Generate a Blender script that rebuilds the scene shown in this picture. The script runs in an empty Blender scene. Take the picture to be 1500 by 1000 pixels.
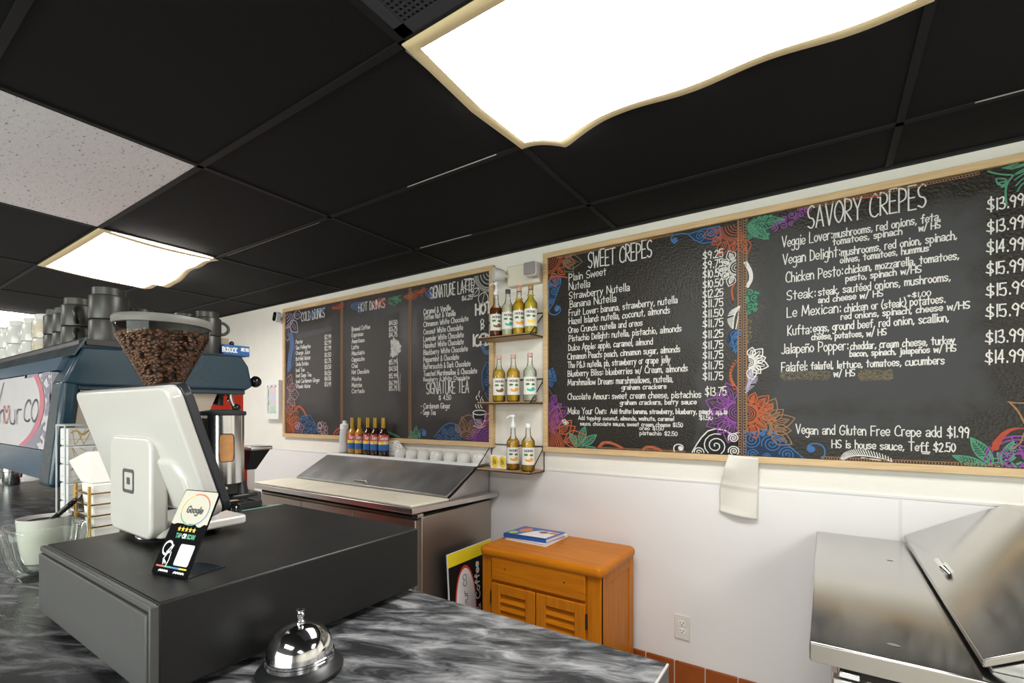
import bpy, bmesh, math, random
from mathutils import Vector, Matrix

# ------------------------------------------------------------------ camera, world, exposure
C = bpy.context.scene.collection
SC = bpy.context.scene
EYE = 1.46
YAW = math.radians(33.45)
cam_d = bpy.data.cameras.new('camera')
cam_d.sensor_width = 36.0
cam_d.lens = 693.0 * 36.0 / 1500.0
cam_d.shift_y = (602.4 - 500.0) / 1500.0
cam_d.clip_start = 0.02
cam = bpy.data.objects.new('camera', cam_d)
C.objects.link(cam)
cam.location = (0, 0, EYE)
cam.rotation_euler = (math.radians(90), 0, YAW)
SC.camera = cam
SC.view_settings.view_transform = 'Standard'
SC.view_settings.look = 'None'
SC.view_settings.gamma = 1.0
SC.view_settings.use_curve_mapping = False
SC.view_settings.exposure = 0.0
SC.cycles.max_bounces = 8
SC.cycles.transparent_max_bounces = 12
SC.cycles.sample_clamp_indirect = 6.0
SC.cycles.caustics_reflective = False
SC.cycles.caustics_refractive = False
wd = bpy.data.worlds.new('world')
SC.world = wd
wd.use_nodes = True
wd.node_tree.nodes['Background'].inputs[0].default_value = (0.80, 0.88, 1.0, 1)
wd.node_tree.nodes['Background'].inputs[1].default_value = 1.5
CLOTH_LUM = 19.0          # what the cloth-covered troffers give off
DAY_W = 345.0             # daylight through the shop windows behind the camera


def sun_area(name, loc, rot, sx, sy, w, col):
    l = bpy.data.lights.new(name, 'AREA')
    l.shape = 'RECTANGLE'
    l.size, l.size_y, l.energy, l.color = sx, sy, w, col
    o = bpy.data.objects.new(name, l)
    C.objects.link(o)
    o.location, o.rotation_euler = loc, rot
    return o


# daylight outside the shop windows in the wall behind the camera (shines towards +Y, into the room)
sun_area('window_daylight', (-0.7, -4.75, 1.5), (math.radians(90), 0, 0), 6.0, 2.0, DAY_W, (0.95, 0.97, 1.0))

# ------------------------------------------------------------------ sight lines of the photograph (used to measure where things stand)
CA, SA = math.cos(YAW), math.sin(YAW)


def _ray(u, v):
    r = (u - 750.0) / 693.0
    return (r * CA - SA, r * SA + CA, -(v - 602.4) / 693.0)


def on_y(u, v, y):
    q = _ray(u, v); k = y / q[1]
    return Vector((q[0] * k, y, EYE + q[2] * k))


def on_z(u, v, z):
    q = _ray(u, v); k = (z - EYE) / q[2]
    return Vector((q[0] * k, q[1] * k, z))


def on_x(u, v, x):
    q = _ray(u, v); k = x / q[0]
    return Vector((x, q[1] * k, EYE + q[2] * k))


WALL = 2.565       # the menu wall
CEIL = 2.49
TOP = 1.12         # counter top
BRD = 2.549        # face of the menu boards

# ------------------------------------------------------------------ materials


def new_mat(name):
    m = bpy.data.materials.new(name)
    m.use_nodes = True
    nt = m.node_tree
    return m, nt, nt.nodes['Principled BSDF']


def N(nt, typ, **kw):
    n = nt.nodes.new(typ)
    for k, v in kw.items():
        setattr(n, k, v)
    return n


def mat(name, col, rough=0.5, metal=0.0, bump=0.0, bscale=200.0, var=0.0, vscale=8.0, vdetail=5, spec=0.5, stretch=None, trans=0.0, coat=0.0, emit=0.0, rvar=0.0):
    m, nt, p = new_mat(name)
    L = nt.links
    p.inputs['Base Color'].default_value = (*col, 1)
    p.inputs['Roughness'].default_value = rough
    p.inputs['Metallic'].default_value = metal
    p.inputs['Specular IOR Level'].default_value = spec
    p.inputs['Transmission Weight'].default_value = trans
    p.inputs['Coat Weight'].default_value = coat
    if emit:
        p.inputs['Emission Color'].default_value = (*col, 1)
        p.inputs['Emission Strength'].default_value = emit
    if bump or var or rvar:
        tc = N(nt, 'ShaderNodeTexCoord')
        mp = N(nt, 'ShaderNodeMapping')
        if stretch:
            mp.inputs['Scale'].default_value = stretch
        L.new(tc.outputs['Object'], mp.inputs['Vector'])
    if bump:
        nz = N(nt, 'ShaderNodeTexNoise')
        nz.inputs['Scale'].default_value = bscale
        nz.inputs['Detail'].default_value = 3
        L.new(mp.outputs[0], nz.inputs['Vector'])
        b = N(nt, 'ShaderNodeBump')
        b.inputs['Strength'].default_value = bump
        b.inputs['Distance'].default_value = 0.002
        L.new(nz.outputs['Fac'], b.inputs['Height'])
        L.new(b.outputs[0], p.inputs['Normal'])
    if var or rvar:
        nv = N(nt, 'ShaderNodeTexNoise')
        nv.inputs['Scale'].default_value = vscale
        nv.inputs['Detail'].default_value = vdetail
        L.new(mp.outputs[0], nv.inputs['Vector'])
        if var:
            r = N(nt, 'ShaderNodeMapRange')
            r.clamp = False
            r.inputs['From Min'].default_value = 0.3
            r.inputs['From Max'].default_value = 0.7
            r.inputs['To Min'].default_value = 1 - var
            r.inputs['To Max'].default_value = 1 + var
            L.new(nv.outputs['Fac'], r.inputs['Value'])
            mx = N(nt, 'ShaderNodeMix', data_type='RGBA', blend_type='MULTIPLY')
            mx.inputs[0].default_value = 1
            mx.inputs[6].default_value = (*col, 1)
            L.new(r.outputs[0], mx.inputs[7])
            L.new(mx.outputs[2], p.inputs['Base Color'])
        if rvar:
            r2 = N(nt, 'ShaderNodeMapRange')
            r2.clamp = False
            r2.inputs['From Min'].default_value = 0.3
            r2.inputs['From Max'].default_value = 0.7
            r2.inputs['To Min'].default_value = max(0.02, rough - rvar)
            r2.inputs['To Max'].default_value = rough + rvar
            L.new(nv.outputs['Fac'], r2.inputs['Value'])
            L.new(r2.outputs[0], p.inputs['Roughness'])
    return m


def ramp_mat(name, stops, scale, stretch, rough=0.35, distort=0.0, detail=8, bump=0.0, metal=0.0, rot=0.0, coat=0.0, spec=0.5):
    """noise through a colour ramp: wood, stone, worn steel"""
    m, nt, p = new_mat(name)
    L = nt.links
    tc = N(nt, 'ShaderNodeTexCoord')
    mp = N(nt, 'ShaderNodeMapping')
    mp.inputs['Scale'].default_value = stretch
    m0 = N(nt, 'ShaderNodeMapping')
    m0.inputs['Rotation'].default_value = (0, 0, rot)
    L.new(tc.outputs['Object'], m0.inputs['Vector'])
    L.new(m0.outputs[0], mp.inputs['Vector'])
    nz = N(nt, 'ShaderNodeTexNoise')
    nz.inputs['Scale'].default_value = scale
    nz.inputs['Detail'].default_value = detail
    nz.inputs['Roughness'].default_value = 0.62
    nz.inputs['Distortion'].default_value = distort
    L.new(mp.outputs[0], nz.inputs['Vector'])
    cr = N(nt, 'ShaderNodeValToRGB')
    e = cr.color_ramp.elements
    e[0].position, e[0].color = stops[0][0], (*stops[0][1], 1)
    e[1].position, e[1].color = stops[-1][0], (*stops[-1][1], 1)
    for pos, c in stops[1:-1]:
        k = e.new(pos)
        k.color = (*c, 1)
    L.new(nz.outputs['Fac'], cr.inputs[0])
    L.new(cr.outputs[0], p.inputs['Base Color'])
    p.inputs['Roughness'].default_value = rough
    p.inputs['Metallic'].default_value = metal
    p.inputs['Coat Weight'].default_value = coat
    p.inputs['Specular IOR Level'].default_value = spec
    if bump:
        b = N(nt, 'ShaderNodeBump')
        b.inputs['Strength'].default_value = bump
        b.inputs['Distance'].default_value = 0.002
        L.new(nz.outputs['Fac'], b.inputs['Height'])
        L.new(b.outputs[0], p.inputs['Normal'])
    return m


def clear_mat(name, col=(1, 1, 1), gloss=0.05, tint=0.0):
    """thin clear wall: see-through with a sharp reflection that grows at grazing angles"""
    m, nt, p = new_mat(name)
    L = nt.links
    nt.nodes.remove(p)
    out = nt.nodes['Material Output']
    t = N(nt, 'ShaderNodeBsdfTransparent')
    t.inputs[0].default_value = (*col, 1)
    g = N(nt, 'ShaderNodeBsdfGlossy')
    g.inputs['Roughness'].default_value = gloss
    lw = N(nt, 'ShaderNodeLayerWeight')
    lw.inputs['Blend'].default_value = 0.25
    mx = N(nt, 'ShaderNodeMixShader')
    L.new(lw.outputs['Fresnel'], mx.inputs[0])
    L.new(t.outputs[0], mx.inputs[1])
    L.new(g.outputs[0], mx.inputs[2])
    if tint:
        d = N(nt, 'ShaderNodeBsdfDiffuse')
        d.inputs[0].default_value = (*col, 1)
        m2 = N(nt, 'ShaderNodeMixShader')
        m2.inputs[0].default_value = tint
        L.new(mx.outputs[0], m2.inputs[1])
        L.new(d.outputs[0], m2.inputs[2])
        L.new(m2.outputs[0], out.inputs[0])
    else:
        L.new(mx.outputs[0], out.inputs[0])
    return m


def mth(nt, op, a, b=None, clamp=False):
    n = N(nt, 'ShaderNodeMath', operation=op, use_clamp=clamp)
    for i, x in enumerate((a, b)):
        if x is None:
            continue
        if isinstance(x, (int, float)):
            n.inputs[i].default_value = x
        else:
            nt.links.new(x, n.inputs[i])
    return n.outputs[0]


def board_mat(name, base, worn, patches, rough=0.4, bump=0.5, hazy=0.35):
    """painted wall board with a pebbled gloss and rubbed, matt grey patches (x0, x1, z0, z1, soft, amount)"""
    m, nt, p = new_mat(name)
    L = nt.links
    g = N(nt, 'ShaderNodeNewGeometry')
    s = N(nt, 'ShaderNodeSeparateXYZ')
    L.new(g.outputs['Position'], s.inputs[0])
    nz = N(nt, 'ShaderNodeTexNoise')
    nz.inputs['Scale'].default_value = 9
    nz.inputs['Detail'].default_value = 6
    L.new(g.outputs['Position'], nz.inputs['Vector'])
    nn = mth(nt, 'MULTIPLY', mth(nt, 'SUBTRACT', nz.outputs['Fac'], 0.5), 0.22)
    tot = None
    for (x0, x1, z0, z1, soft, amt) in patches:
        a = mth(nt, 'MINIMUM', mth(nt, 'SUBTRACT', s.outputs[0], x0), mth(nt, 'SUBTRACT', x1, s.outputs[0]))
        b = mth(nt, 'MINIMUM', mth(nt, 'SUBTRACT', s.outputs[2], z0), mth(nt, 'SUBTRACT', z1, s.outputs[2]))
        k = mth(nt, 'DIVIDE', mth(nt, 'ADD', mth(nt, 'MINIMUM', a, b), nn), soft, clamp=True)
        k = mth(nt, 'MULTIPLY', k, amt)
        tot = k if tot is None else mth(nt, 'MAXIMUM', tot, k)
    n2 = N(nt, 'ShaderNodeTexNoise')
    n2.inputs['Scale'].default_value = 3.5
    n2.inputs['Detail'].default_value = 8
    mp = N(nt, 'ShaderNodeMapping')
    mp.inputs['Scale'].default_value = (0.6, 1, 1.6)
    L.new(g.outputs['Position'], mp.inputs[0])
    L.new(mp.outputs[0], n2.inputs['Vector'])
    haze = mth(nt, 'MULTIPLY', mth(nt, 'SUBTRACT', n2.outputs['Fac'], 0.45), 1.1, clamp=True)
    fac = mth(nt, 'ADD', tot, mth(nt, 'MULTIPLY', haze, hazy), clamp=True) if tot is not None else haze
    mx = N(nt, 'ShaderNodeMix', data_type='RGBA')
    L.new(fac, mx.inputs[0])
    mx.inputs[6].default_value = (*base, 1)
    mx.inputs[7].default_value = (*worn, 1)
    L.new(mx.outputs[2], p.inputs['Base Color'])
    p.inputs['Specular IOR Level'].default_value = 0.3
    rr = mth(nt, 'ADD', mth(nt, 'MULTIPLY', fac, 0.45), rough)
    L.new(rr, p.inputs['Roughness'])
    n3 = N(nt, 'ShaderNodeTexNoise')
    n3.inputs['Scale'].default_value = 95
    n3.inputs['Detail'].default_value = 2
    L.new(g.outputs['Position'], n3.inputs['Vector'])
    bp = N(nt, 'ShaderNodeBump')
    bp.inputs['Distance'].default_value = 0.003
    L.new(mth(nt, 'MULTIPLY', mth(nt, 'SUBTRACT', 1.0, fac), bump), bp.inputs['Strength'])
    L.new(n3.outputs['Fac'], bp.inputs['Height'])
    L.new(bp.outputs[0], p.inputs['Normal'])
    return m


M = {}
M['wall'] = mat('cream_textured_paint', (0.80, 0.765, 0.695), 0.6, bump=0.35, bscale=60, var=0.02)
M['frp'] = mat('white_wall_panel', (0.80, 0.77, 0.755), 0.42, bump=0.12, bscale=90, var=0.015, vscale=3)
M['wall_far'] = mat('pale_paint', (0.72, 0.68, 0.62), 0.7)
M['cap'] = mat('panel_cap_strip', (0.72, 0.70, 0.68), 0.4)
M['tile_red'] = mat('quarry_tile', (0.29, 0.068, 0.008), 0.45, spec=0.25, var=0.15, vscale=9)
M['grout'] = mat('grout', (0.52, 0.40, 0.33), 0.8)
M['floor'] = mat('floor_tile', (0.55, 0.53, 0.53), 0.45, var=0.2, vscale=5)
M['ceil'] = mat('black_ceiling_tile', (0.0060, 0.0060, 0.0063), 0.8, bump=0.5, bscale=120, spec=0.2)
M['grid'] = mat('black_ceiling_grid', (0.0075, 0.0075, 0.008), 0.65, spec=0.25)
M['chip'] = mat('bare_chipped_edge', (0.32, 0.31, 0.30), 0.6)
M['whitetile'] = ramp_mat('white_fissured_tile', [(0.30, (0.16, 0.155, 0.16)), (0.37, (0.78, 0.765, 0.78)), (0.6, (0.84, 0.82, 0.83))], 42, (1, 2.6, 1), rough=0.9, detail=3)
M['pine'] = ramp_mat('pale_pine', [(0.3, (0.50, 0.33, 0.16)), (0.7, (0.66, 0.47, 0.26))], 6, (1, 14, 14), rough=0.5)
M['shelfwood'] = ramp_mat('shelf_wood', [(0.3, (0.30, 0.17, 0.075)), (0.7, (0.45, 0.28, 0.13))], 7, (1.5, 18, 10), rough=0.5)
M['oak'] = ramp_mat('honey_stained_wood', [(0.25, (0.40, 0.115, 0.004)), (0.55, (0.52, 0.165, 0.006)), (0.8, (0.60, 0.21, 0.009))], 5, (10, 10, 0.8), rough=0.4, coat=0.0, spec=0.15, distort=0.4)
M['oakh'] = ramp_mat('honey_stained_wood_across', [(0.25, (0.40, 0.115, 0.004)), (0.55, (0.52, 0.165, 0.006)), (0.8, (0.60, 0.21, 0.009))], 5, (0.8, 10, 10), rough=0.38, coat=0.0, spec=0.15, distort=0.4)
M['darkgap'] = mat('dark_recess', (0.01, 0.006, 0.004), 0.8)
M['steel'] = mat('brushed_steel', (0.66, 0.64, 0.62), 0.32, 1.0, var=0.04, vscale=3, vdetail=1, stretch=(1, 5, 5), rvar=0.03)
M['steel_worn'] = mat('scuffed_steel_lid', (0.54, 0.525, 0.51), 0.16, 1.0, var=0.06, vscale=2.5, vdetail=1, stretch=(3, 1, 3), rvar=0.04)
M['steel_side'] = mat('steel_side_panel', (0.45, 0.395, 0.34), 0.42, 1.0, var=0.04, vscale=2, vdetail=1, rvar=0.03)
M['steel_darkened'] = mat('darkened_steel_rail', (0.34, 0.305, 0.27), 0.45, 0.9, var=0.05, vscale=2, vdetail=1)  # steel colour darkened to tone down window light on the end faces
M['steel_lid'] = mat('dull_steel_lid', (0.42, 0.415, 0.41), 0.42, 1.0, var=0.08, vscale=2.5, vdetail=2, stretch=(3, 1, 3), rvar=0.04)
M['steel_shine'] = mat('steel_strip_painted_shine', (0.88, 0.87, 0.86), 0.5, 0.15)  # whitened colour holds the light reflected by the hinge strip
M['chrome'] = mat('chrome', (0.80, 0.80, 0.80), 0.08, 1.0)
M['chromed'] = mat('dull_chrome', (0.66, 0.66, 0.66), 0.16, 1.0)
M['gold'] = mat('gold_wire', (0.72, 0.46, 0.14), 0.25, 1.0)
M['goldink'] = mat('gold_print', (0.65, 0.42, 0.10), 0.4, 0.3)
M['cutting'] = mat('cream_cutting_board', (0.86, 0.80, 0.64), 0.55, var=0.05, vscale=9)
M['marble'] = ramp_mat('black_marble_laminate', [(0.30, (0.010, 0.010, 0.011)), (0.43, (0.030, 0.031, 0.034)), (0.52, (0.095, 0.097, 0.102)), (0.60, (0.20, 0.20, 0.205)), (0.76, (0.42, 0.42, 0.415))], 11.0, (1.0, 3.4, 1), rough=0.27, distort=0.6, detail=8, rot=-0.42)
M['edgeblk'] = mat('counter_edge', (0.06, 0.055, 0.055), 0.4)
M['edgelite'] = mat('counter_edge_line', (0.45, 0.42, 0.40), 0.4)
M['counterbase'] = mat('counter_base', (0.05, 0.047, 0.046), 0.6)
M['drawer'] = mat('black_powder_coat', (0.0085, 0.0082, 0.0080), 0.40, bump=0.1, bscale=500, spec=0.36, rvar=0.05, vscale=4)
M['drawer_lit'] = mat('drawer_front_painted_light', (0.068, 0.068, 0.067), 0.45, bump=0.1, bscale=500)  # greyer than the case: the light on its front is put into the colour
M['black'] = mat('black_plastic', (0.012, 0.012, 0.013), 0.35)
M['blackgloss'] = mat('black_gloss', (0.008, 0.008, 0.009), 0.08)
M['blackmetal'] = mat('black_wire', (0.012, 0.010, 0.010), 0.4)
M['rubber'] = mat('black_rubber', (0.015, 0.015, 0.016), 0.7)
M['poswhite'] = mat('white_plastic', (0.60, 0.585, 0.55), 0.22, coat=0.2)
M['posgrey'] = mat('dark_bezel', (0.018, 0.021, 0.026), 0.3)
M['logo'] = mat('logo_grey', (0.08, 0.08, 0.08), 0.5)
M['screen'] = mat('display_glass', (0.01, 0.01, 0.012), 0.05)
M['teal'] = mat('dark_teal_enamel', (0.010, 0.036, 0.056), 0.30, coat=0.15, rvar=0.05)
M['teal2'] = mat('slate_blue_panel', (0.09, 0.14, 0.20), 0.25)
M['machinetop'] = mat('scuffed_top_tray', (0.10, 0.125, 0.14), 0.28, 0.6, var=0.3, vscale=12)
M['panelwhite'] = mat('printed_panel', (0.62, 0.60, 0.64), 0.18, var=0.05, vscale=2)
M['pink'] = mat('pink_ring', (0.62, 0.16, 0.22), 0.3)
M['lilac'] = mat('grey_lilac_print', (0.27, 0.25, 0.34), 0.3)
M['ink'] = mat('dark_ink', (0.06, 0.05, 0.08), 0.5)
M['redink'] = mat('red_ink', (0.55, 0.05, 0.06), 0.5)
M['redbody'] = mat('red_enamel', (0.86, 0.045, 0.012), 0.3)
M['hopper'] = clear_mat('clear_hopper', (0.97, 0.95, 0.92), 0.04)
M['glass'] = clear_mat('clear_glass', (0.93, 0.96, 0.90), 0.03, tint=0.05)
M['bottleglass'] = clear_mat('bottle_glass', (0.95, 0.96, 0.93), 0.05)
M['jarglass'] = clear_mat('thick_glass', (0.97, 0.985, 0.955), 0.03, tint=0.05)
M['bean'] = mat('roasted_bean', (0.115, 0.050, 0.026), 0.25, var=0.35, vscale=60)
M['beandark'] = mat('bean_mass', (0.018, 0.008, 0.005), 0.6)
M['lidgrey'] = mat('grey_lid', (0.16, 0.155, 0.14), 0.5)
M['amber'] = mat('amber_window', (0.42, 0.20, 0.07), 0.25, var=0.25, vscale=20)
M['mugblack'] = mat('black_satin_mug', (0.055, 0.053, 0.046), 0.36, 0.4)
M['mugwhite'] = mat('white_porcelain', (0.68, 0.665, 0.635), 0.15)
M['paper'] = mat('white_paper', (0.80, 0.78, 0.73), 0.8, bump=0.1, bscale=40)
M['towel'] = mat('creased_paper_towel', (0.70, 0.665, 0.60), 0.9, bump=0.3, bscale=25)
M['boxwhite'] = mat('white_card', (0.86, 0.85, 0.84), 0.3)
M['plate'] = mat('ivory_plate', (0.74, 0.70, 0.64), 0.35)
M['hole'] = mat('socket_hole', (0.04, 0.035, 0.03), 0.6)
M['ivory'] = mat('ivory_casing', (0.70, 0.64, 0.52), 0.45)
M['lamplens'] = mat('faceted_lens', (0.28, 0.25, 0.24), 0.2, bump=0.8, bscale=90)
M['lampwhite'] = mat('lamp_head', (0.66, 0.65, 0.64), 0.4)
M['redled'] = mat('red_led', (1.0, 0.08, 0.05), 0.4, emit=1.2)
M['camwhite'] = mat('camera_white', (0.75, 0.75, 0.78), 0.35)
M['frost'] = mat('frosted_plastic', (0.74, 0.76, 0.78), 0.25, trans=0.25)
M['capwhite'] = mat('white_cap', (0.85, 0.86, 0.88), 0.35)
M['capgold'] = mat('gold_foil', (0.62, 0.40, 0.06), 0.35, 0.6)
M['caporange'] = mat('amber_cap', (0.45, 0.26, 0.07), 0.4)
M['labelwhite'] = mat('bottle_label', (0.78, 0.75, 0.68), 0.6)
M['lab_red'] = mat('label_red', (0.62, 0.05, 0.025), 0.45)
M['lab_yellow'] = mat('label_yellow', (0.88, 0.62, 0.06), 0.45)
M['lab_blue'] = mat('label_blue', (0.02, 0.12, 0.40), 0.45)
M['lab_green'] = mat('label_leaf', (0.05, 0.20, 0.06), 0.5)
M['lab_teal'] = mat('label_mint', (0.05, 0.42, 0.34), 0.5)
M['lab_orange'] = mat('label_fruit', (0.80, 0.36, 0.05), 0.5)
M['lab_brown'] = mat('label_brown', (0.20, 0.09, 0.03), 0.5)
M['mint'] = mat('mint_plastic', (0.22, 0.62, 0.46), 0.4)
M['signblk'] = mat('sign_black', (0.010, 0.010, 0.010), 0.35)
M['signyel'] = mat('sign_yellow', (0.80, 0.62, 0.02), 0.4)
M['signwht'] = mat('sign_white', (0.78, 0.76, 0.76), 0.4)
M['bookblue'] = mat('book_blue', (0.02, 0.10, 0.38), 0.3)
M['bookorange'] = mat('book_orange', (0.75, 0.22, 0.03), 0.35)
M['bookmaroon'] = mat('book_maroon', (0.22, 0.05, 0.06), 0.35)
M['bookgreen'] = mat('book_green', (0.45, 0.62, 0.10), 0.35)
M['pagewhite'] = mat('book_white', (0.82, 0.80, 0.78), 0.4)
M['bluebox'] = mat('blue_carton', (0.015, 0.12, 0.36), 0.4)
M['tan'] = mat('tan_card', (0.42, 0.33, 0.22), 0.7)
M['cardtop'] = mat('clear_silver_card', (0.72, 0.68, 0.58), 0.12, 0.1)
M['star'] = mat('gold_star', (0.90, 0.60, 0.10), 0.4)
M['gblue'] = mat('print_blue', (0.10, 0.25, 0.65), 0.4)
M['gred'] = mat('print_red', (0.70, 0.14, 0.10), 0.4)
M['ggreen'] = mat('print_green', (0.12, 0.45, 0.30), 0.4)
M['gyellow'] = mat('print_yellow', (0.85, 0.60, 0.08), 0.4)
M['printwhite'] = mat('print_white', (0.80, 0.80, 0.80), 0.4)
M['coffeegrounds'] = mat('dark_grounds', (0.02, 0.015, 0.012), 0.9, bump=1.0, bscale=300)
M['picture'] = mat('picture_white', (0.78, 0.77, 0.74), 0.35)
M['picpink'] = mat('picture_pink', (0.72, 0.55, 0.54), 0.6)
M['piclilac'] = mat('picture_lilac', (0.60, 0.58, 0.68), 0.6)
M['picgreen'] = mat('picture_green', (0.46, 0.60, 0.50), 0.6)
M['picback'] = mat('picture_back', (0.60, 0.66, 0.62), 0.6)
M['vent'] = mat('perforated_vent', (0.030, 0.032, 0.040), 0.5)
M['ventbar'] = mat('vent_bars', (0.02, 0.021, 0.026), 0.5)
M['hem'] = mat('canvas_hem', (0.62, 0.50, 0.28), 0.8, emit=0.18)
M['tube'] = mat('bright_cloth', (1, 1, 1), 0.9)


def cloth_mat(name, lum, col):
    m, nt, p = new_mat(name)
    p.inputs['Base Color'].default_value = (0.85, 0.84, 0.80, 1)
    p.inputs['Roughness'].default_value = 0.9
    p.inputs['Emission Color'].default_value = (*col, 1)
    p.inputs['Emission Strength'].default_value = lum
    return m


M['cloth'] = cloth_mat('lit_cloth', CLOTH_LUM, (1.0, 0.985, 0.955))

CH = {}


def chalk(name, col):
    CH[name] = mat('chalk_' + name, col, 0.85, var=0.12, vscale=60)


chalk('white', (0.60, 0.58, 0.545))
chalk('dim', (0.22, 0.22, 0.225))
chalk('orange', (0.38, 0.085, 0.03))
chalk('red', (0.36, 0.055, 0.03))
chalk('blue', (0.045, 0.135, 0.31))
chalk('slate', (0.075, 0.125, 0.24))
chalk('purple', (0.21, 0.055, 0.26))
chalk('green', (0.075, 0.24, 0.145))
chalk('brown', (0.26, 0.14, 0.07))
chalk('olive', (0.15, 0.12, 0.07))
chalk('lilac', (0.36, 0.32, 0.42))
chalk('pink', (0.38, 0.24, 0.25))
chalk('fill_red', (0.10, 0.022, 0.010))
chalk('fill_dim', (0.075, 0.073, 0.085))
chalk('fill_purple', (0.055, 0.014, 0.07))
chalk('fill_green', (0.02, 0.065, 0.042))
chalk('fill_blue', (0.010, 0.026, 0.062))
chalk('fill_black', (0.006, 0.006, 0.006))

# ------------------------------------------------------------------ mesh building


class MB:
    def __init__(s):
        s.v, s.f, s.mi, s.cur = [], [], [], 0

    def add(s, vs, fs):
        n = len(s.v)
        s.v += [tuple(p) for p in vs]
        for f in fs:
            s.f.append(tuple(i + n for i in f))
            s.mi.append(s.cur)
        return s

    def box(s, x0, x1, y0, y1, z0, z1, m=None):
        vs = [(x, y, z) for z in (z0, z1) for (x, y) in ((x0, y0), (x1, y0), (x1, y1), (x0, y1))]
        if m is not None:
            vs = [m @ Vector(p) for p in vs]
        return s.add(vs, [(3, 2, 1, 0), (4, 5, 6, 7), (0, 1, 5, 4), (1, 2, 6, 5), (2, 3, 7, 6), (3, 0, 4, 7)])

    def hexa(s, lo, hi):
        """lo, hi: four points each, counter-clockwise seen from above"""
        return s.add(list(lo) + list(hi), [(3, 2, 1, 0), (4, 5, 6, 7), (0, 1, 5, 4), (1, 2, 6, 5), (2, 3, 7, 6), (3, 0, 4, 7)])

    def prism(s, poly, axis, a0, a1, m=None):
        """extrude a 2-D polygon along an axis: 'x' takes (y, z), 'y' takes (x, z), 'z' takes (x, y)"""
        def P(p, a):
            return {'x': (a, p[0], p[1]), 'y': (p[0], a, p[1]), 'z': (p[0], p[1], a)}[axis]
        n = len(poly)
        vs = [P(p, a0) for p in poly] + [P(p, a1) for p in poly]
        if m is not None:
            vs = [m @ Vector(p) for p in vs]
        fs = [tuple(range(n - 1, -1, -1)), tuple(range(n, 2 * n))]
        fs += [(i, (i + 1) % n, n + (i + 1) % n, n + i) for i in range(n)]
        return s.add(vs, fs)

    def lathe(s, prof, c=(0, 0, 0), n=28, m=None, caps=True, sq=None):
        """prof: (radius, height) pairs about a vertical axis at c; sq makes the section a rounded square"""
        vs, fs = [], []
        for (r, h) in prof:
            for k in range(n):
                a = 2 * math.pi * k / n
                ca, sa = math.cos(a), math.sin(a)
                q = 1.0
                if sq:
                    q = 1.0 / (abs(ca) ** sq + abs(sa) ** sq) ** (1.0 / sq)
                vs.append(Vector((c[0] + r * q * ca, c[1] + r * q * sa, c[2] + h)))
        for i in range(len(prof) - 1):
            for k in range(n):
                k2 = (k + 1) % n
                fs.append((i * n + k, i * n + k2, (i + 1) * n + k2, (i + 1) * n + k))
        if caps:
            if prof[0][0] > 1e-6:
                fs.append(tuple(range(n - 1, -1, -1)))
            if prof[-1][0] > 1e-6:
                fs.append(tuple(range((len(prof) - 1) * n, len(prof) * n)))
        if m is not None:
            vs = [m @ p for p in vs]
        return s.add(vs, fs)

    def tube(s, pts, r, n=8, closed=False, caps=True):
        pts = [Vector(p) for p in pts]
        rs = r if isinstance(r, (list, tuple)) else [r] * len(pts)
        vs, fs = [], []
        up = None
        m = len(pts)
        for i, p in enumerate(pts):
            if closed:
                t = pts[(i + 1) % m] - pts[i - 1]
            else:
                t = pts[min(i + 1, m - 1)] - pts[max(i - 1, 0)]
            t.normalize()
            if up is None:
                up = Vector((0, 0, 1)) if abs(t.z) < 0.9 else Vector((1, 0, 0))
            a = (up - t * up.dot(t)).normalized()
            b = t.cross(a)
            up = a
            for k in range(n):
                an = 2 * math.pi * k / n
                vs.append(p + (a * math.cos(an) + b * math.sin(an)) * rs[i])
        for i in range(m if closed else m - 1):
            j = (i + 1) % m
            for k in range(n):
                k2 = (k + 1) % n
                fs.append((i * n + k, i * n + k2, j * n + k2, j * n + k))
        if caps and not closed:
            fs.append(tuple(range(n - 1, -1, -1)))
            fs.append(tuple(range((m - 1) * n, m * n)))
        return s.add(vs, fs)

    def cyl(s, p0, p1, r, n=20):
        return s.tube([p0, p1], r, n)

    def ball(s, c, r, n=16, sc=(1, 1, 1)):
        prof = [(max(1e-7, r * math.sin(math.pi * i / n)), -r * math.cos(math.pi * i / n)) for i in range(n + 1)]
        m = Matrix.Translation(c) @ Matrix.Diagonal((*sc, 1))
        return s.lathe(prof, (0, 0, 0), n, m, caps=False)


def rrect(x0, x1, y0, y1, r, n=6):
    out = []
    for (cx, cy, a0) in ((x1 - r, y1 - r, 0), (x0 + r, y1 - r, 90), (x0 + r, y0 + r, 180), (x1 - r, y0 + r, 270)):
        for k in range(n + 1):
            a = math.radians(a0 + 90 * k / n)
            out.append((cx + r * math.cos(a), cy + r * math.sin(a)))
    return out


def root_of(o):
    while o.parent:
        o = o.parent
    return o


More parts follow.
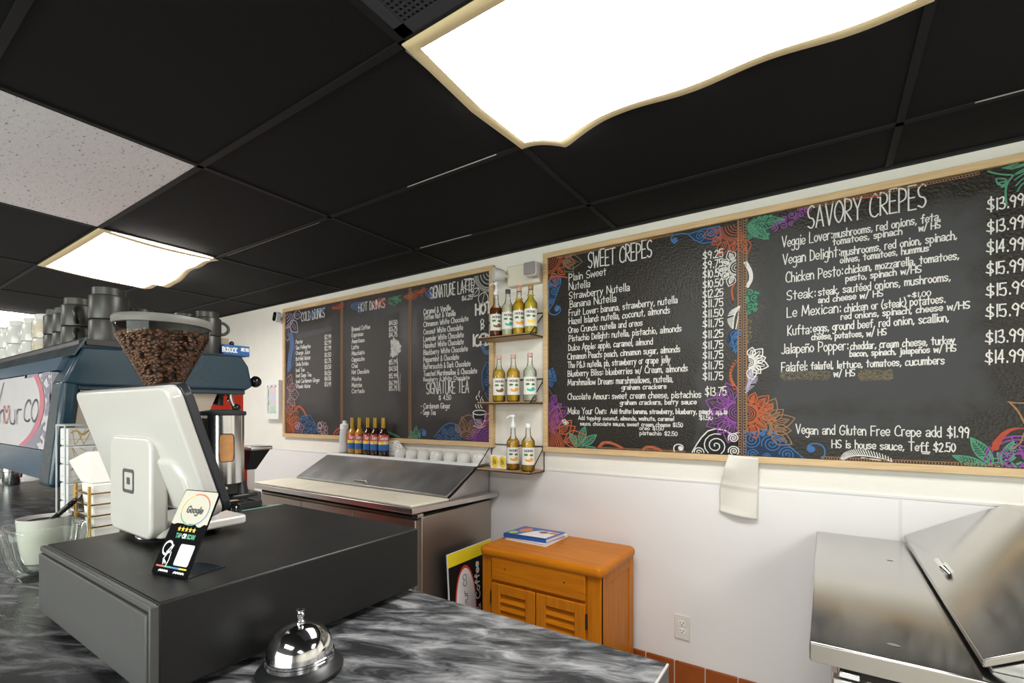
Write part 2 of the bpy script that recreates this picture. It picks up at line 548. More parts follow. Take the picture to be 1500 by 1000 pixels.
def obj(name, mb, m, parent=None, smooth=35, bevel=0.0, seg=2, local=False, label=None):
    me = bpy.data.meshes.new(name)
    off = Vector((0, 0, 0))
    if parent is not None and not local:
        off = root_of(parent).location
    me.from_pydata([tuple(Vector(p) - off) for p in mb.v], [], mb.f)
    mats = m if isinstance(m, (list, tuple)) else [m]
    for x in mats:
        me.materials.append(x)
    if len(mats) > 1:
        me.polygons.foreach_set('material_index', mb.mi)
    me.update()
    if smooth:
        me.polygons.foreach_set('use_smooth', [True] * len(me.polygons))
        me.set_sharp_from_angle(angle=math.radians(smooth))
    o = bpy.data.objects.new(name, me)
    C.objects.link(o)
    if parent is not None:
        o.parent = parent
    if bevel:
        b = o.modifiers.new('bevel', 'BEVEL')
        b.width, b.segments, b.limit_method, b.angle_limit = bevel, seg, 'ANGLE', math.radians(40)
        b.harden_normals = False
    if label:
        o['label'] = label
    return o


def tag(o, label, cat, group=None):
    o['label'], o['category'] = label, cat
    if group:
        o['group'] = group
    return o


def thing(name, label, cat, loc=(0, 0, 0), rotz=0.0, group=None):
    o = bpy.data.objects.new(name, None)
    o.empty_display_size = 0.05
    C.objects.link(o)
    o.location, o.rotation_euler = loc, (0, 0, rotz)
    return tag(o, label, cat, group)


def struct(name, mb, m, **kw):
    o = obj(name, mb, m, **kw)
    o['kind'] = 'structure'
    return o


def kids(o):
    return [c for c in bpy.data.objects if c.parent == o]


def dup(o, loc, rotz=0.0, label=None, group=None, swap=None):
    def cp(s, parent):
        c = s.copy()
        C.objects.link(c)
        c.parent = parent
        if swap and s.type == 'MESH' and s.name.split('.')[0] in swap:
            c.data = s.data.copy()
            c.data.materials[0] = swap[s.name.split('.')[0]]
        for k in kids(s):
            cp(k, c)
        return c
    ch = kids(o)
    r = o.copy()
    C.objects.link(r)
    for k in ch:
        cp(k, r)
    r.location, r.rotation_euler = loc, (0, 0, rotz)
    if label:
        r['label'] = label
    if group:
        r['group'] = group
    return r


# ------------------------------------------------------------------ hand lettering: single-stroke glyphs; x is a digit, y a letter (e = base line, k = x-height, o = cap height)
G = {
 'A': '0e3o6e|1h5h', 'B': '0e0o|~0o4n4k0j|~0j5i5f0e', 'C': '~6m4o1m0i1f4e6f', 'D': '0e0o|~0o4m5i4f0e', 'E': '5o0o0e5e|0j4j', 'F': '5o0o0e|0j4j',
 'G': '~6m4o1m0i1f4e6g|6g6i3i', 'H': '0e0o|6e6o|0j6j', 'I': '1e1o', 'J': '~4o4g2e0f', 'K': '0e0o|5o0i5e', 'L': '0o0e5e', 'M': '0e1o4g7o8e', 'N': '0e0o6e6o',
 'O': '~3o0l0h3e6h6l3o', 'P': '0e0o|~0o4n5l4j0i', 'Q': '~3o0l0h3e6h6l3o|4g6d', 'R': '0e0o|~0o4n5l4j0i|1i5e', 'S': '~5n3o0m1j4i5g3e0f', 'T': '0o6o|3o3e',
 'U': '~0o0h1e4e6h6o', 'V': '0o3e6o', 'W': '0o2e4l6e8o', 'X': '0o6e|6o0e', 'Y': '0o3j6o|3j3e', 'Z': '0o5o0e5e',
 'a': '~0j2k4j4h|~4h1h0f2e4g|4i4e', 'b': '0o0e|~0j2k4i4g2e0f', 'c': '~4j2k0h1e4f', 'd': '4o4e|~4j2k0i0g2e4f', 'e': '~0h4h4j2k0i0g2e4f', 'f': '~4n3o2m2e|0k4k',
 'g': '~4j2k0i0g2f4g|~4k4c2a0b', 'h': '0o0e|~0i2k4i4e', 'i': '1k1e|1m1n', 'j': '~2k2c0a|2m2n', 'k': '0o0e|4k0h4e', 'l': '1o1e', 'm': '0k0e|~0i2k3i3e|~3i5k6i6e',
 'n': '0k0e|~0i2k4i4e', 'o': '~2k0i0g2e4g4i2k', 'p': '0k0a|~0j2k4i4g2e0f', 'q': '4k4a|~4j2k0i0g2e4f', 'r': '0k0e|~0i1k3k', 's': '~4j2k0j2h4g2e0f', 't': '2n2e|0k4k',
 'u': '~0k0g1e3e4g|4k4e', 'v': '0k2e4k', 'w': '0k1e3j5e6k', 'x': '0k4e|4k0e', 'y': '0k2e|4k0a', 'z': '0k4k0e4e',
 '0': '~2o0l0h2e4h4l2o', '1': '1o1e', '2': '~0m2o4m3j0e|0e4e', '3': '~0n3o3k1j|~1j4i4f2e0f', '4': '3e3o0h4h', '5': '4o0o0j|~0j3k4h3e0f', '6': '~4o1k0g2e4g3i0h',
 '7': '0o4o1e', '8': '~2o0m2j4g2e0g2j4m2o', '9': '~4l2o0l2j4l|4m3e', '$': '~5m3n1m1k4i5g3f0g|3p3d', '&': '~5e1l2o3m0g1e3e5i', ':': '1f1g|1j1k', '.': '1e1f', ',': '1f0d',
 '/': '0d4p', '(': '~2p0k0h2d', ')': '~0p2k2h0d', '+': '0i4i|2g2k', '-': '0i3i', "'": '0o0m', 'ñ': '0k0e|~0i2k4i4e|~0m1n3m4n', 'é': '~0h4h4j2k0i0g2e4f|1m3n',
 '"': '0o0m|2o2m', '!': '1o1h|1e1f', '♥': '~4f0k1n4k7n8k4f', '♦': '0e0o6o6e0e',
}


def _cat(pts, sub=4):
    out = []
    n = len(pts)
    closed = n > 3 and pts[0] == pts[-1]
    for i in range(n - 1):
        p1, p2 = pts[i], pts[i + 1]
        p0 = pts[i - 1] if i > 0 else (pts[-2] if closed else tuple(2 * a - b for a, b in zip(p1, p2)))
        p3 = pts[i + 2] if i + 2 < n else (pts[1] if closed else tuple(2 * b - a for a, b in zip(p1, p2)))
        for k in range(sub):
            t = k / sub
            out.append(tuple(0.5 * (2 * b + (c - a) * t + (2 * a - 5 * b + 4 * c - d) * t * t + (3 * b - a - 3 * c + d) * t ** 3)
                             for a, b, c, d in zip(p0, p1, p2, p3)))
    out.append(tuple(pts[-1]))
    return out


_GC = {}


def glyph(ch):
    if ch not in _GC:
        st, w = [], 0
        for s in G.get(ch, '').split('|'):
            if not s:
                continue
            sm = s[0] == '~'
            s = s.lstrip('~')
            pts = [(int(s[i]) / 10.0, (ord(s[i + 1]) - ord('e')) / 10.0) for i in range(0, len(s), 2)]
            w = max(w, max(p[0] for p in pts))
            st.append(_cat(pts, 3) if sm and len(pts) > 2 else pts)
        _GC[ch] = (st, w if st else 0.30)
    return _GC[ch]


_LIFT = [0]


def _normal(mapf, x, y):
    o = Vector(mapf(x, y))
    return (Vector(mapf(x + 1e-3, y)) - o).cross(Vector(mapf(x, y + 1e-3)) - o).normalized()


def ribbon(mb, pts, t, mapf):
    """a flat stroke of width t along 2-D points, laid on a surface by mapf(x, y); every stroke lies a hair above the one before"""
    q = [pts[0]]
    for p in pts[1:]:
        if math.hypot(p[0] - q[-1][0], p[1] - q[-1][1]) > max(1e-6, t * 0.12):
            q.append(p)
    if len(q) < 2:
        return
    dirs = []
    for a, b in zip(q[:-1], q[1:]):
        l = math.hypot(b[0] - a[0], b[1] - a[1])
        dirs.append(((b[0] - a[0]) / l, (b[1] - a[1]) / l))
    for i in range(1, len(dirs)):          # a sharp turn starts a new stroke
        if dirs[i][0] * dirs[i - 1][0] + dirs[i][1] * dirs[i - 1][1] < 0.1:
            ribbon(mb, q[:i + 1], t, mapf)
            ribbon(mb, q[i:], t, mapf)
            return
    _LIFT[0] = (_LIFT[0] + 1) % 11
    n = _normal(mapf, *q[0]) * (0.00003 * _LIFT[0])
    e = t * 0.4
    L_, R_ = [], []
    for i, p in enumerate(q):
        d0, d1 = dirs[max(0, i - 1)], dirs[min(i, len(dirs) - 1)]
        mx, my = -(d0[1] + d1[1]), d0[0] + d1[0]
        l = math.hypot(mx, my)
        if l < 0.35:
            mx, my, l = -d1[1], d1[0], 1.0
        mx, my = mx / l, my / l
        c = max(0.55, mx * -d1[1] + my * d1[0])
        w = t / 2 / c
        ex = -e if i == 0 else (e if i == len(q) - 1 else 0)
        bx, by = p[0] + d1[0] * ex, p[1] + d1[1] * ex
        L_.append(Vector(mapf(bx + mx * w, by + my * w)) + n)
        R_.append(Vector(mapf(bx - mx * w, by - my * w)) + n)
    k = len(q)
    mb.add(L_ + R_, [(i, k + i, k + i + 1, i + 1) for i in range(k - 1)])


def oval_on(mb, cx, cy, rx, ry, mapf, n=10, corner=2.0):
    """an oval (or, with a high corner power, a rounded box) laid on a curved surface in narrow upright strips"""
    rows = []
    for k in range(n + 1):
        t = -1 + 2 * k / n
        h = ry * max(0.0, 1 - abs(t) ** corner) ** (1 / corner)
        rows.append((cx + rx * t, cy - h, cy + h))
    vs = [mapf(x, a) for x, a, b in rows] + [mapf(x, b) for x, a, b in rows]
    mb.add(vs, [(k, k + 1, n + 2 + k, n + 1 + k) for k in range(n)])


RNG = random.Random(7)


def text(mb, s, mapf, x0, y0, w, h, t, jit=0.03, gap=0.16, slant=0.0, rise=0.0):
    """letter s from x0 to x0 + w on the base line y0 with cap height h"""
    adv, x = [], 0.0
    for ch in s:
        adv.append(x)
        x += glyph(ch)[1] + gap
    k = w / max(1e-6, x - gap)
    for ch, a in zip(s, adv):
        jy = RNG.uniform(-jit, jit) * h
        js = 1 + RNG.uniform(-jit, jit) * 1.5
        for st in glyph(ch)[0]:
            pts = [(x0 + (a + px + slant * py) * k, y0 + jy + py * h * js + rise * (a * k) / max(w, 1e-6)) for px, py in st]
            if len(pts) == 2 and math.hypot(pts[1][0] - pts[0][0], pts[1][1] - pts[0][1]) < t:
                pts[1] = (pts[0][0], pts[0][1] + t)
            ribbon(mb, pts, t, mapf)


def onwall(y):
    return lambda x, z: (x, y, z)


def W2(u, v, y=BRD):
    p = on_y(u, v, y)
    return (p.x, p.z)


# ------------------------------------------------------------------ the room
GX = lambda k: -0.985 - 1.21 * k      # ceiling grid lines
GY = lambda k: 0.94 + 0.6225 * k

b = MB().box(-9.3, 3.2, -4.5, WALL + 0.3, -0.06, 0)
struct('floor', b, M['floor'])
b = MB().box(-9.4, 3.3, WALL, WALL + 0.12, 0, 2.62)
struct('wall_back', b, M['wall'])
b = MB().box(-9.3, 3.2, WALL - 0.004, WALL, 0.0, 1.098)
struct('wall_back_panel', b, M['frp'])
b = MB()
b.box(-9.3, 3.2, WALL - 0.007, WALL, 1.094, 1.104)
b.box(0.262, 0.272, WALL - 0.0065, WALL, 0.15, 1.096)
b.box(-2.4, -2.39, WALL - 0.0065, WALL, 0.15, 1.096)
struct('trim_1', b, M['cap'])
b = MB().box(-9.4, -9.3, -4.5, WALL, 0, 2.62)
struct('wall_left', b, M['wall_far'])
b = MB().box(3.2, 3.3, -4.5, WALL, 0, 2.62)
struct('wall_right', b, M['wall_far'])
b = MB()
b.box(-9.3, -3.7, -4.6, -4.5, 0, 2.62)
b.box(2.3, 3.2, -4.6, -4.5, 0, 2.62)
b.box(-3.7, 2.3, -4.6, -4.5, 0, 0.5)
b.box(-3.7, 2.3, -4.6, -4.5, 2.4, 2.62)
struct('wall_front', b, M['wall_far'])
b = MB()
for x in (-3.7, -1.7, 0.3, 2.25):
    b.box(x, x + 0.05, -4.58, -4.52, 0.5, 2.4)
b.box(-3.7, 2.3, -4.58, -4.52, 0.5, 0.55)
b.box(-3.7, 2.3, -4.58, -4.52, 2.35, 2.4)
w1 = struct('window_1', b, M['camwhite'])
obj('pane', MB().box(-3.68, 2.28, -4.552, -4.548, 0.52, 2.38), M['glass'], w1)
# quarry-tile base: tiles with joints
b = MB()
x = -9.2
while x < 3.1:
    b.box(x + 0.003, x + 0.1495, WALL - 0.016, WALL, 0.0, 0.149)
    x += 0.1525
bb = struct('baseboard_back', b, M['tile_red'], bevel=0.003)
obj('grout', MB().box(-9.2, 3.1, WALL - 0.012, WALL, 0, 0.146), M['grout'], bb)

# ceiling: recessed lay-in panels, one mesh, with the grid below them
LIGHTS = [(-0.985, 0.225, 0.94), (GX(3), GX(2), 0.94), (GX(6), GX(5), 0.94), (-0.985, 0.225, GY(-4)), (GX(3), GX(2), GY(-4)), (GX(-1) + 1.21, GX(-1) + 2.42, 0.94), (GX(-1) + 1.21, GX(-1) + 2.42, GY(-4)), (GX(6), GX(5), GY(-4))]  # first three are seen; the rest are unseen, added to light the room
WT = (GX(2), GX(1), GY(-1))
b = MB()
for kx in range(-4, 8):
    for ky in range(-9, 3):
        x0, x1, y0, y1 = GX(kx), GX(kx - 1), GY(ky), min(GY(ky + 1), WALL)
        x0, x1, y0 = max(x0, -9.3), min(x1, 3.2), max(y0, -4.5)
        if x1 - x0 < 0.02 or y1 - y0 < 0.02:
            continue
        if any(abs(0.5 * (x0 + x1) - 0.5 * (l[0] + l[1])) < 0.2 and abs(y0 - l[2]) < 0.1 for l in LIGHTS):
            continue
        if abs(x0 - WT[0]) < .05 and abs(y0 - WT[2]) < .05:
            continue
        if kx == 0 and ky == -1:
            continue
        b.box(x0 + 0.004, x1 - 0.004, y0 + 0.004, y1 - 0.004, CEIL + 0.006, CEIL + 0.02)
b.box(-9.4, 3.3, -4.6, WALL + 0.1, CEIL + 0.12, CEIL + 0.16)
struct('ceiling', b, M['ceil'])
b = MB()
for kx in range(-4, 8):
    if -9.3 < GX(kx) < 3.2:
        b.box(GX(kx) - 0.012, GX(kx) + 0.012, -4.5, WALL, CEIL, CEIL + 0.01)
for ky in range(-8, 3):
    if -4.5 < GY(ky) < WALL:
        b.box(-9.3, 3.2, GY(ky) - 0.012, GY(ky) + 0.012, CEIL, CEIL + 0.0095)
b.box(-9.3, 3.2, WALL - 0.022, WALL, CEIL - 0.004, CEIL + 0.01)
gr = struct('ceiling_grid', b, M['grid'])
b = MB()
for (x0, x1, y) in ((-2.13, -1.72, GY(2) - 0.0125), (0.42, 1.3, GY(2) - 0.0125), (-3.3, -2.3, GY(1) + .0125), (-1.6, -1.1, GY(1) - 0.0125)):
    b.box(x0, x1, y - 0.0012, y + 0.0012, CEIL - 0.0005, CEIL + 0.003)
b.box(-0.999, -0.996, 0.96, 1.3, CEIL - 0.0005, CEIL + 0.003)
obj('chipped_edge', b, M['chip'], gr)
b = MB().box(WT[0] + 0.012, WT[1] - 0.012, WT[2] + 0.012, GY(0) - 0.012, CEIL + 0.003, CEIL + 0.018)
o = obj('ceiling_tile', b, M['whitetile'])
tag(o, 'single white fissured ceiling tile among the black ones', 'ceiling tile')
# perforated vent panel beside the big light
v = thing('ceiling_vent', 'black perforated ceiling vent panel beside the near light', 'vent', (GX(0) + 0.6, GY(-1) + 0.31, CEIL))
b = MB().box(GX(0) + 0.012, GX(-1) - 0.012, GY(-1) + 0.012, GY(0) - 0.012, CEIL + 0.008, CEIL + 0.018)
obj('backing', b, M['ventbar'], v)
b = MB()
nx, ny = 72, 36
x0, y0 = GX(0) + 0.05, GY(-1) + 0.05
dx, dy = (1.21 - 0.1) / nx, (0.6225 - 0.1) / ny
for i in range(nx):
    b.box(x0 + i * dx, x0 + i * dx + dx * 0.42, y0, y0 + ny * dy, CEIL + 0.0035, CEIL + 0.0075)
for j in range(ny):
    b.box(x0, x0 + nx * dx, y0 + j * dy, y0 + j * dy + dy * 0.42, CEIL + 0.0030, CEIL + 0.0074)
obj('perforated_sheet', b, M['vent'], v, smooth=0)
b = MB()
b.box(GX(0) + 0.012, GX(-1) - 0.012, GY(-1) + 0.012, GY(-1) + 0.05, CEIL + 0.002, CEIL + 0.0076)
b.box(GX(0) + 0.012, GX(-1) - 0.012, GY(0) - 0.05, GY(0) - 0.012, CEIL + 0.002, CEIL + 0.0076)
b.box(GX(0) + 0.012, GX(0) + 0.05, GY(-1) + 0.012, GY(0) - 0.012, CEIL + 0.002, CEIL + 0.0076)
b.box(GX(-1) - 0.05, GX(-1) - 0.012, GY(-1) + 0.012, GY(0) - 0.012, CEIL + 0.002, CEIL + 0.0076)
obj('vent_rim', b, M['vent'], v, smooth=0)


# ceiling lights: troffers under a sagging cloth with a canvas hem
def cloth_light(x0, x1, y0, label, sag, lift=0.0):
    y1 = y0 + 0.6225
    t = thing('ceiling_light', label, 'ceiling light', ((x0 + x1) / 2, (y0 + y1) / 2, CEIL))
    hb = MB()
    hb.box(x0 + 0.013, x1 - 0.013, y0 + 0.013, y1 - 0.013, CEIL + 0.075, CEIL + 0.085)
    hb.box(x0 + 0.013, x0 + 0.018, y0 + 0.013, y1 - 0.013, CEIL + 0.002, CEIL + 0.08)
    hb.box(x1 - 0.018, x1 - 0.013, y0 + 0.013, y1 - 0.013, CEIL + 0.002, CEIL + 0.08)
    hb.box(x0 + 0.013, x1 - 0.013, y0 + 0.013, y0 + 0.018, CEIL + 0.002, CEIL + 0.08)
    hb.box(x0 + 0.013, x1 - 0.013, y1 - 0.018, y1 - 0.013, CEIL + 0.002, CEIL + 0.08)
    obj('housing', hb, M['camwhite'], t)
    nx, ny = 64, 34
    cb, he = MB(), MB()

    def pt(i, j, up=0.0):
        s, q = i / nx, j / ny
        z = CEIL - 0.004 + sag(s, q) + up
        return (x0 - 0.004 + (x1 - x0 + 0.008) * s, y0 - 0.004 + (y1 - y0 + 0.008) * q, z)
    hx, hy = 2, 2
    vs = [pt(i, j) for j in range(ny + 1) for i in range(nx + 1)]
    fc, fh = [], []
    for j in range(ny):
        for i in range(nx):
            k = j * (nx + 1) + i
            q = (k, k + nx + 1, k + nx + 2, k + 1)
            (fh if (i < hx or i >= nx - hx or j < hy or j >= ny - hy) else fc).append(q)
    cb.add(vs, fc)
    he.add(vs, fh)
    obj('cloth_cover', cb, M['cloth'], t, smooth=80)
    o = obj('hem', he, M['hem'], t, smooth=80)
    sm = o.modifiers.new('thick', 'SOLIDIFY')
    sm.thickness = 0.004
    return t


def sag1(s, q):
    e = -0.028 * math.sin(math.pi * min(1, max(0, q))) * (0.4 + 0.6 * math.sin(math.pi * s))
    e += -0.040 * max(0, 1 - abs(s - 0.16) / 0.14) ** 2 * q ** 3
    e += -0.014 * q ** 4 * math.sin(9 * s) ** 2
    e += -0.02 * (1 - s * 6) * (1 - abs(2 * q - 1)) ** 2 * 0.5 if s < 1 / 6 else 0
    return e


def sag2(s, q):
    e = -0.035 * math.sin(math.pi * q) * (0.5 + 0.5 * math.sin(math.pi * s))
    e += -0.075 * q ** 3 * math.exp(-((s - 0.42) / 0.20) ** 2)
    e += -0.03 * q ** 3 * math.exp(-((s - 0.02) / 0.2) ** 2)
    e += -0.012 * q ** 4 * math.sin(14 * s) ** 2
    return e


names = ['big cloth-covered fluorescent ceiling light over the counter, cut by the frame top',
         'square-looking cloth-covered ceiling light sagging beside the white tile',
         'farthest bright ceiling light, at the left edge above the white mugs',
         'unseen ceiling light added behind the counter', 'unseen ceiling light added over the shop floor', 'unseen ceiling light added right of the menu wall', 'unseen ceiling light added by the right wall', 'unseen ceiling light added far down the shop floor']
for (l, nm, k) in zip(LIGHTS, names, range(9)):
    cloth_light(l[0], l[1], l[2], nm, sag1 if k != 1 else sag2)
# ------------------------------------------------------------------ menu boards


def frame_rails(parent, x0, x1, z0, z1, wd, yb=WALL, yf=WALL - 0.030):
    for (a, bb, c, d) in ((x0, x1, z1 - wd, z1), (x0, x1, z0, z0 + wd), (x0, x0 + wd, z0 + wd, z1 - wd), (x1 - wd, x1, z0 + wd, z1 - wd)):
        obj('frame_rail', MB().box(a, bb, yf, yb, c, d), M['pine'], parent, bevel=0.002)


MAPW = onwall(BRD - 0.0012)
MAPL = onwall(BRD - 0.0008)


class Draw:
    """chalk drawing on a board; points are (x, z) on the wall, made from measured sight lines"""
    def __init__(s, col, fill=None):
        s.col, s.fcol = col, fill
        s.m, s.fm = MB(), MB()

    def line(s, pts, t=0.006):
        run = []
        x0, x1, z0, z1 = (-4.243, -1.859, 1.256, 2.393) if pts[0][0] < -1.7 else (-1.416, 0.967, 1.245, 2.399)
        for q in list(pts) + [(99, 99)]:          # keep the chalk on the board
            if x0 + t / 2 <= q[0] <= x1 - t / 2 and z0 + t / 2 <= q[1] <= z1 - t / 2:
                run.append(q)
            else:
                if len(run) > 1:
                    ribbon(s.m, run, t, MAPW)
                run = []
        return s

    def spl(s, pts, t=0.006, sub=6):
        return s.line(_cat(pts, sub), t)

    def arc(s, c, r, a0, a1, t=0.005, ry=None, n=None):
        n = n or max(6, int(abs(a1 - a0) / 12))
        ry = ry or r
        return s.line([(c[0] + r * math.cos(math.radians(a0 + (a1 - a0) * k / n)), c[1] + ry * math.sin(math.radians(a0 + (a1 - a0) * k / n))) for k in range(n + 1)], t)

    def arcs(s, c, rs, a0, a1, t=0.005):
        for r in rs:
            s.arc(c, r, a0, a1, t)
        return s

    def spiral(s, c, r, turns=2.2, t=0.005, a0=0.0, d=1):
        n = int(turns * 14)
        return s.line([(c[0] + r * (1 - k / n * 0.93) * math.cos(a0 + d * 2 * math.pi * turns * k / n), c[1] + r * (1 - k / n * 0.93) * math.sin(a0 + d * 2 * math.pi * turns * k / n)) for k in range(n + 1)], t)

    def fill(s, poly):
        _LIFT[0] = (_LIFT[0] + 1) % 11
        x0, x1, z0, z1 = (-4.243, -1.859, 1.256, 2.393) if poly[0][0] < -1.7 else (-1.416, 0.967, 1.245, 2.399)
        s.fm.add([Vector(MAPL(min(x1, max(x0, p[0])), min(z1, max(z0, p[1])))) - Vector((0, 0.00003 * _LIFT[0], 0)) for p in poly], [tuple(range(len(poly)))])
        return s

    def disc(s, c, r, n=18, top=False):
        q = [(c[0] + r * math.cos(2 * math.pi * k / n), c[1] + r * math.sin(2 * math.pi * k / n)) for k in range(n)]
        _LIFT[0] = (_LIFT[0] + 1) % 11
        (s.m if top else s.fm).add([Vector((MAPW if top else MAPL)(*p)) - Vector((0, 0.00003 * _LIFT[0], 0)) for p in q], [tuple(range(n))])
        return s

    def petal(s, b, tip, w, t=0.006, inner=3, fill=False, ti=0.0035):
        dx, dz = tip[0] - b[0], tip[1] - b[1]
        px, pz = -dz, dx
        def P(a, o):
            return (b[0] + dx * a + px * o, b[1] + dz * a + pz * o)
        l = [P(0, 0), P(0.22, w * .75), P(0.5, w), P(0.78, w * .55), P(1, 0)]
        r = [P(0, 0), P(0.22, -w * .75), P(0.5, -w), P(0.78, -w * .55), P(1, 0)]
        L_, R_ = _cat(l, 5), _cat(r, 5)
        if fill:
            s.fill(L_ + R_[-2:0:-1])
        s.line(L_, t).line(R_, t)
        for k in range(inner):
            o = (k + 1) / (inner + 1) * 2 - 1
            e = 0.80 - 0.28 * abs(o)
            s.spl([P(0.12, w * o * .4), P(0.4, w * o * .75), P(e, w * o * .40)], ti, 4)
        return s

    def leaf(s, b, tip, w, t=0.006, veins=7, fill=True):
        dx, dz = tip[0] - b[0], tip[1] - b[1]
        px, pz = -dz, dx
        def P(a, o):
            return (b[0] + dx * a + px * o, b[1] + dz * a + pz * o)
        def wd(a):
            return w * math.sin(math.pi * min(1, a ** 0.9)) ** 0.9 if 0 < a < 1 else 0
        L_ = [P(k / 14, wd(k / 14)) for k in range(15)]
        R_ = [P(k / 14, -wd(k / 14)) for k in range(15)]
        if fill:
            s.fill(L_ + R_[-2:0:-1])
        s.line(L_, t).line(R_, t).line([P(0, 0), P(1, 0)], t * 0.8)
        for k in range(1, veins + 1):
            a = k / (veins + 1.5)
            for sg in (1, -1):
                a2 = min(0.97, a + 0.12)
                s.line([P(a, 0), P(a2, sg * wd(a2) * 0.96)], t * 0.6)
        return s

    def flower(s, c, r0, r1, a0, a1, n, w=0.32, t=0.006, rings=4, inner=3, fill=False, skip=0):
        """half-hidden mandala: rings about c, tick marks, then petals between the angles"""
        s.arcs(c, [r0 * (k + 1) / rings for k in range(rings)], a0, a1, t * 0.8)
        m = n * 6
        for k in range(m + 1):
            a = math.radians(a0 + (a1 - a0) * k / m)
            s.line([(c[0] + r0 * 1.08 * math.cos(a), c[1] + r0 * 1.08 * math.sin(a)), (c[0] + r0 * 1.28 * math.cos(a), c[1] + r0 * 1.28 * math.sin(a))], t * 0.7)
        for k in range(n):
            a = math.radians(a0 + (a1 - a0) * (k + 0.5) / n)
            q = r1 * (1.0 if k % 2 == 0 else 0.86)
            s.petal((c[0] + r0 * 1.3 * math.cos(a), c[1] + r0 * 1.3 * math.sin(a)), (c[0] + q * math.cos(a), c[1] + q * math.sin(a)), w, t, inner, fill)
        return s

    def scroll(s, poly, rmin, rmax, seed=1, t=0.004, turns=1.9, tries=1400, outline=True):
        """a field of packed spirals inside an outline"""
        if outline:
            s.line(list(poly) + [poly[0]], t * 1.25)
        rg = random.Random(seed)
        xs, zs = [p[0] for p in poly], [p[1] for p in poly]

        def inside(x, z):
            c = False
            for (p, q) in zip(poly, poly[1:] + poly[:1]):
                if (p[1] > z) != (q[1] > z) and x < (q[0] - p[0]) * (z - p[1]) / (q[1] - p[1]) + p[0]:
                    c = not c
            return c
        got = []
        for k in range(tries):
            r = rmax - (rmax - rmin) * k / tries
            x, z = rg.uniform(min(xs), max(xs)), rg.uniform(min(zs), max(zs))
            if all(math.hypot(x - g[0], z - g[1]) > (r + g[2]) * 0.94 for g in got) and all(inside(x + r * .85 * math.cos(a), z + r * .85 * math.sin(a)) for a in (0, 1.05, 2.1, 3.14, 4.2, 5.25)):
                got.append((x, z, r))
                s.spiral((x, z), r, turns, t, rg.uniform(0, 6.28), rg.choice((1, -1)))
        return s

    def chain(s, p0, p1, r, t=0.003):
        n = max(2, int(math.hypot(p1[0] - p0[0], p1[1] - p0[1]) / (r * 1.75)))
        for k in range(n + 1):
            s.arc((p0[0] + (p1[0] - p0[0]) * k / n, p0[1] + (p1[1] - p0[1]) * k / n), r, 0, 360, t, n=8)
        return s

    def feather(s, pts, w, t=0.006, n=16):
        c = _cat(pts, 8)
        s.line(c, t)
        m = len(c)
        for k in range(n):
            i = min(m - 2, int(k * m / n))
            a, b = c[i], c[i + 1]
            dx, dz = b[0] - a[0], b[1] - a[1]
            l = math.hypot(dx, dz) or 1
            ww = w * math.sin(math.pi * (k + 1.5) / (n + 2))
            s.line([a, (a[0] - dz / l * ww - dx / l * ww * .5, a[1] + dx / l * ww - dz / l * ww * .5)], t * .7)
        return s

    def blades(s, poly_n, c, r, a0, a1, t=0.004):
        for k in range(poly_n):
            a = math.radians(a0 + (a1 - a0) * k / max(1, poly_n - 1))
            s.line([c, (c[0] + r * math.cos(a), c[1] + r * math.sin(a))], t)
        return s

    def done(s, name, parent, label=None):
        if s.m.v:
            o = obj(name, s.m, CH[s.col], parent, smooth=0, label=label)
            if s.fm.v:
                obj('chalk_wash', s.fm, CH[s.fcol or 'fill_black'], o, smooth=0)
        return s


def lines(parent, name, rows, m='white', t=0.0055, label=None):
    """rows: (words, start u, base-line v, end u, cap height in photo px)"""
    mb = MB()
    for row in rows:
        s, u0, v0, u1, hp = row[:5]
        p = on_y(u0, v0, BRD)
        q = on_y(u1, v0, BRD)
        dep = -p.x * SA + BRD * CA
        dq = -q.x * SA + BRD * CA
        h = hp * 0.5 * (dep + dq) / 693.0 * (0.86 if name != 'heading' and parent is LB else 0.9 if name == 'menu_text' else 0.82 if name == 'price_text' and u0 < 1100 else 1.0)
        tt = row[5] if len(row) > 5 else min(t, h * 0.17)
        text(mb, s, MAPW, p.x, p.z, q.x - p.x, h, tt)
    return obj(name, mb, CH[m], parent, smooth=0, label=label)


# ---- left board: drinks
M['board_left'] = board_mat('left_board_paint', (0.030, 0.027, 0.026), (0.080, 0.074, 0.070), [
    (-4.15, -3.50, 1.40, 2.30, 0.15, 0.85), (-3.38, -2.68, 1.32, 2.25, 0.15, 0.9), (-2.55, -1.98, 1.38, 2.20, 0.2, 0.75)], rough=0.42, bump=0.25)  # greys hold both wiped chalk and light reflected off the board
LB = thing('menu_board', 'long framed chalkboard of cold drinks, hot drinks and signature lattes, left of the shelves', 'chalkboard', (-3.05, BRD, 1.22))
obj('panel', MB().box(-4.25, -1.85, BRD, WALL, 1.245, 2.405), M['board_left'], LB)
frame_rails(LB, -4.277, -1.825, 1.221, 2.428, 0.034)
for u in (500.5, 600.5):
    x = on_y(u, 520, BRD).x
    d = Draw('brown')
    d.line([(x - .009, 1.264), (x - .009, 2.386)], 0.007).line([(x + .007, 1.264), (x + .007, 2.386)], 0.009)
    d.line([(x + .018, 1.264), (x + .018, 2.386)], 0.003)
    d.done('painted_divider', LB)

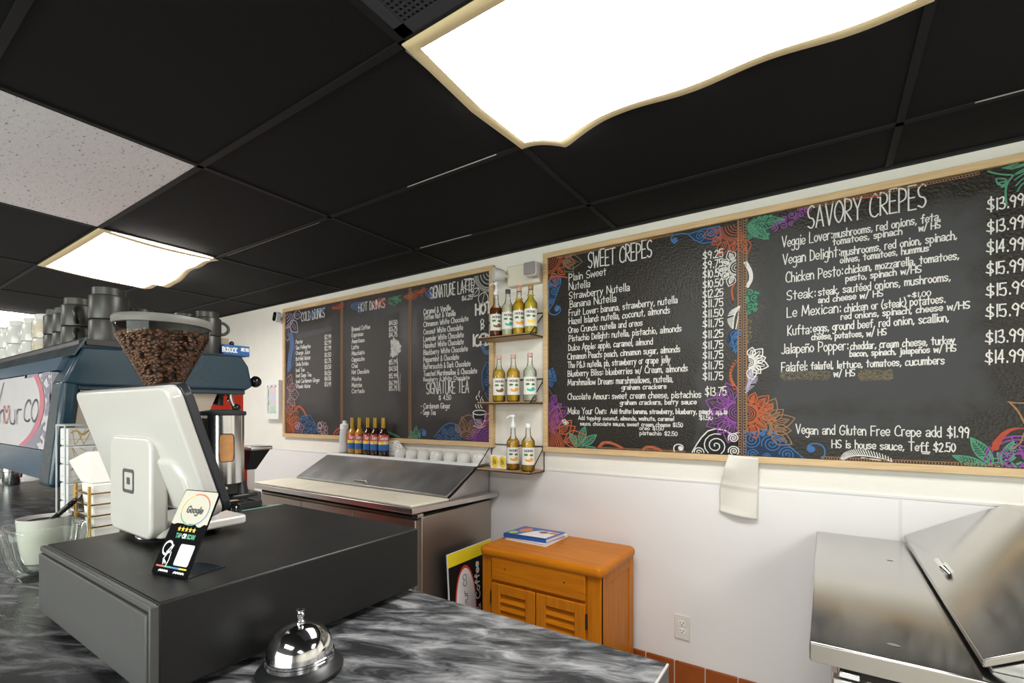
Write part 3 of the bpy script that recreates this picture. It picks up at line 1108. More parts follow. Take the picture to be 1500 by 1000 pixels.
lines(LB, 'heading', [('COLD DRINKS', 441.5, 470.5, 475.5, 13.5)], t=0.0075)
lines(LB, 'menu_text', [('Perrier', 433.7, 503.6, 443.6, 6.5), ('San Pellegrino', 433.7, 511.8, 455, 6.5), ('Orange Juice', 433.7, 519.8, 454, 6.5),
                        ('Bottled Water', 433.7, 528.2, 455, 6.5), ('Soda Drinks', 433.7, 536, 452, 6.5), ('Iced Tea', 433.7, 544.6, 446, 6.5),
                        ('Iced Sage Tea', 433.7, 552.5, 456, 6.5), ('Iced Cardamom Ginger', 433.7, 560.8, 468.4, 6.5), ('Vitamin Water', 433.7, 568.5, 455, 6.5)], t=0.0055)
lines(LB, 'price_text', [(s, 475.5, v, 485, 7.0) for s, v in zip(['$2.99', '$2.99', '$2.99', '$1.50', '$2.75', '$3.50', '$4.50', '$4.50', '$3.99'], [496.7, 505, 513.3, 523, 531.8, 540.4, 549.6, 557.2, 565.6])], t=0.0055)
lines(LB, 'heading', [('HOT DRINKS', 525.5, 456.6, 564, 12.5)], t=0.0075)
lines(LB, 'menu_text', [('Brewed Coffee', 515.6, 485, 542, 7.2), ('Espresso', 515.6, 493.6, 532, 7), ('Americano', 515.6, 502.6, 534, 7), ('Latte', 515.6, 511.4, 525.5, 7),
                        ('Macchiato', 515.6, 520.3, 534, 7), ('Cappuccino', 515.6, 529.4, 534, 7), ('Chai', 515.6, 538.7, 524, 7), ('Hot Chocolate', 515.6, 547.9, 540.6, 7.2),
                        ('Mocha', 515.6, 557.6, 529, 7), ('Matcha', 515.6, 567, 530, 7), ('Cortado', 515.6, 575.5, 534, 7)], t=0.0056)
lines(LB, 'price_text', [(s, 569.8, v, 582, 7.5) for s, v in zip(['$4.50', '$3.75', '$4.75'], [476.5, 485.4, 493.8])], t=0.0056)
lines(LB, 'price_text', [(s, 569.8, v, 582, 7.5) for s, v in zip(['$5.99', '$4.50', '$5.99', '$6.99', '$5.75'], [533.6, 543.4, 554, 563.8, 571.8])], t=0.0056)
# rubbed-out price, a dense white scribble
rg = random.Random(3)
d = Draw('white', 'dim')
c0 = W2(579, 510)
poly = [W2(*p) for p in ((572, 498), (577, 494), (584, 499), (588.5, 507), (587, 515), (582, 521), (575, 524), (571.5, 522), (572.5, 510))]
d.fill(poly)
pts = []
for k in range(150):
    a, r = rg.uniform(0, 6.28), rg.uniform(0, 1) ** 0.6
    j = rg.randrange(len(poly))
    q = poly[j]
    pts.append((c0[0] + (q[0] - c0[0]) * r, c0[1] + (q[1] - c0[1]) * r))
for a_, b_ in zip(pts[:-1], pts[1:]):
    d.line([a_, b_], 0.0045)
d.line([W2(582, 524), W2(583, 548), W2(584.5, 572)], 0.007)
d.done('chalk_smudge', LB, 'scribbled-out white price patch')
d = Draw('dim', 'fill_dim')
for k in range(26):
    d.line([W2(586 + rg.uniform(-1.5, 1.5), 545 + k), W2(586 + rg.uniform(-1.5, 1.5), 549 + k)], 0.003)
d.done('chalk_smudge', LB)
d = Draw('fill_dim', 'fill_dim')
d.fill([W2(433.5, 497), W2(486, 484), W2(486, 478), W2(433.5, 489)])
d.line([W2(434, 492), W2(486, 481)], .004)
d.done('chalk_smudge', LB)

lines(LB, 'heading', [('SIGNATURE LATTE', 630, 437.7, 694, 18)], t=0.0072)
lines(LB, 'price_text', [('$6.25', 676.5, 440.5, 692, 7.5)], t=0.0055)
lat = [('Caramel & Vanilla', 460, 660), ('Toffee Nut & Vanilla', 468.6, 667), ('Cinnamon White Chocolate', 478.6, 685.7), ('Coconut White Chocolate', 489.7, 678), ('Lavender White Chocolate', 500, 679),
       ('Hazelnut White Chocolate', 509.6, 679), ('Blackberry White Chocolate', 519.8, 685), ('Peppermint & Chocolate', 530.2, 672), ('Butterscotch & Dark Chocolate', 540.5, 689), ('Toasted Marshmallow & Chocolate', 550.8, 698.7)]
lines(LB, 'menu_text', [(s, 620.7, v, e, 9.0) for s, v, e in lat] + [('Raspberry & White Chocolate', 620.7, 558.3, 687.5, 6.5)], t=0.0054)
lines(LB, 'heading', [('SIGNATURE TEA', 625, 576.5, 686.7, 17.5)], t=0.0072)
lines(LB, 'price_text', [('$ 4.50', 642.8, 585.5, 660.7, 8)], t=0.0065)
lines(LB, 'menu_text', [('- Cardamom Ginger', 616.8, 598, 659.7, 9), ('- Sage Tea', 616.8, 607.2, 638, 8.5)], t=0.0054)
lines(LB, 'heading', [('HOT', 697, 461, 719, 15.5, 0.014)])
lines(LB, 'heading', [('O', 704.5, 474.5, 708.5, 7, 0.008), ('R', 705, 483, 709.5, 7.5, 0.008)])
lines(LB, 'heading', [('ICED', 692.7, 506.8, 717.5, 16, 0.014)])

# drawings on the left board
d = Draw('lilac')
c = W2(419.5, 452.5)
c = (-4.243, 2.394)
d.arcs(c, [.035, .065, .095, .125, .15], -88, -2, 0.009)
d.petal((-4.16, 2.30), (-4.05, 2.19), .35, .008, 2).petal((-4.11, 2.36), (-3.98, 2.34), .3, .008, 2).petal((-4.21, 2.27), (-4.21, 2.12), .35, .008, 2)
d.done('chalk_flower', LB)
d = Draw('slate', 'fill_blue')
for k in range(5):
    d.spl([W2(423 + k * 1.1, 488), W2(425.5 + k * 1.1, 505), W2(423 + k * 1.2, 522), W2(421 + k * 0.9, 543)], .012)
d.spl([W2(428, 487), W2(431.5, 505), W2(430, 530), W2(421, 547)], .010)
d.done('chalk_paisley', LB)
d = Draw('red')
d.spl([W2(429, 490), W2(431, 505), W2(427.5, 522)], .008)
d.spl([W2(421.5, 550), W2(427, 557), W2(430, 568)], .007)
d.done('chalk_scroll', LB)
d = Draw('pink')
c = W2(420.5, 578)
d.flower((-4.243, c[1]), .06, .21, -80, 80, 5, .38, .006, 3, 2)
d.done('chalk_flower', LB)
d = Draw('orange', 'fill_red')
c = W2(421, 637)
d.fill([W2(420.8, 600), W2(426, 603), W2(433, 612), W2(437, 622), W2(436, 637.5), W2(421, 637)])
d.flower((-4.243, 1.258), .10, .30, 0, 92, 4, .36, .008, 5, 3)
d.spl([W2(433, 601), W2(438, 595), W2(444, 600), W2(448.5, 608)], .020)
d.spl([W2(432, 598.5), W2(438, 594.5), W2(446, 601)], .012)
d.done('chalk_flower', LB)
d = Draw('brown', 'fill_red')
d.petal(W2(421.5, 615), W2(431, 590), .3, .007, 3).petal(W2(424, 620), W2(437, 602), .3, .007, 3)
d.done('chalk_leaf_spray', LB)
d = Draw('slate', 'fill_blue')
poly = [W2(*p) for p in ((437, 637), (434.5, 630), (436, 620), (441, 611), (448, 607), (455, 609), (461, 619), (465.5, 632), (467, 640))]
d.fill(poly)
d.scroll(poly, .012, .030, 4, .0055, 1.4, 1800)
d.done('chalk_paisley', LB)
d = Draw('pink')
c = W2(435.5, 624)
d.spiral(c, .04, 2, .008)
d.done('chalk_curl', LB)
d = Draw('pink')
c = W2(473, 629.5)
d.arc(c, .02, 0, 360, .006).arc(c, .034, 0, 360, .005)
for k in range(9):
    a = 2 * math.pi * k / 9 + 0.3
    d.petal((c[0] + .034 * math.cos(a), c[1] + .034 * math.sin(a)), (c[0] + .078 * math.cos(a), c[1] + .078 * math.sin(a)), .4, .005, 0)
d.done('chalk_flower', LB)
d = Draw('lilac')
d.arc(W2(468.5, 623), .028, 0, 360, .008)
d.done('chalk_ring', LB)
d = Draw('red')
d.spl([W2(488, 640), W2(491, 632), W2(496, 627.5), W2(500, 627)], .016).spl([W2(490.5, 640), W2(494, 634), W2(499, 631)], .010)
d.done('chalk_scroll', LB)
for (col, pl, sd) in (('blue', ((455, 457), (470, 450), (476, 452), (462, 462), (450, 468)), 5), ('red', ((484, 452), (493, 447), (502, 445), (499, 450), (490, 453)), 6),
                      ('slate', ((512, 448), (524, 442), (532, 445), (530, 456), (522, 458)), 7), ('red', ((545, 441), (560, 436), (564, 442), (556, 452), (548, 447)), 8),
                      ('green', ((568, 437), (582, 432), (585, 436), (582, 446), (576, 440), (570, 447)), 9), ('orange', ((587, 435), (597, 432), (612, 428), (622, 420), (624, 427), (612, 434), (598, 438)), 10),
                      ('slate', ((622, 429), (632, 424), (632, 434), (626, 437)), 11)):
    d = Draw(col)
    poly = [W2(*p) for p in pl]
    d.scroll(poly, .006, .022, sd, .0055, 1.3, 1500, outline=False)
    for k in range(30):
        a, bq = random.Random(sd * 31 + k).sample(poly, 2)
        f = random.Random(k).uniform(.2, .8)
        m = (a[0] + (bq[0] - a[0]) * f, a[1] + (bq[1] - a[1]) * f)
        d.line([m, (m[0] + .03, m[1] + .012 * (k % 3 - 1))], .004)
    d.done('chalk_swirl', LB)
d = Draw('white', 'fill_black')
c = (-1.862, 2.385)
d.flower(c, .10, .23, 184, 266, 3, .42, .005, 4, 1)
d.done('chalk_flower', LB)
d = Draw('green', 'fill_green')
b0 = W2(609, 646)
for tip in (W2(598, 640), W2(602, 631), W2(610, 624), W2(616, 634)):
    d.leaf(b0, tip, .22, .006, 4)
d.done('chalk_leaf_spray', LB)
d = Draw('green')
d.spl([W2(568, 632), W2(578, 636), W2(587, 641), W2(594, 646)], .008).spl([W2(572, 635), W2(582, 640), W2(590, 646)], .006)
d.done('chalk_scroll', LB)
d = Draw('blue', 'blue')
c = W2(620, 635)
d.disc(W2(621.5, 634), .022)
d.spiral(c, .055, 1.3, .006, -1.2, -1)
d.done('chalk_curl', LB)
d = Draw('slate', 'fill_blue')
poly = [W2(*p) for p in ((627, 647), (636, 640), (644, 630), (652, 622), (661, 619), (670, 622), (675, 630), (677, 640), (674, 650))]
d.fill(poly)
d.scroll(poly, .014, .036, 12, .005, 2.0, 2400)
d.done('chalk_wave', LB)
d = Draw('brown')
c = W2(684, 648)
d.flower((c[0], 1.26), .06, .17, 30, 150, 4, .3, .005, 4, 3)
d.spl([W2(672, 622), W2(680, 610), W2(690, 608), W2(696, 618)], .006)
d.done('chalk_flower', LB)
d = Draw('purple', 'fill_purple')
d.fill([(-1.862, 1.26), (-1.862, 1.40), (-1.92, 1.38), (-1.98, 1.33), (-2.0, 1.26)])
d.flower((-1.862, 1.258), .11, .20, 90, 180, 5, .32, .005, 6, 2)
d.done('chalk_flower', LB)
d = Draw('fill_red')
d = Draw('orange', 'fill_red')
d.fill([W2(707, 628), W2(717, 590), W2(723, 580), W2(723.5, 625)])
for k in range(12):
    d.spl([W2(708 + k * .5, 628 - k * 3), W2(714 + k * .4, 618 - k * 2.5), W2(722, 612 - k * 2.4)], .003)
d.done('chalk_leaf_spray', LB)
d = Draw('slate', 'fill_blue')
poly = [W2(*p) for p in ((722, 520), (713, 530), (706.5, 545), (706, 560), (710, 575), (716, 586), (723, 580))]
d.fill(poly)
d.scroll(poly, .014, .034, 13, .0045, 1.8, 1600)
d.spl([W2(707, 507), W2(712, 516), W2(721, 512)], .03)
d.done('chalk_paisley', LB)
# the steaming cup
d = Draw('white', 'fill_black')
cx, cz = W2(702.5, 604)
d.fill([(cx - .055, cz), (cx + .05, cz), (cx + .03, cz - .075), (cx - .03, cz - .08)])
d.arc((cx, cz), .055, 0, 360, .007, ry=.016)
d.spl([(cx - .055, cz), (cx - .047, cz - .05), (cx - .02, cz - .085), (cx + .02, cz - .085), (cx + .043, cz - .05), (cx + .055, cz)], .008)
d.spl([(cx + .052, cz - .012), (cx + .083, cz - .01), (cx + .078, cz - .045), (cx + .043, cz - .058)], .008)
for k in range(4):
    d.line([(cx - .04 + k * .012, cz - .045), (cx - .015 + k * .012, cz - .078)], .004)
d.spl([(cx - .05, cz - .09), (cx, cz - .103), (cx + .05, cz - .088)], .005)
for k in (-1, 0, 1):
    x = cx + k * .022
    d.spl([(x, cz + .03), (x - .012, cz + .05), (x + .010, cz + .075), (x - .006, cz + .10 + .02 * (k == 0)), (x + .002, cz + .115 + .03 * (k == 0))], .006)
d.done('chalk_cup', LB, 'white chalk drawing of a steaming cup')

# ---- right board: crepes
XD = on_y(1087.5, 520, BRD).x
M['board_right'] = board_mat('right_board_paint', (0.0165, 0.0120, 0.0080), (0.054, 0.055, 0.055), [
    (XD + 0.06, 0.56, 1.42, 2.32, 0.10, 1.0), (XD + 0.15, 0.46, 1.32, 1.50, 0.10, 1.0), (-0.56, -0.47, 1.30, 1.98, 0.05, 0.8), (-0.66, -0.5, 1.80, 2.0, 0.08, 0.8)], rough=0.40, bump=1.0, hazy=0.15)
RB = thing('menu_board', 'wide framed chalkboard of sweet and savory crepes, right of the shelves', 'chalkboard', (-0.22, BRD, 1.22))
obj('panel', MB().box(-1.42, 0.975, BRD, WALL, 1.235, 2.41), M['board_right'], RB)
frame_rails(RB, -1.448, 1.0, 1.212, 2.432, 0.032)
d = Draw('brown', 'brown')
d.chain((XD - .010, 1.255), (XD - .010, 2.395), .0075).chain((XD + .010, 1.255), (XD + .010, 2.395), .0075)
d.fill([(XD - .022, 1.25), (XD - .018, 1.25), (XD - .018, 2.4), (XD - .022, 2.4)])
d.fill([(XD + .018, 1.25), (XD + .022, 1.25), (XD + .022, 2.4), (XD + .018, 2.4)])
d.done('painted_divider', RB)
lines(RB, 'heading', [('SWEET CREPES', 862, 393, 954.5, 24)], t=0.0065)
sw = [('Plain Sweet', 833.6, 411.6, 888, 12), ('Nutella', 833.6, 425, 864, 12), ('Strawberry Nutella', 834, 438.2, 922, 12), ('Banana Nutella', 835, 450.4, 902.4, 12),
      ('Fruit Lover: banana, strawberry, nutella', 833.6, 463, 992, 11), ('Hazel Island: nutella, coconut, almonds', 833.6, 475, 981, 11), ('Oreo Crunch: nutella and oreos', 833, 487.6, 941, 10.5),
      ('Pistachio Delight: nutella, pistachio, almonds', 833.6, 500, 998, 10.5), ('Dulce Apple: apple, caramel, almond', 833, 513.6, 956, 10.5), ('Cinnamon Peach: peach, cinnamon sugar, almonds', 831.6, 526.4, 996, 10.5),
      ('The P&J: nutella, pb, strawberry or grape jelly', 832, 539, 981.6, 10.5), ('Blueberry Bliss: blueberries w/ Cream, almonds', 832, 551.4, 1007, 10.5), ('Marshmallow Dream: marshmallows, nutella,', 832, 564.4, 985.6, 10.5),
      ('graham crackers', 911, 570.6, 976, 8), ('Chocolate Amour: sweet cream cheese, pistachios', 832, 585, 1027, 10.5), ('graham crackers, berry sauce', 908.6, 592.6, 1020, 8),
      ('Make Your Own:', 832, 606, 888, 10.5), ('Add fruits: banana, strawberry, blueberry, peach, apple', 894.4, 605.6, 1065, 8), ('Add topping: coconut, almonds, walnuts, caramel', 847.4, 614.6, 987, 6.5), ('$1.50', 1024.4, 614.6, 1043.6, 7.5),
      ('sauce, chocolate sauce, sweet cream cheese $1.50', 850, 622.6, 1000, 6.5), ('oreo $1.50', 937, 629.2, 972, 6.2), ('pistachio $2.50', 937.4, 636.6, 992, 6.5)]
lines(RB, 'menu_text', sw, t=0.0044)
pr = ['$9.25', '$9.75', '$10.50', '$10.50', '$12.25', '$11.75', '$11.50', '$11.75', '$11.25', '$11.75', '$11.75', '$11.75', '$11.75']
pv = [380.5, 394.5, 408, 422.4, 437, 451.2, 465.6, 480, 495.8, 511.6, 526, 541, 556.6]
lines(RB, 'price_text', [(s, 1029.5, v, 1059, 13.5) for s, v in zip(pr, pv)], t=0.0046)
lines(RB, 'price_text', [('$13.75', 1033, 579.5, 1063.6, 15)], t=0.0046)
lines(RB, 'heading', [('SAVORY CREPES', 1183.6, 334.6, 1356, 33)], t=0.0055)
sv = [('Veggie Lover:', 1145.8, 362.4, 1218.6, 17), ('mushrooms, red onions, feta,', 1221.4, 348.6, 1377, 13.5), ('tomatoes, spinach', 1220, 359.2, 1321, 11.5), ('w/ HS', 1346, 338.8, 1377, 11),
      ('Vegan Delight:', 1147, 387.6, 1230, 17), ('mushrooms, red onion, spinach,', 1232.6, 375, 1401, 13.5), ('olives, tomatoes, hummus', 1231, 385.6, 1360, 11),
      ('Chicken Pesto:', 1151.4, 414, 1234, 17), ('chicken, mozzarella, tomatoes,', 1238, 401, 1404, 13.5), ('pesto, spinach w/HS', 1239, 412.2, 1349, 11),
      ('Steak:', 1153, 439.4, 1194, 16), ('steak, saut\u00e9ed onions, mushrooms,', 1199, 433, 1391.6, 13.5), ('and cheese w/ HS', 1199, 443.8, 1293, 10.5),
      ('Le Mexican:', 1153, 465, 1231, 16.5), ('chicken or (steak) potatoes.', 1237, 457, 1384, 13.5), ('+$1.00', 1329, 436.6, 1363, 8), ('red onions, spinach, cheese w/HS', 1232, 468, 1420, 11),
      ('Kufta:', 1154, 491, 1188, 16), ('eggs, ground beef, red onion, scallion,', 1191.4, 486, 1389, 13.5), ('cheese, potatoes, w/ HS', 1189, 498, 1298, 10.5),
      ('Jalape\u00f1o Popper:', 1145, 518, 1242, 16), ('cheddar, cream cheese, turkey', 1246, 512, 1398, 12.5), ('bacon, spinach, jalepe\u00f1os w/ HS', 1245, 522.4, 1400, 10.5),
      ('Falafel:', 1145, 544, 1182, 15.5), ('falafel, lettuce, tomatoes, cucumbers', 1188, 541, 1383, 12.5), ('w/ HS', 1221.4, 551.6, 1252, 11),
      ('Vegan and Gluten Free Crepe add $1.99', 1166, 635, 1419, 16), ('HS is house sauce, Teff $2.50', 1218.6, 655.4, 1399, 13.5)]
lines(RB, 'menu_text', sv, t=0.0043)
pr = ['$13.99', '$13.99', '$14.99', '$15.99', '$15.99', '$15.99', '$13.99', '$14.99']
rows = [(s, 1446 - k * .4, v, 1499 + (k in (4, 5)) * 6, 18) for k, (s, v) in enumerate(zip(pr, [309.5, 341.5, 372, 403, 434.4, 465.6, 502.6, 532]))]
lines(RB, 'price_text', rows[:6], t=0.0048)
lines(RB, 'price_text', rows[6:], t=0.0048)
d = Draw('white')
d.line([W2(1350, 661.5), W2(1362, 662)], .005).line([W2(1351, 664), W2(1361, 664.4)], .004)
d.done('underline', RB)
rg = random.Random(9)
for (u0, u1) in ((1142, 1216), (1256, 1306)):
    d = Draw('olive')
    for k in range(260):
        u = rg.uniform(u0, u1)
        v = rg.uniform(543.5, 556) if u0 < 1200 else rg.uniform(542, 557)
        p = W2(u, v)
        d.line([p, (p[0] + rg.uniform(.003, .009), p[1] + rg.uniform(-.005, .005))], .0022)
    d.done('chalk_smudge', RB, 'rubbed-out speckled line')

# drawings round the sweet list
XL, ZB, ZT = -1.414, 1.246, 2.398
d = Draw('orange', 'fill_red')
d.flower((XL, ZT), .075, .185, 272, 356, 3, .36, .0055, 5, 3)
d.spl([W2(803, 407), W2(818, 404.5), W2(831, 406.5)], .007)
d.done('chalk_flower', RB)
d = Draw('olive')
b0 = W2(826, 384)
for tip in (W2(853, 383), W2(838, 373), W2(840, 398)):
    d.petal(b0, tip, .33, .005, 3)
d.done('chalk_leaf_spray', RB)
d = Draw('blue', 'fill_blue')
poly = [W2(*p) for p in ((804, 412), (812, 404), (822, 405), (821, 416), (816, 430), (811, 444), (804, 455))]
d.fill(poly)
d.scroll(poly, .012, .030, 21, .004, 2.2, 1800)
d.spl([W2(804, 455), W2(806.5, 459.5), W2(814, 461), W2(820.5, 456), W2(820, 449.5), W2(815, 447.5)], .006)
d.disc(W2(816, 452), .017, 18, True)
d.done('chalk_paisley', RB)
d = Draw('blue', 'fill_blue')
poly = [W2(*p) for p in ((803, 542), (809, 537.5), (815, 545), (816, 556), (810, 566), (803.5, 566))]
d.fill(poly)
d.scroll(poly, .006, .018, 22, .004, 1.5, 1500, False)
d.done('chalk_paisley', RB)
d = Draw('purple', 'fill_purple')
d.fill([W2(801.5, 590), W2(812, 595), W2(823, 612), W2(824, 622), W2(812, 630), W2(801.5, 620)])
d.flower((XL, W2(802, 606)[1]), .055, .125, -85, 85, 5, .4, .005, 5, 2)
d.spl([W2(803, 568), W2(809, 578), W2(816, 590), W2(815, 598)], .003)
d.spl([W2(815, 598), W2(826, 596), W2(831, 596), W2(826, 605)], .003)
d.done('chalk_flower', RB)
d = Draw('orange', 'fill_red')
d.fill([W2(801.3, 612), W2(808, 626), W2(816, 636), W2(822, 648), W2(824, 658), W2(801.3, 657)])
d.flower((XL, ZB), .085, .26, 2, 90, 3, .33, .0065, 6, 5)
d.spl([W2(815, 628), W2(828, 623), W2(843, 624.5)], .006).spl([W2(843, 624.5), W2(838, 636), W2(828, 646)], .006)
d.spl([W2(828, 647), W2(838, 650), W2(848, 658)], .007)
d.done('chalk_flower', RB)
d = Draw('white')
d.flower(W2(826, 622), .012, .035, 10, 120, 4, .5, .0035, 2, 1)
d.done('chalk_flower', RB)
d = Draw('green', 'fill_green')
b0 = W2(848, 656)
for tip, w in ((W2(834.5, 634), .22), (W2(857, 624.5), .22), (W2(874, 636.5), .20), (W2(880, 660), .15)):
    d.leaf((b0[0] + (tip[0] - b0[0]) * .2, b0[1] + (tip[1] - b0[1]) * .2), tip, w, .0055, 6)
d.arcs(b0, [.012, .022, .032], 0, 180, .004)
d.done('chalk_leaf_spray', RB)
d = Draw('orange')
d.spl([W2(876, 657), W2(884, 649), W2(894, 648.5), W2(906, 653), W2(917, 660)], .014).spl([W2(876, 655), W2(883, 647.5), W2(895, 647)], .008)
d.done('chalk_scroll', RB)
d = Draw('orange')
d.spl([W2(939, 661), W2(946, 655.5), W2(956, 655), W2(968, 659), W2(980, 665)], .013).spl([W2(941, 659), W2(947, 654), W2(958, 654)], .008)
d.done('chalk_scroll', RB)
d = Draw('white', 'fill_black')
poly = [W2(*p) for p in ((1003, 668), (1014, 662), (1021, 650), (1028, 640), (1037, 631), (1049, 627.5), (1062, 630), (1072, 636), (1082.5, 633), (1083, 672))]
d.fill(poly)
d.scroll(poly, .018, .062, 25, .005, 2.4, 2600)
d.spl([W2(1006, 667), W2(996, 665.5), W2(988, 661), W2(988, 653), W2(994, 650.5), W2(1000, 653), W2(1000, 658), W2(996, 659.5)], .0055)
d.disc(W2(996.5, 656), .011, 14, True)
d.done('chalk_wave', RB)
d = Draw('purple', 'fill_purple')
c = (XD - .026, W2(1083, 604)[1])
d.flower(c, .045, .155, 95, 268, 7, .36, .005, 4, 3)
d.spl([W2(1050, 595), W2(1062, 585), W2(1078, 574)], .003)
d.done('chalk_flower', RB)
d = Draw('orange')
for k in range(10):
    a = k / 9
    p = W2(1080 - 10 * math.sin(math.pi * (a * .8 + .1)), 528 + 40 * a)
    d.disc(p, .004 + .006 * a, 8, True)
d.spl([W2(1081, 526), W2(1071, 548), W2(1080, 572)], .003)
d.done('chalk_beads', RB)
d = Draw('blue', 'fill_blue')
poly = [W2(*p) for p in ((1083.5, 484), (1074, 482), (1067, 489), (1066, 501), (1072, 514), (1083.5, 520))]
d.fill(poly)
d.scroll(poly, .008, .022, 26, .004, 1.2, 1500, False)
d.feather([W2(1083, 482), W2(1072, 496), W2(1078, 518)], .03, .004, 14)
d.done('chalk_feather', RB)
d = Draw('white')
d.feather([W2(1083.5, 449), W2(1076, 462), W2(1073.5, 481)], -.028, .006, 15)
d.line([W2(1083.5, 449), W2(1081, 466), W2(1078, 482)], .004)
d.done('chalk_feather', RB)
d = Draw('white')
d.flower((XD - .026, W2(1083, 391)[1]), .032, .095, 95, 265, 5, .4, .0035, 3, 4)
d.done('chalk_flower', RB)
d = Draw('orange')
d.spl([W2(1075, 416), W2(1072, 425), W2(1074, 439)], .008)
d.done('chalk_scroll', RB)
d = Draw('orange')
d.flower((XD - .026, ZT - .02), .065, .16, 178, 300, 5, .36, .0045, 5, 3)
d.done('chalk_flower', RB)
d = Draw('blue', 'fill_blue')
poly = [W2(*p) for p in ((1008, 343), (1018, 352), (1030, 356.5), (1045, 354), (1056, 345), (1054, 331), (1030, 336))]
poly = [(x, min(z, ZT)) for x, z in poly]
d.fill(poly)
d.scroll(poly, .012, .030, 27, .004, 2, 1500)
d.spl([W2(1008, 343), W2(997, 342.5), W2(986, 345), W2(983.5, 351), W2(988, 356), W2(993, 352)], .006)
d.disc(W2(988.5, 351.5), .013, 14, True)
d.done('chalk_paisley', RB)
d = Draw('brown')
d.chain((W2(880, 661)[0], ZB + .004), (W2(1002, 668)[0], ZB + .004), .005, .0025)
d.done('chalk_chain', RB)
d = Draw('brown')
d.chain((XL + .06, ZT - .006), (W2(985, 350)[0], ZT - .006), .004, .002)
d.done('chalk_chain', RB)

# drawings round the savory list
d = Draw('green', 'fill_green')
poly = [W2(*p) for p in ((1093, 325), (1110, 317), (1130, 314), (1150, 321), (1140, 328), (1125, 330), (1128, 346), (1120, 352), (1108, 346), (1098, 350), (1093.5, 356))]
poly = [(x, min(z, ZT)) for x, z in poly]
d.fill(poly)
d.scroll(poly, .005, .020, 31, .0035, 1.6, 2600, False)
b0 = W2(1095, 330)
for tip in (W2(1150, 322), W2(1126, 350), W2(1110, 346)):
    d.leaf(b0, tip, .18, .004, 10, False)
d.done('chalk_leaf_spray', RB)
d = Draw('purple')
poly = [W2(*p) for p in ((1124, 334), (1136, 326), (1150, 312), (1172, 303), (1198, 296), (1192, 306), (1178, 316), (1168, 326), (1150, 335), (1134, 340))]
poly = [(x, min(z, ZT)) for x, z in poly]
d.scroll(poly, .006, .018, 32, .0045, 1.6, 2600, False)
d.done('chalk_swirl', RB)
d = Draw('red')
d.spl([W2(1240, 296), W2(1252, 292), W2(1266, 290), W2(1290, 287)], .006)
d.done('chalk_scroll', RB)
d = Draw('white')
d.spl([W2(1092.5, 385), W2(1099, 397), W2(1100, 409), W2(1095, 419)], .017)
d.done('chalk_feather', RB)
d = Draw('green', 'fill_green')
poly = [W2(*p) for p in ((1092.5, 423), (1103, 424), (1115, 430), (1110, 440), (1109, 455), (1099, 461), (1092.5, 460))]
d.fill(poly)
d.scroll(poly, .005, .018, 33, .0045, 1.3, 2000, False)
d.done('chalk_swirl', RB)
d = Draw('olive')
poly = [W2(*p) for p in ((1092.5, 463), (1100, 470), (1103, 484), (1100, 500), (1092.5, 508))]
d.scroll(poly, .004, .016, 34, .0035, 1.3, 1500, False)
d.done('chalk_swirl', RB)
d = Draw('white')
c = (XD + .03, W2(1093, 531)[1])
d.flower(c, .022, .085, -95, 95, 6, .4, .005, 3, 2)
d.done('chalk_flower', RB)
d = Draw('lilac')
d.feather([W2(1097, 545), W2(1100.5, 557), W2(1092.5, 575)], .025, .006, 14)
d.spl([W2(1096, 548), W2(1097, 560), W2(1092.5, 570)], .010)
d.done('chalk_feather', RB)
d = Draw('orange', 'fill_red')
c = (XD + .024, W2(1092, 606)[1])
d.flower(c, .04, .125, -88, 88, 6, .34, .005, 4, 5)
d.spl([W2(1110, 592), W2(1122, 591), W2(1132, 594.5), W2(1122, 602), W2(1111, 611), (W2(1111, 633))], .007)
d.done('chalk_flower', RB)
d = Draw('brown')
c = W2(1112, 626)
d.flower(c, .045, .155, -40, 75, 5, .32, .0045, 4, 4)
d.done('chalk_flower', RB)
d = Draw('blue', 'fill_blue')
poly = [W2(*p) for p in ((1089, 632), (1106, 633), (1120, 629.5), (1133, 633), (1145, 642), (1158, 655), (1170, 665), (1182, 673), (1189, 677), (1089, 673))]
d.fill(poly)
d.scroll(poly, .014, .044, 36, .0042, 2.6, 2800)
d.spl([W2(1172, 667), W2(1184, 675), W2(1198, 675.5), W2(1207, 668), W2(1208, 658), W2(1202, 651), W2(1191, 649.5), W2(1184, 653), W2(1183, 659)], .006)
d.disc(W2(1188, 657.5), .016, 16, True)
d.done('chalk_wave', RB)
d = Draw('white')
d.feather([W2(1234, 676), W2(1243, 669), W2(1262, 667), W2(1290, 671), W2(1322, 681)], .026, .005, 34)
d.line([W2(1322, 681), W2(1290, 674), W2(1262, 670), W2(1236, 677)], .004)
d.done('chalk_feather', RB)
d = Draw('brown')
d.chain((W2(1205, 677)[0], ZB + .006), (W2(1466, 692)[0], ZB + .006), .0055, .003)
d.done('chalk_chain', RB)
d = Draw('brown')
d.chain((W2(1170, 303)[0], ZT - .008), (W2(1432, 248)[0], ZT - .008), .0055, .0025)
d.done('chalk_chain', RB)
d = Draw('green', 'fill_green')
b0 = W2(1463, 690)
for tip, w in ((W2(1395.5, 667), .15), (W2(1422, 641), .18), (W2(1486, 645), .17), (W2(1400, 688), .10)):
    d.leaf((b0[0] + (tip[0] - b0[0]) * .22, b0[1] + (tip[1] - b0[1]) * .22), tip, w, .0052, 10)
d.arcs(b0, [.018, .034, .050], 10, 180, .0045)
for k in range(9):
    a = math.radians(12 + k * 20)
    d.line([(b0[0] + .058 * math.cos(a), b0[1] + .058 * math.sin(a)), (b0[0] + .07 * math.cos(a), b0[1] + .07 * math.sin(a))], .008)
d.done('chalk_leaf_spray', RB)
d = Draw('purple', 'fill_purple')
c = W2(1492, 674)
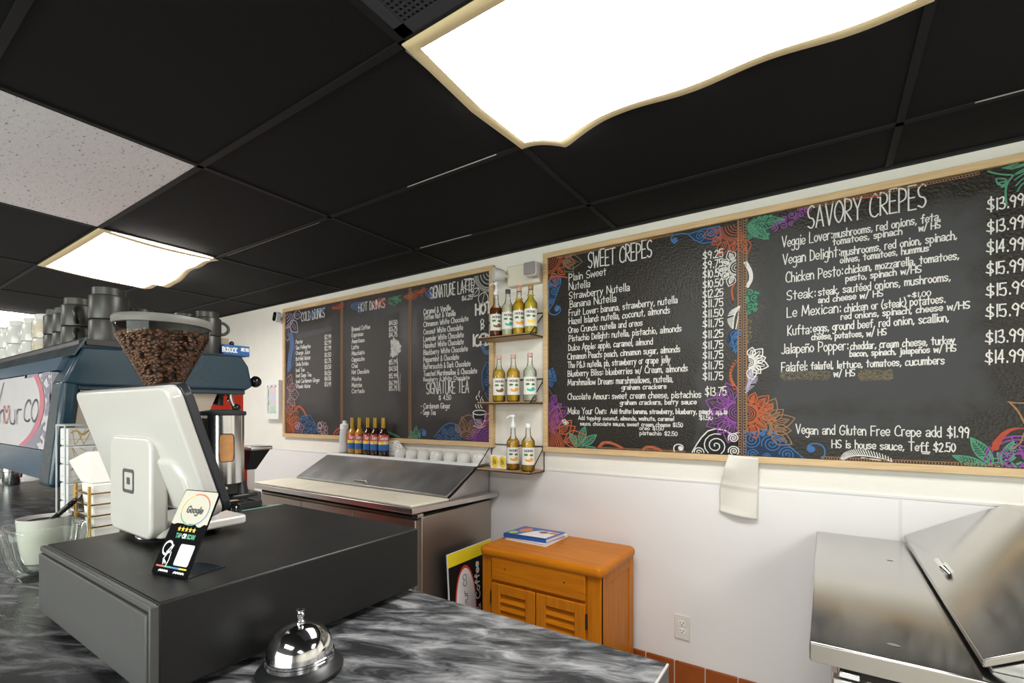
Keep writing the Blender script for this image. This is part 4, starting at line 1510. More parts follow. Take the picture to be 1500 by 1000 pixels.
d.arcs(c, [.055, .078, .092], 60, 250, .0055)
d.chain((c[0] - .04, c[1] + .01), (c[0] - .01, c[1] - .04), .006, .004)
for k in range(14):
    a = math.radians(40 + k * 20)
    d.arc((c[0] + .035 * math.cos(a), c[1] + .035 * math.sin(a)), .0075, 0, 360, .004, n=8)
d.arc(c, .024, 0, 360, .004)
d.spl([W2(1481, 640), W2(1493, 655), W2(1499, 672)], .005).spl([W2(1484, 694), W2(1494, 684), W2(1505, 672)], .006)
d.done('chalk_flower', RB)
d = Draw('red')
for k in range(11):
    p = W2(1457 + 2.2 * k + .12 * k * k, 655 - 5.2 * k + .24 * k * k)
    d.disc(p, .013 - .0009 * k, 10, True)
d.spl([W2(1478, 632), W2(1490, 628), W2(1506, 627)], .004)
d.done('chalk_beads', RB)
d = Draw('brown')
d.spl([W2(1477, 588.5), W2(1490, 590), W2(1508, 590)], .005).spl([W2(1480, 590), W2(1491, 602), W2(1502, 622)], .006)
d.spl([W2(1500, 634), W2(1494, 649), W2(1482, 657)], .005)
d.done('chalk_leaf_spray', RB)
d = Draw('green')
d.spl([W2(1438, 247), W2(1458, 254), W2(1484, 256), W2(1505, 248)], .006)
d.spl([W2(1484, 257), W2(1476, 268), W2(1473, 280), W2(1474, 300)], .006)
for k in range(3):
    d.petal(W2(1474, 270), W2(1459 + k * 4, 262 + k * 6), .3, .005, 0)
for k in range(6):
    d.spl([W2(1490 - k * 2, 280 - k * 8), W2(1497, 270 - k * 7), W2(1508, 262 - k * 6)], .0045)
for k in range(5):
    d.spl([W2(1468 + k * 4, 246 - k), W2(1484, 247 - k * 2.4), W2(1508, 240 - k * 3)], .004)
d.done('chalk_leaf_spray', RB)
# ------------------------------------------------------------------ wall shelves and their bottles
SHX0, SHX1, SHY = -1.855, -1.452, 2.392


def wall_shelf(z, label):
    t = thing('wall_shelf', label, 'shelf', ((SHX0 + SHX1) / 2, WALL, z), 0, 'wood and wire wall shelves')
    obj('shelf_board', MB().box(SHX0 + .004, SHX1 - .004, SHY + .004, WALL - .006, z, z + 0.014), M['shelfwood'], t, bevel=0.0015)
    fr = MB()
    zz = z + .004
    fr.tube([(SHX0, WALL - .006, zz), (SHX0, SHY, zz), (SHX1, SHY, zz), (SHX1, WALL - .006, zz)], .0034, 8)
    fr.tube([(SHX0, WALL - .006, z + .158), (SHX1, WALL - .006, z + .158)], .0032, 8)
    obj('wire_frame', fr, M['blackmetal'], t)
    for x in (SHX0, SHX1):
        br = MB()
        br.tube([(x, WALL - .006, z), (x, WALL - .006, z + .16)], .0034, 8)
        br.tube([(x, WALL - .006, z + .155), (x, SHY, zz)], .0034, 8)
        k = obj('bracket', br, M['blackmetal'], t)
        pl = MB().box(x - .008 + (.006 if x == SHX0 else -.006), x + .008 + (.006 if x == SHX0 else -.006), WALL - .007, WALL - .002, z + .128, z + .160)
        pl.cyl((x + (.006 if x == SHX0 else -.006), WALL - .012, z + .14), (x + (.006 if x == SHX0 else -.006), WALL - .006, z + .14), .005, 10)
        obj('mounting_tab', pl, M['blackmetal'], k, bevel=.001)
    return t


SZ = (1.915, 1.505, 1.085)
wall_shelf(SZ[0], 'top wood and wire wall shelf holding four syrup bottles')
wall_shelf(SZ[1], 'middle wood and wire wall shelf holding three syrup bottles')
wall_shelf(SZ[2], 'lowest wood and wire wall shelf holding two syrup bottles and a sticker box')


def syrup(u, shelf_z, label, liq, fruit, cap='clear', level=0.205, y=2.462, pump=False, H=0.292, dark=False):
    dr = _ray(u, 600); k = y / dr[1]
    x = dr[0] * k
    z0 = shelf_z + .0145
    t = thing('syrup_bottle', label, 'bottle', (x, y, z0), 0, 'syrup bottles on the wall shelves')
    s = H / 0.292
    R = .040
    prof = [(.030, 0), (.0375, .003), (R, .010), (R, .178 * s), (.038, .188 * s), (.030, .200 * s), (.021, .212 * s), (.0165, .226 * s), (.0148, .25 * s), (.0142, .272 * s), (.0155, .276 * s), (.0155, .288 * s), (.0, .288 * s)]
    obj('bottle', MB().lathe(prof, (x, y, z0), 28), M['bottleglass'], t, smooth=60)
    lp = [(max(r - .003, 0), h + (.004 if h < .01 else 0)) for r, h in prof if h < level * s]
    rl = lp[-1][0] if level < .2 else .024
    lp += [(rl, level * s), (0, level * s)]
    obj('syrup', MB().lathe(lp, (x, y, z0), 28), liq, t, smooth=60)
    a0 = math.atan2(-y, -x) + .05

    def cyl(px, pz, e=.0008):
        a = a0 + px / R
        return (x + (R + e) * math.cos(a), y + (R + e) * math.sin(a), z0 + pz)
    lb = MB()
    n = 18
    lo, hi = .042 * s, .148 * s
    vs = [cyl(-.05 + .10 * i / n, zz) for zz in (lo, hi) for i in range(n + 1)]
    lb.add(vs, [(i, i + 1, n + 2 + i, n + 1 + i) for i in range(n)])
    lab = obj('paper_label', lb, M['labelwhite'], t, smooth=60)
    tx = MB()
    text(tx, 'MONIN', lambda a, b_: cyl(a, b_, .0014), -.026, .121 * s, .052, .013, .0028, jit=0)
    tx2 = tx
    obj('brand_name', tx2, M['ink'], lab, smooth=0)

    def blob(e, m, name):
        q = MB()
        oval_on(q, e[0], e[1] * s, e[2], e[3] * s, lambda a, b_: cyl(a, b_, .0013 + (.0003 if m is M['labelwhite'] else 0)))
        obj(name, q, m, lab, smooth=0)
    ell = lambda cx, cz, rx, rz: (cx, cz, rx, rz)
    blob(ell(-.016, .104, .014, .007), M['lab_green'], 'leaf_print')
    blob(ell(.018, .102, .012, .007), M['lab_green'], 'leaf_print')
    blob(ell(.004, .074, .026, .014), fruit, 'fruit_print')
    blob(ell(-.004, .087, .015, .012), M['labelwhite'], 'flavour_patch')
    if pump:
        c = MB()
        c.lathe([(.0165, .278 * s), (.0165, .298 * s), (.012, .302 * s), (.012, .312 * s), (.006, .314 * s), (.006, .345 * s)], (x, y, z0), 18)
        c.lathe([(.011, .343 * s), (.014, .348 * s), (.012, .362 * s), (0, .364 * s)], (x, y, z0), 18)
        c.tube([(x, y, z0 + .352 * s), (x - .018, y - .022, z0 + .352 * s), (x - .026, y - .032, z0 + .338 * s)], .0045, 8)
        obj('pump', c, M['capwhite'], t)
        obj('dip_tube', MB().cyl((x, y, z0 + .02), (x, y, z0 + .278 * s), .003, 8), M['capwhite'], t)
    else:
        c = MB().lathe([(.0162, .270 * s), (.0168, .272 * s), (.0168, .291 * s), (.0150, .294 * s), (0, .294 * s)], (x, y, z0), 18)
        obj('cap', c, {'clear': M['capwhite'], 'red': M['cappink'], 'cork': M['caporange'], 'dark': M['ink']}[cap], t)
    return t


def liquid(name, col, tr=0.55):
    return mat(name, col, 0.12, trans=tr * .35)


M['cappink'] = mat('pale_red_cap', (0.62, 0.36, 0.32), 0.4)
LQ = {'brown': liquid('brown_syrup', (0.16, 0.035, 0.010), .3), 'pale': liquid('pale_syrup', (0.72, 0.68, 0.48)), 'amber': liquid('amber_syrup', (0.74, 0.43, 0.03)),
      'lemon': liquid('lemon_syrup', (0.72, 0.56, 0.07)), 'gold': liquid('golden_syrup', (0.70, 0.44, 0.05)), 'honey': liquid('honey_syrup', (0.66, 0.33, 0.04)), 'clearish': liquid('clear_syrup', (0.70, 0.72, 0.58))}
syrup(726.8, SZ[0], 'dark brown syrup bottle with white pump, leftmost on top shelf', LQ['brown'], M['lab_brown'], pump=True, H=.285, level=.19)
syrup(744.0, SZ[0], 'nearly clear syrup bottle, second from left on top shelf', LQ['pale'], M['lab_teal'], 'dark', .195)
syrup(760.4, SZ[0], 'amber syrup bottle, third from left on top shelf', LQ['amber'], M['lab_orange'], 'red', .225)
syrup(777.4, SZ[0], 'yellow syrup bottle with brown cork, rightmost on top shelf', LQ['lemon'], M['lab_yellow'], 'cork', .235, y=2.455)
syrup(731.0, SZ[1], 'golden syrup bottle with brown label fruit, left on middle shelf', LQ['gold'], M['lab_brown'], 'red', .205, y=2.45)
syrup(752.0, SZ[1], 'amber syrup bottle with orange fruit label, center of middle shelf', LQ['amber'], M['lab_orange'], 'red', .205, y=2.45)
syrup(776.3, SZ[1], 'clear pale syrup bottle with mint green label, right on middle shelf', LQ['clearish'], M['lab_teal'], 'red', .21, y=2.445)
syrup(751.6, SZ[2], 'honey syrup bottle with white pump, on lowest shelf beside sticker box', LQ['honey'], M['lab_orange'], pump=True, H=.275, level=.20, y=2.46)
syrup(773.8, SZ[2], 'amber syrup bottle without pump, rightmost on lowest shelf', LQ['amber'], M['lab_orange'], 'clear', .19, y=2.44, H=.285)

# sticker box
p = on_z(717.5, 683, SZ[2] + .016); x0 = on_y(718.5, 680, 2.44).x; x1 = on_y(741.5, 680, 2.44).x
z0 = SZ[2] + .0145
t = thing('sticker_box', 'small white box with two yellow round labels on the lowest shelf', 'box', ((x0 + x1) / 2, 2.47, z0))
obj('box_body', MB().box(x0, x1, 2.44, 2.52, z0, z0 + .085), M['boxwhite'], t, bevel=.002)
for k, sx in enumerate((.27, .76)):
    cx = x0 + (x1 - x0) * sx
    q = MB()
    n = 22
    r = .029
    q.add([(max(x0 + .001, min(x1 - .001, cx + r * math.cos(2 * math.pi * i / n))), 2.4394, z0 + .044 + .037 * math.sin(2 * math.pi * i / n)) for i in range(n)], [tuple(range(n))])
    o = obj('round_sticker', q, M['lab_yellow'], t, smooth=0)
    tx = MB()
    mp = lambda a, b_, cx=cx: (cx + b_, 2.4388, z0 + .044 - a)
    text(tx, 'USE', mp, -.016, .002, .032, .009, .0022, jit=0)
    text(tx, 'FIRST', mp, -.020, -.012, .040, .009, .0022, jit=0)
    obj('sticker_text', tx, M['ink'], o, smooth=0)

# emergency light
xa, xb = on_y(741.5, 410, 2.50).x, on_y(788, 410, 2.50).x
zb, zt_ = on_y(762, 416.5, 2.50).z, on_y(762, 387, 2.50).z
t = thing('emergency_light', 'ivory emergency light box with two lamp heads above the top shelf', 'emergency light', ((xa + xb) / 2, WALL, zb))
b = MB().hexa([(xa, 2.515, zb), (xb, 2.515, zb), (xb, WALL, zb), (xa, WALL, zb)], [(xa + .006, 2.495, zt_), (xb - .006, 2.495, zt_), (xb - .006, WALL, zt_), (xa + .006, WALL, zt_)])
obj('casing', b, M['ivory'], t, bevel=.008, seg=3)
xm = (xa + xb) / 2
obj('indicator', MB().ball((xm - .02, 2.513, zb - .002), .006, 8), M['redled'], t)
hc = on_y(778, 394, 2.44)
b = MB().prism(rrect(hc.x - .044, hc.x + .044, hc.z - .042, hc.z + .042, .014), 'y', 2.425, 2.470)
hd = obj('lamp_head', b, M['lampwhite'], t, bevel=.004)
b = MB().prism(rrect(hc.x - .040, hc.x + .040, hc.z - .038, hc.z + .038, .012), 'y', 2.416, 2.4255)
obj('lens', b, M['lamplens'], hd, bevel=.003)
obj('swivel', MB().cyl((hc.x, 2.465, hc.z), (hc.x, 2.505, hc.z), .014), M['ivory'], hd)
hc = on_y(730.5, 402.5, 2.45)
m = Matrix.Translation(hc) @ Matrix.Rotation(math.radians(-38), 4, 'Z') @ Matrix.Rotation(math.radians(90), 4, 'X')
b = MB().lathe([(.0, -.040), (.026, -.038), (.036, -.020), (.043, .020), (.043, .032)], (0, 0, 0), 24, m)
hd = obj('lamp_head', b, M['lampwhite'], t)
b = MB().lathe([(.040, .030), (.040, .034), (0, .037)], (0, 0, 0), 24, m)
obj('lens', b, M['lampwhite'], hd)
obj('swivel', MB().cyl((hc.x + .02, hc.y + .02, hc.z), (xa + .01, 2.53, hc.z), .014), M['ivory'], hd)

# security camera on the wall beside the drinks board
c = on_y(405, 464, 2.475)
t = thing('security_camera', 'small white security camera on the wall left of the drinks board', 'camera', (c.x, WALL, c.z))
m0 = Matrix.Translation(c) @ Matrix.Rotation(math.radians(6), 4, 'Z') @ Matrix.Rotation(math.radians(16), 4, 'Y')
b = MB().prism(rrect(-.028, .028, -.048, .048, .026, 8), 'y', -.020, .030, m0)
obj('camera_body', b, M['camwhite'], t, bevel=.006)
b = MB().prism(rrect(-.023, .023, -.043, .043, .022, 8), 'y', -.0225, -.0195, m0)
f = obj('camera_face', b, M['blackgloss'], t)
obj('camera_lens', MB().cyl(m0 @ Vector((0, -.0215, .006)), m0 @ Vector((0, -.0255, .006)), .009, 14), M['chromed'], f)
b = MB().cyl(m0 @ Vector((0, .02, 0)), (-4.325, 2.545, c.z - .015), .012)
b.cyl((-4.325, 2.540, c.z - .015), (-4.325, WALL, c.z - .015), .032)
obj('camera_mount', b, M['camwhite'], t)

# white shadow-box picture
xl, xr = on_y(387.5, 590, 2.512).x, on_y(408, 590, 2.512).x
zb, zt_ = on_y(398, 613.5, 2.512).z, on_y(398, 557, 2.512).z
t = thing('picture_frame', 'white box frame with a scalloped pastel picture on the wall by the drinks board', 'picture', ((xl + xr) / 2, WALL, zb))
yf = 2.512
w = xr - xl
b = MB()
for (a0, a1, c0, c1) in ((xl, xr, zb, zb + .045), (xl, xr, zt_ - .045, zt_), (xl, xl + .04, zb + .045, zt_ - .045), (xr - .04, xr, zb + .045, zt_ - .045)):
    b.box(a0, a1, yf, WALL, c0, c1)
obj('box_frame', b, M['picture'], t)
scal = []
ix0, ix1, iz0, iz1 = xl + .030, xr - .030, zb + .035, zt_ - .035
# scalloped mount: four wavy strips over the picture
b = MB()
nn = 24
top = [(ix0 + (ix1 - ix0) * k / nn, iz1 - .022 + .010 * math.sin(k / nn * math.pi * 5)) for k in range(nn + 1)]
bot = [(ix0 + (ix1 - ix0) * k / nn, iz0 + .018 + .006 * math.sin(k / nn * math.pi * 4)) for k in range(nn + 1)]
lef = [(ix0 + .016 + .008 * math.sin(k / nn * math.pi * 6), iz0 + (iz1 - iz0) * k / nn) for k in range(nn + 1)]
rig = [(ix1 - .016 + .008 * math.sin(k / nn * math.pi * 6 + 1), iz0 + (iz1 - iz0) * k / nn) for k in range(nn + 1)]
for k in range(nn):
    b.add([(top[k][0], yf + .004, top[k][1]), (top[k + 1][0], yf + .004, top[k + 1][1]), (top[k + 1][0], yf + .004, iz1 + .02), (top[k][0], yf + .004, iz1 + .02)], [(0, 1, 2, 3)])
    b.add([(bot[k][0], yf + .004, iz0 - .02), (bot[k + 1][0], yf + .004, iz0 - .02), (bot[k + 1][0], yf + .004, bot[k + 1][1]), (bot[k][0], yf + .004, bot[k][1])], [(0, 1, 2, 3)])
    b.add([(ix0 - .02, yf + .005, lef[k][1]), (lef[k][0], yf + .005, lef[k][1]), (lef[k + 1][0], yf + .005, lef[k + 1][1]), (ix0 - .02, yf + .005, lef[k + 1][1])], [(0, 1, 2, 3)])
    b.add([(rig[k][0], yf + .005, rig[k][1]), (ix1 + .02, yf + .005, rig[k][1]), (ix1 + .02, yf + .005, rig[k + 1][1]), (rig[k + 1][0], yf + .005, rig[k + 1][1])], [(0, 1, 2, 3)])
obj('scalloped_mount', b, M['picture'], t)
pic = obj('picture_card', MB().box(ix0, ix1, yf + .016, yf + .018, iz0, iz1), M['picback'], t)
px0, px1 = ix0 + .05, ix1 - .012
for (m_, a, c) in ((M['picpink'], .72, .93), (M['piclilac'], .44, .70), (M['picpink'], .34, .42), (M['picgreen'], .08, .30)):
    obj('picture_band', MB().box(px0, px1, yf + .013, yf + .0165, iz0 + (iz1 - iz0) * a, iz0 + (iz1 - iz0) * c), m_, pic)
obj('dark_gap', MB().box(xr - .0, xr + .006, 2.552, WALL, zb + .06, zt_ + .0), M['hole'], t)

# power outlet
xa, xb = -0.661, -0.583
t = thing('wall_outlet', 'ivory double power outlet on the lower wall right of the wooden cabinet', 'outlet', (-.622, WALL, .332))
obj('cover_plate', MB().box(xa, xb, WALL - .012, WALL - .004, .268, .396), M['plate'], t, bevel=.004, seg=3)
for zc in (.353, .313):
    b = MB().prism(rrect(-.639, -.605, zc - .015, zc + .015, .012), 'y', WALL - .0145, WALL - .011)
    s = obj('socket', b, M['boxwhite'], t, bevel=.001)
    h = MB()
    h.box(-.632, -.629, WALL - .0152, WALL - .0140, zc - .001, zc + .009).box(-.615, -.612, WALL - .0152, WALL - .0140, zc - .001, zc + .009)
    h.cyl((-.622, WALL - .0152, zc - .007), (-.622, WALL - .0140, zc - .007), .0032, 10)
    obj('slot', h, M['hole'], s, smooth=0)
obj('screw', MB().cyl((-.622, WALL - .013, .333), (-.622, WALL - .0115, .333), .0025, 8), M['chromed'], t)

# paper towel tucked under the board frame
b = MB()
nx, nz = 20, 30
z1_, z0_ = 1.243, .950
vs = []
for j in range(nz + 1):
    q = j / nz
    for i in range(nx + 1):
        s = i / nx
        xl_, xr_ = -.395 - .045 * min(1, q * 1.6), -.262 - .008 * q
        x = xl_ + (xr_ - xl_) * s
        y = 2.530 - .012 * math.sin(math.pi * s) * (.3 + q) + .014 * min(1, q * 2.2)
        y -= .035 * max(0, .45 - s) * max(0, 1 - abs(q - .22) / .22) + .008 * math.sin(3 * s + 5 * q)
        if q > .55:
            y += .006
        y -= .02 * max(0, q - .9) * (1 - s) * 5
        y = min(y, 2.5555)
        vs.append((x, y, z1_ + (z0_ - z1_) * q + .012 * (s - .5) * -1 * q + .01 * (.5 - s)))
b.add(vs, [(j * (nx + 1) + i, (j + 1) * (nx + 1) + i, (j + 1) * (nx + 1) + i + 1, j * (nx + 1) + i + 1) for j in range(nz) for i in range(nx)])
o = obj('paper_towel', b, M['towel'], smooth=60)
sm = o.modifiers.new('thick', 'SOLIDIFY')
sm.thickness = .0012
tag(o, 'creased white paper towel hanging from the board frame', 'paper towel')

# ------------------------------------------------------------------ prep fridge by the menu wall
FX0, FX1, FY0, FY1, FZ = -3.50, -1.835, 1.842, 2.545, .932
t = thing('prep_fridge', 'steel sandwich prep fridge with cream cutting board under the drinks menu', 'prep fridge', (-2.66, 2.2, 0))
b = MB()
b.box(FX0 + .03, FX1 - .012, FY0 + .055, FY1, .12, FZ - .055)
obj('body', b, M['steel_side'], t, bevel=.004)
b = MB().hexa([(FX0, FY0, FZ - .032), (FX1 - .03, FY0, FZ - .032), (FX1 + .045, FY1, FZ - .032), (FX0, FY1, FZ - .032)],
              [(FX0, FY0, FZ), (FX1 - .03, FY0, FZ), (FX1 + .045, FY1, FZ), (FX0, FY1, FZ)])
obj('worktop', b, M['steel'], t, bevel=.003)
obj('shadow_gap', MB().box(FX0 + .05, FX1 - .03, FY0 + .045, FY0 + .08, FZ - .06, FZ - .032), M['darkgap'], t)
wdt = (FX1 - FX0 - .08) / 3
for k in range(3):
    x = FX0 + .035 + k * (wdt + .004)
    d_ = obj('door', MB().box(x, x + wdt, FY0 + .028, FY0 + .056, .16, FZ - .072), M['steel_side'], t, bevel=.004)
    obj('handle', MB().box(x + .04, x + wdt - .04, FY0 + .012, FY0 + .028, FZ - .19, FZ - .16), M['chromed'], d_, bevel=.003)
obj('hinge', MB().box(FX1 - .055, FX1 - .018, FY0 + .03, FY0 + .075, FZ - .056, FZ - .036), M['chromed'], t, bevel=.002)
for x in (FX0 + .1, FX1 - .1):
    for y in (FY0 + .12, FY1 - .08):
        obj('caster', MB().cyl((x - .015, y, .055), (x + .015, y, .055), .055).cyl((x, y, .06), (x, y, .125), .018), M['rubber'], t)
# hood: slanted steel lid on a wedge
hy0, hy1 = 2.145, 2.435
b = MB().prism([(hy0 + .006, FZ), (hy0 + .006, FZ + .006), (hy1, FZ + .168), (FY1 - .004, FZ + .178), (FY1 - .004, FZ)], 'x', FX0 + .10, FX1 - .030)
obj('hood', b, M['steel'], t, bevel=.002)
b = MB().prism([(hy0 - .012, FZ + .012), (hy0 - .012, FZ + .026), (hy1 - .01, FZ + .186), (hy1 - .01, FZ + .172)], 'x', FX0 + .095, FX1 - .038)
ld = obj('lid', b, M['steel_lid'], t, bevel=.002)
b = MB().box(FX0 + .085, FX1 - .020, hy1 - .012, FY1 - .003, FZ + .175, FZ + .188)
lg_ = obj('back_ledge', b, M['steel'], t, bevel=.003)
b = MB().prism([(hy1 - .034, FZ + .178), (hy1 - .012, FZ + .1895), (hy1 + .006, FZ + .1895), (hy1 + .006, FZ + .186), (hy1 - .012, FZ + .186), (hy1 - .034, FZ + .1745)], 'x', FX0 + .085, FX1 - .022)
obj('hinge_strip', b, M['steel_shine'], lg_)
h = on_y(532, 704, hy0 + .035)
sl = .16 / (hy1 - hy0)
def lidp(x, y, up):
    return (x, y - up * .47, FZ + .022 + (y - hy0) * sl + up * .88)
b = MB().tube([lidp(h.x - .065, hy0 + .02, -.002), lidp(h.x - .06, hy0 + .02, .022), lidp(h.x + .06, hy0 + .02, .022), lidp(h.x + .065, hy0 + .02, -.002)], .007, 8)
obj('lid_handle', b, M['chromed'], ld)
b = MB().hexa([(FX0 + .02, FY0 + .010, FZ), (FX1 - .05, FY0 + .010, FZ), (FX1 - .018, hy0 - .015, FZ), (FX0 + .02, hy0 - .015, FZ)],
              [(FX0 + .02, FY0 + .010, FZ + .013), (FX1 - .05, FY0 + .010, FZ + .013), (FX1 - .018, hy0 - .015, FZ + .013), (FX0 + .02, hy0 - .015, FZ + .013)])
o = obj('cutting_board', b, M['cutting'], bevel=.003)
tag(o, 'long cream cutting board along the front of the prep fridge', 'cutting board')
LED = FZ + .188

# torani bottles, plastic bottle, cups on the ledge


def tor(u, liq, label):
    y = 2.492
    dr = _ray(u, 640); k = y / dr[1]
    x = dr[0] * k
    z0 = LED + .0005
    t = thing('syrup_bottle', label, 'bottle', (x, y, z0), 0, 'gold-capped syrup bottles on the prep fridge')
    R = .0385
    prof = [(.030, 0), (.036, .003), (R, .010), (R, .158), (.0355, .172), (.026, .188), (.0175, .202), (.0145, .222), (.0140, .285), (0, .287)]
    obj('bottle', MB().lathe(prof, (x, y, z0), 26), liq, t, smooth=60)
    c = MB().lathe([(.0160, .212), (.0165, .214), (.0165, .288), (.014, .291), (0, .291)], (x, y, z0), 18)
    obj('foil_cap', c, M['capgold'], t)
    a0 = math.atan2(-y, -x)

    def cyl(px, pz, e=.0008):
        a = a0 + px / R
        return (x + (R + e) * math.cos(a), y + (R + e) * math.sin(a), z0 + pz)
    n = 16
    lab = None
    for (nm, m_, lo, hi) in (('red_label', M['lab_red'], .110, .160), ('yellow_label', M['lab_yellow'], .086, .110), ('blue_label', M['lab_blue'], .040, .086)):
        lb = MB()
        vs = [cyl(-.055 + .11 * i / n, zz) for zz in (lo, hi) for i in range(n + 1)]
        lb.add(vs, [(i, i + 1, n + 2 + i, n + 1 + i) for i in range(n)])
        o = obj(nm, lb, m_, t, smooth=60)
        lab = lab or o
    q = MB()
    oval_on(q, .010, .100, .014, .013, lambda a, b_: cyl(a, b_, .0012))
    obj('fruit_print', q, M['signwht'], lab, smooth=0)
    tx = MB()
    text(tx, 'Torani', lambda a, b_: cyl(a, b_, .0014), -.030, .121, .060, .030, .0055, jit=.02, slant=.15)
    obj('brand_name', tx, M['signwht'], lab, smooth=0)
    return t


TL = {'a': mat('yellow_syrup_bottle', (0.70, 0.36, 0.03), 0.08, trans=.35), 'b': mat('dark_syrup_bottle', (0.035, 0.010, 0.006), 0.06)}
tor(516.4, TL['a'], 'yellow syrup bottle with gold cap, leftmost, beside the clear plastic bottle')
tor(527.0, TL['a'], 'yellow syrup bottle with gold cap, second from left on the prep fridge')
tor(539.4, TL['b'], 'dark syrup bottle with gold cap, next to the yellow pair')
tor(550.0, TL['b'], 'dark syrup bottle with gold cap, in the middle of the three dark ones')
tor(562.0, TL['b'], 'dark syrup bottle with gold cap, rightmost, beside the printed packet')

y = 2.492
x = on_y(505, 640, y).x
t = thing('plastic_bottle', 'frosted clear plastic bottle with white cap, left end of the fridge ledge', 'bottle', (x, y, LED))
obj('bottle', MB().lathe([(.036, 0), (.043, .004), (.044, .02), (.042, .06), (.043, .10), (.040, .16), (.036, .190), (.030, .205)], (x, y, LED), 24), M['frost'], t, smooth=60)
c = MB().lathe([(.036, .195), (.037, .2), (.037, .232), (.030, .238), (.016, .242), (.016, .264), (0, .266)], (x, y, LED), 20)
obj('cap', c, M['capwhite'], t)

a, bq = on_y(571, 640, 2.53).x, on_y(588, 640, 2.53).x
t = thing('napkin_packet', 'folded cream packet with small dark print behind the white bowls', 'packet', ((a + bq) / 2, 2.53, LED))
b = MB().prism([(a, LED), (bq + .06, LED), (bq + .06, LED + .03), (bq, LED + .09), (bq - .03, LED + .118), (a, LED + .118)], 'y', 2.520, 2.535)
pk = obj('packet_body', b, M['paper'], t, bevel=.003)
b = MB()
rg = random.Random(5)
for k in range(16):
    px, pz = a + .01 + rg.random() * (bq - a - .02), LED + .008 + rg.random() * .1
    b.box(px, px + .012, 2.5192, 2.5202, pz, pz + .004)
obj('packet_print', b, M['hole'], pk, smooth=0)

bo = None
for k, (u, w) in enumerate(((587.5, .95), (604, 1.0), (621, 1.0), (639.5, 1.05), (660, 1.05), (679.5, 1.05), (702, 1.1))):
    y = 2.480
    x = on_y(u, 665, y).x
    lab = ['first', 'second', 'third', 'fourth', 'fifth', 'sixth', 'seventh'][k]
    lab = 'upturned white bowl on the fridge ledge, %s from the syrup bottles' % lab
    if bo is None:
        b = MB().lathe([(.0462, 0), (.047, .003), (.0465, .03), (.042, .050), (.032, .064), (.0, .069)], (0, 0, 0), 24)
        bo = obj('white_bowl', b, M['mugwhite'], smooth=70)
        bo.location = (x, y, LED)
        tag(bo, lab, 'bowl', 'upturned white bowls')
    else:
        c = bo.copy()
        C.objects.link(c)
        c.location = (x, y, LED)
        c['label'] = lab

# ------------------------------------------------------------------ prep fridge on the right, seen from its end
RX0, RX1, RY0, RY1, RZ = -.030, 1.0, 1.318, 2.545, .918
t = thing('prep_fridge', 'steel pizza prep fridge on the right, its slanted lid cut by the frame', 'prep fridge', (.5, 1.9, 0))
obj('body', MB().box(RX0 + .055, RX1 - .01, RY0 + .05, RY1, .12, RZ - .058), M['steel_side'], t, bevel=.003)
obj('worktop', MB().box(RX0, RX1, RY0, RY1, RZ - .045, RZ), M['steel_worn'], t, bevel=.004)
obj('dark_rail_cover', MB().box(RX0 + .002, RX1, RY0 - .003, RY0 + .001, RZ - .044, RZ - .003), M['steel_darkened'], t, bevel=.001)  # thin slab added over the worktop's end to shade it darker
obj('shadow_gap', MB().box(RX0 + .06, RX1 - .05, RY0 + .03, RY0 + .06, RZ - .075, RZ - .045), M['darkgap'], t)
xs = RX0 + .045
for k, wq in enumerate((.07, .40, .40)):
    d_ = obj('door', MB().box(xs, xs + wq, RY0 + .018, RY0 + .05, .16, RZ - .080), M['steel'], t, bevel=.003)
    if k == 0:
        obj('latch', MB().box(xs + .012, xs + .052, RY0 + .012, RY0 + .03, RZ - .072, RZ - .058), M['chrome'], d_, bevel=.002)
    xs += wq + .016
for x in (RX0 + .12, RX1 - .1):
    for y in (RY0 + .12, RY1 - .1):
        obj('caster', MB().cyl((x - .015, y, .055), (x + .015, y, .055), .055).cyl((x, y, .06), (x, y, .125), .018), M['rubber'], t)
hx0, hx1, hy = .283, .585, 1.362
b = MB().prism([(hx0 + .008, RZ), (hx0 + .008, RZ + .006), (hx1, RZ + .165), (RX1 - .02, RZ + .176), (RX1 - .02, RZ)], 'y', hy + .012, RY1 - .005)
obj('hood', b, M['steel'], t, bevel=.002)
b = MB().prism([(hx0 - .008, RZ + .010), (hx0 - .008, RZ + .026), (hx1 - .008, RZ + .192), (hx1 - .008, RZ + .174)], 'y', hy, RY1 - .012)
ld = obj('lid', b, M['steel_worn'], t, bevel=.002)
obj('dark_skirt_cover', MB().prism([(hx0 - .006, RZ + .011), (hx0 - .006, RZ + .025), (hx1 - .010, RZ + .190), (hx1 - .010, RZ + .176)], 'y', hy - .003, hy + .001), M['steel_darkened'], ld, bevel=.0008)  # thin slab added over the lid's end to shade it darker
b = MB().box(hx1 - .010, RX1, hy, RY1 - .003, RZ + .172, RZ + .188)
obj('back_ledge', b, M['steel'], t, bevel=.003)
sl = .166 / (hx1 - hx0)
def lidq(dx, y, up):
    return (hx0 + dx - up * .48, y, RZ + .027 + dx * sl + up * .87)
hcy = on_x(1382, 836, hx0 + .03).y
b = MB()
b.tube([lidq(.035, hcy + .055, 0), lidq(.030, hcy + .045, .016), lidq(.03, hcy - .045, .018), lidq(.035, hcy - .06, 0)], [.006, .009, .009, .006], 10)
b.hexa([lidq(.022, hcy - .06, -.002), lidq(.046, hcy - .06, -.002), lidq(.046, hcy + .06, -.002), lidq(.022, hcy + .06, -.002)],
       [lidq(.022, hcy - .06, .003), lidq(.046, hcy - .06, .003), lidq(.046, hcy + .06, .003), lidq(.022, hcy + .06, .003)])
obj('lid_handle', b, M['chrome'], ld)
b = MB()
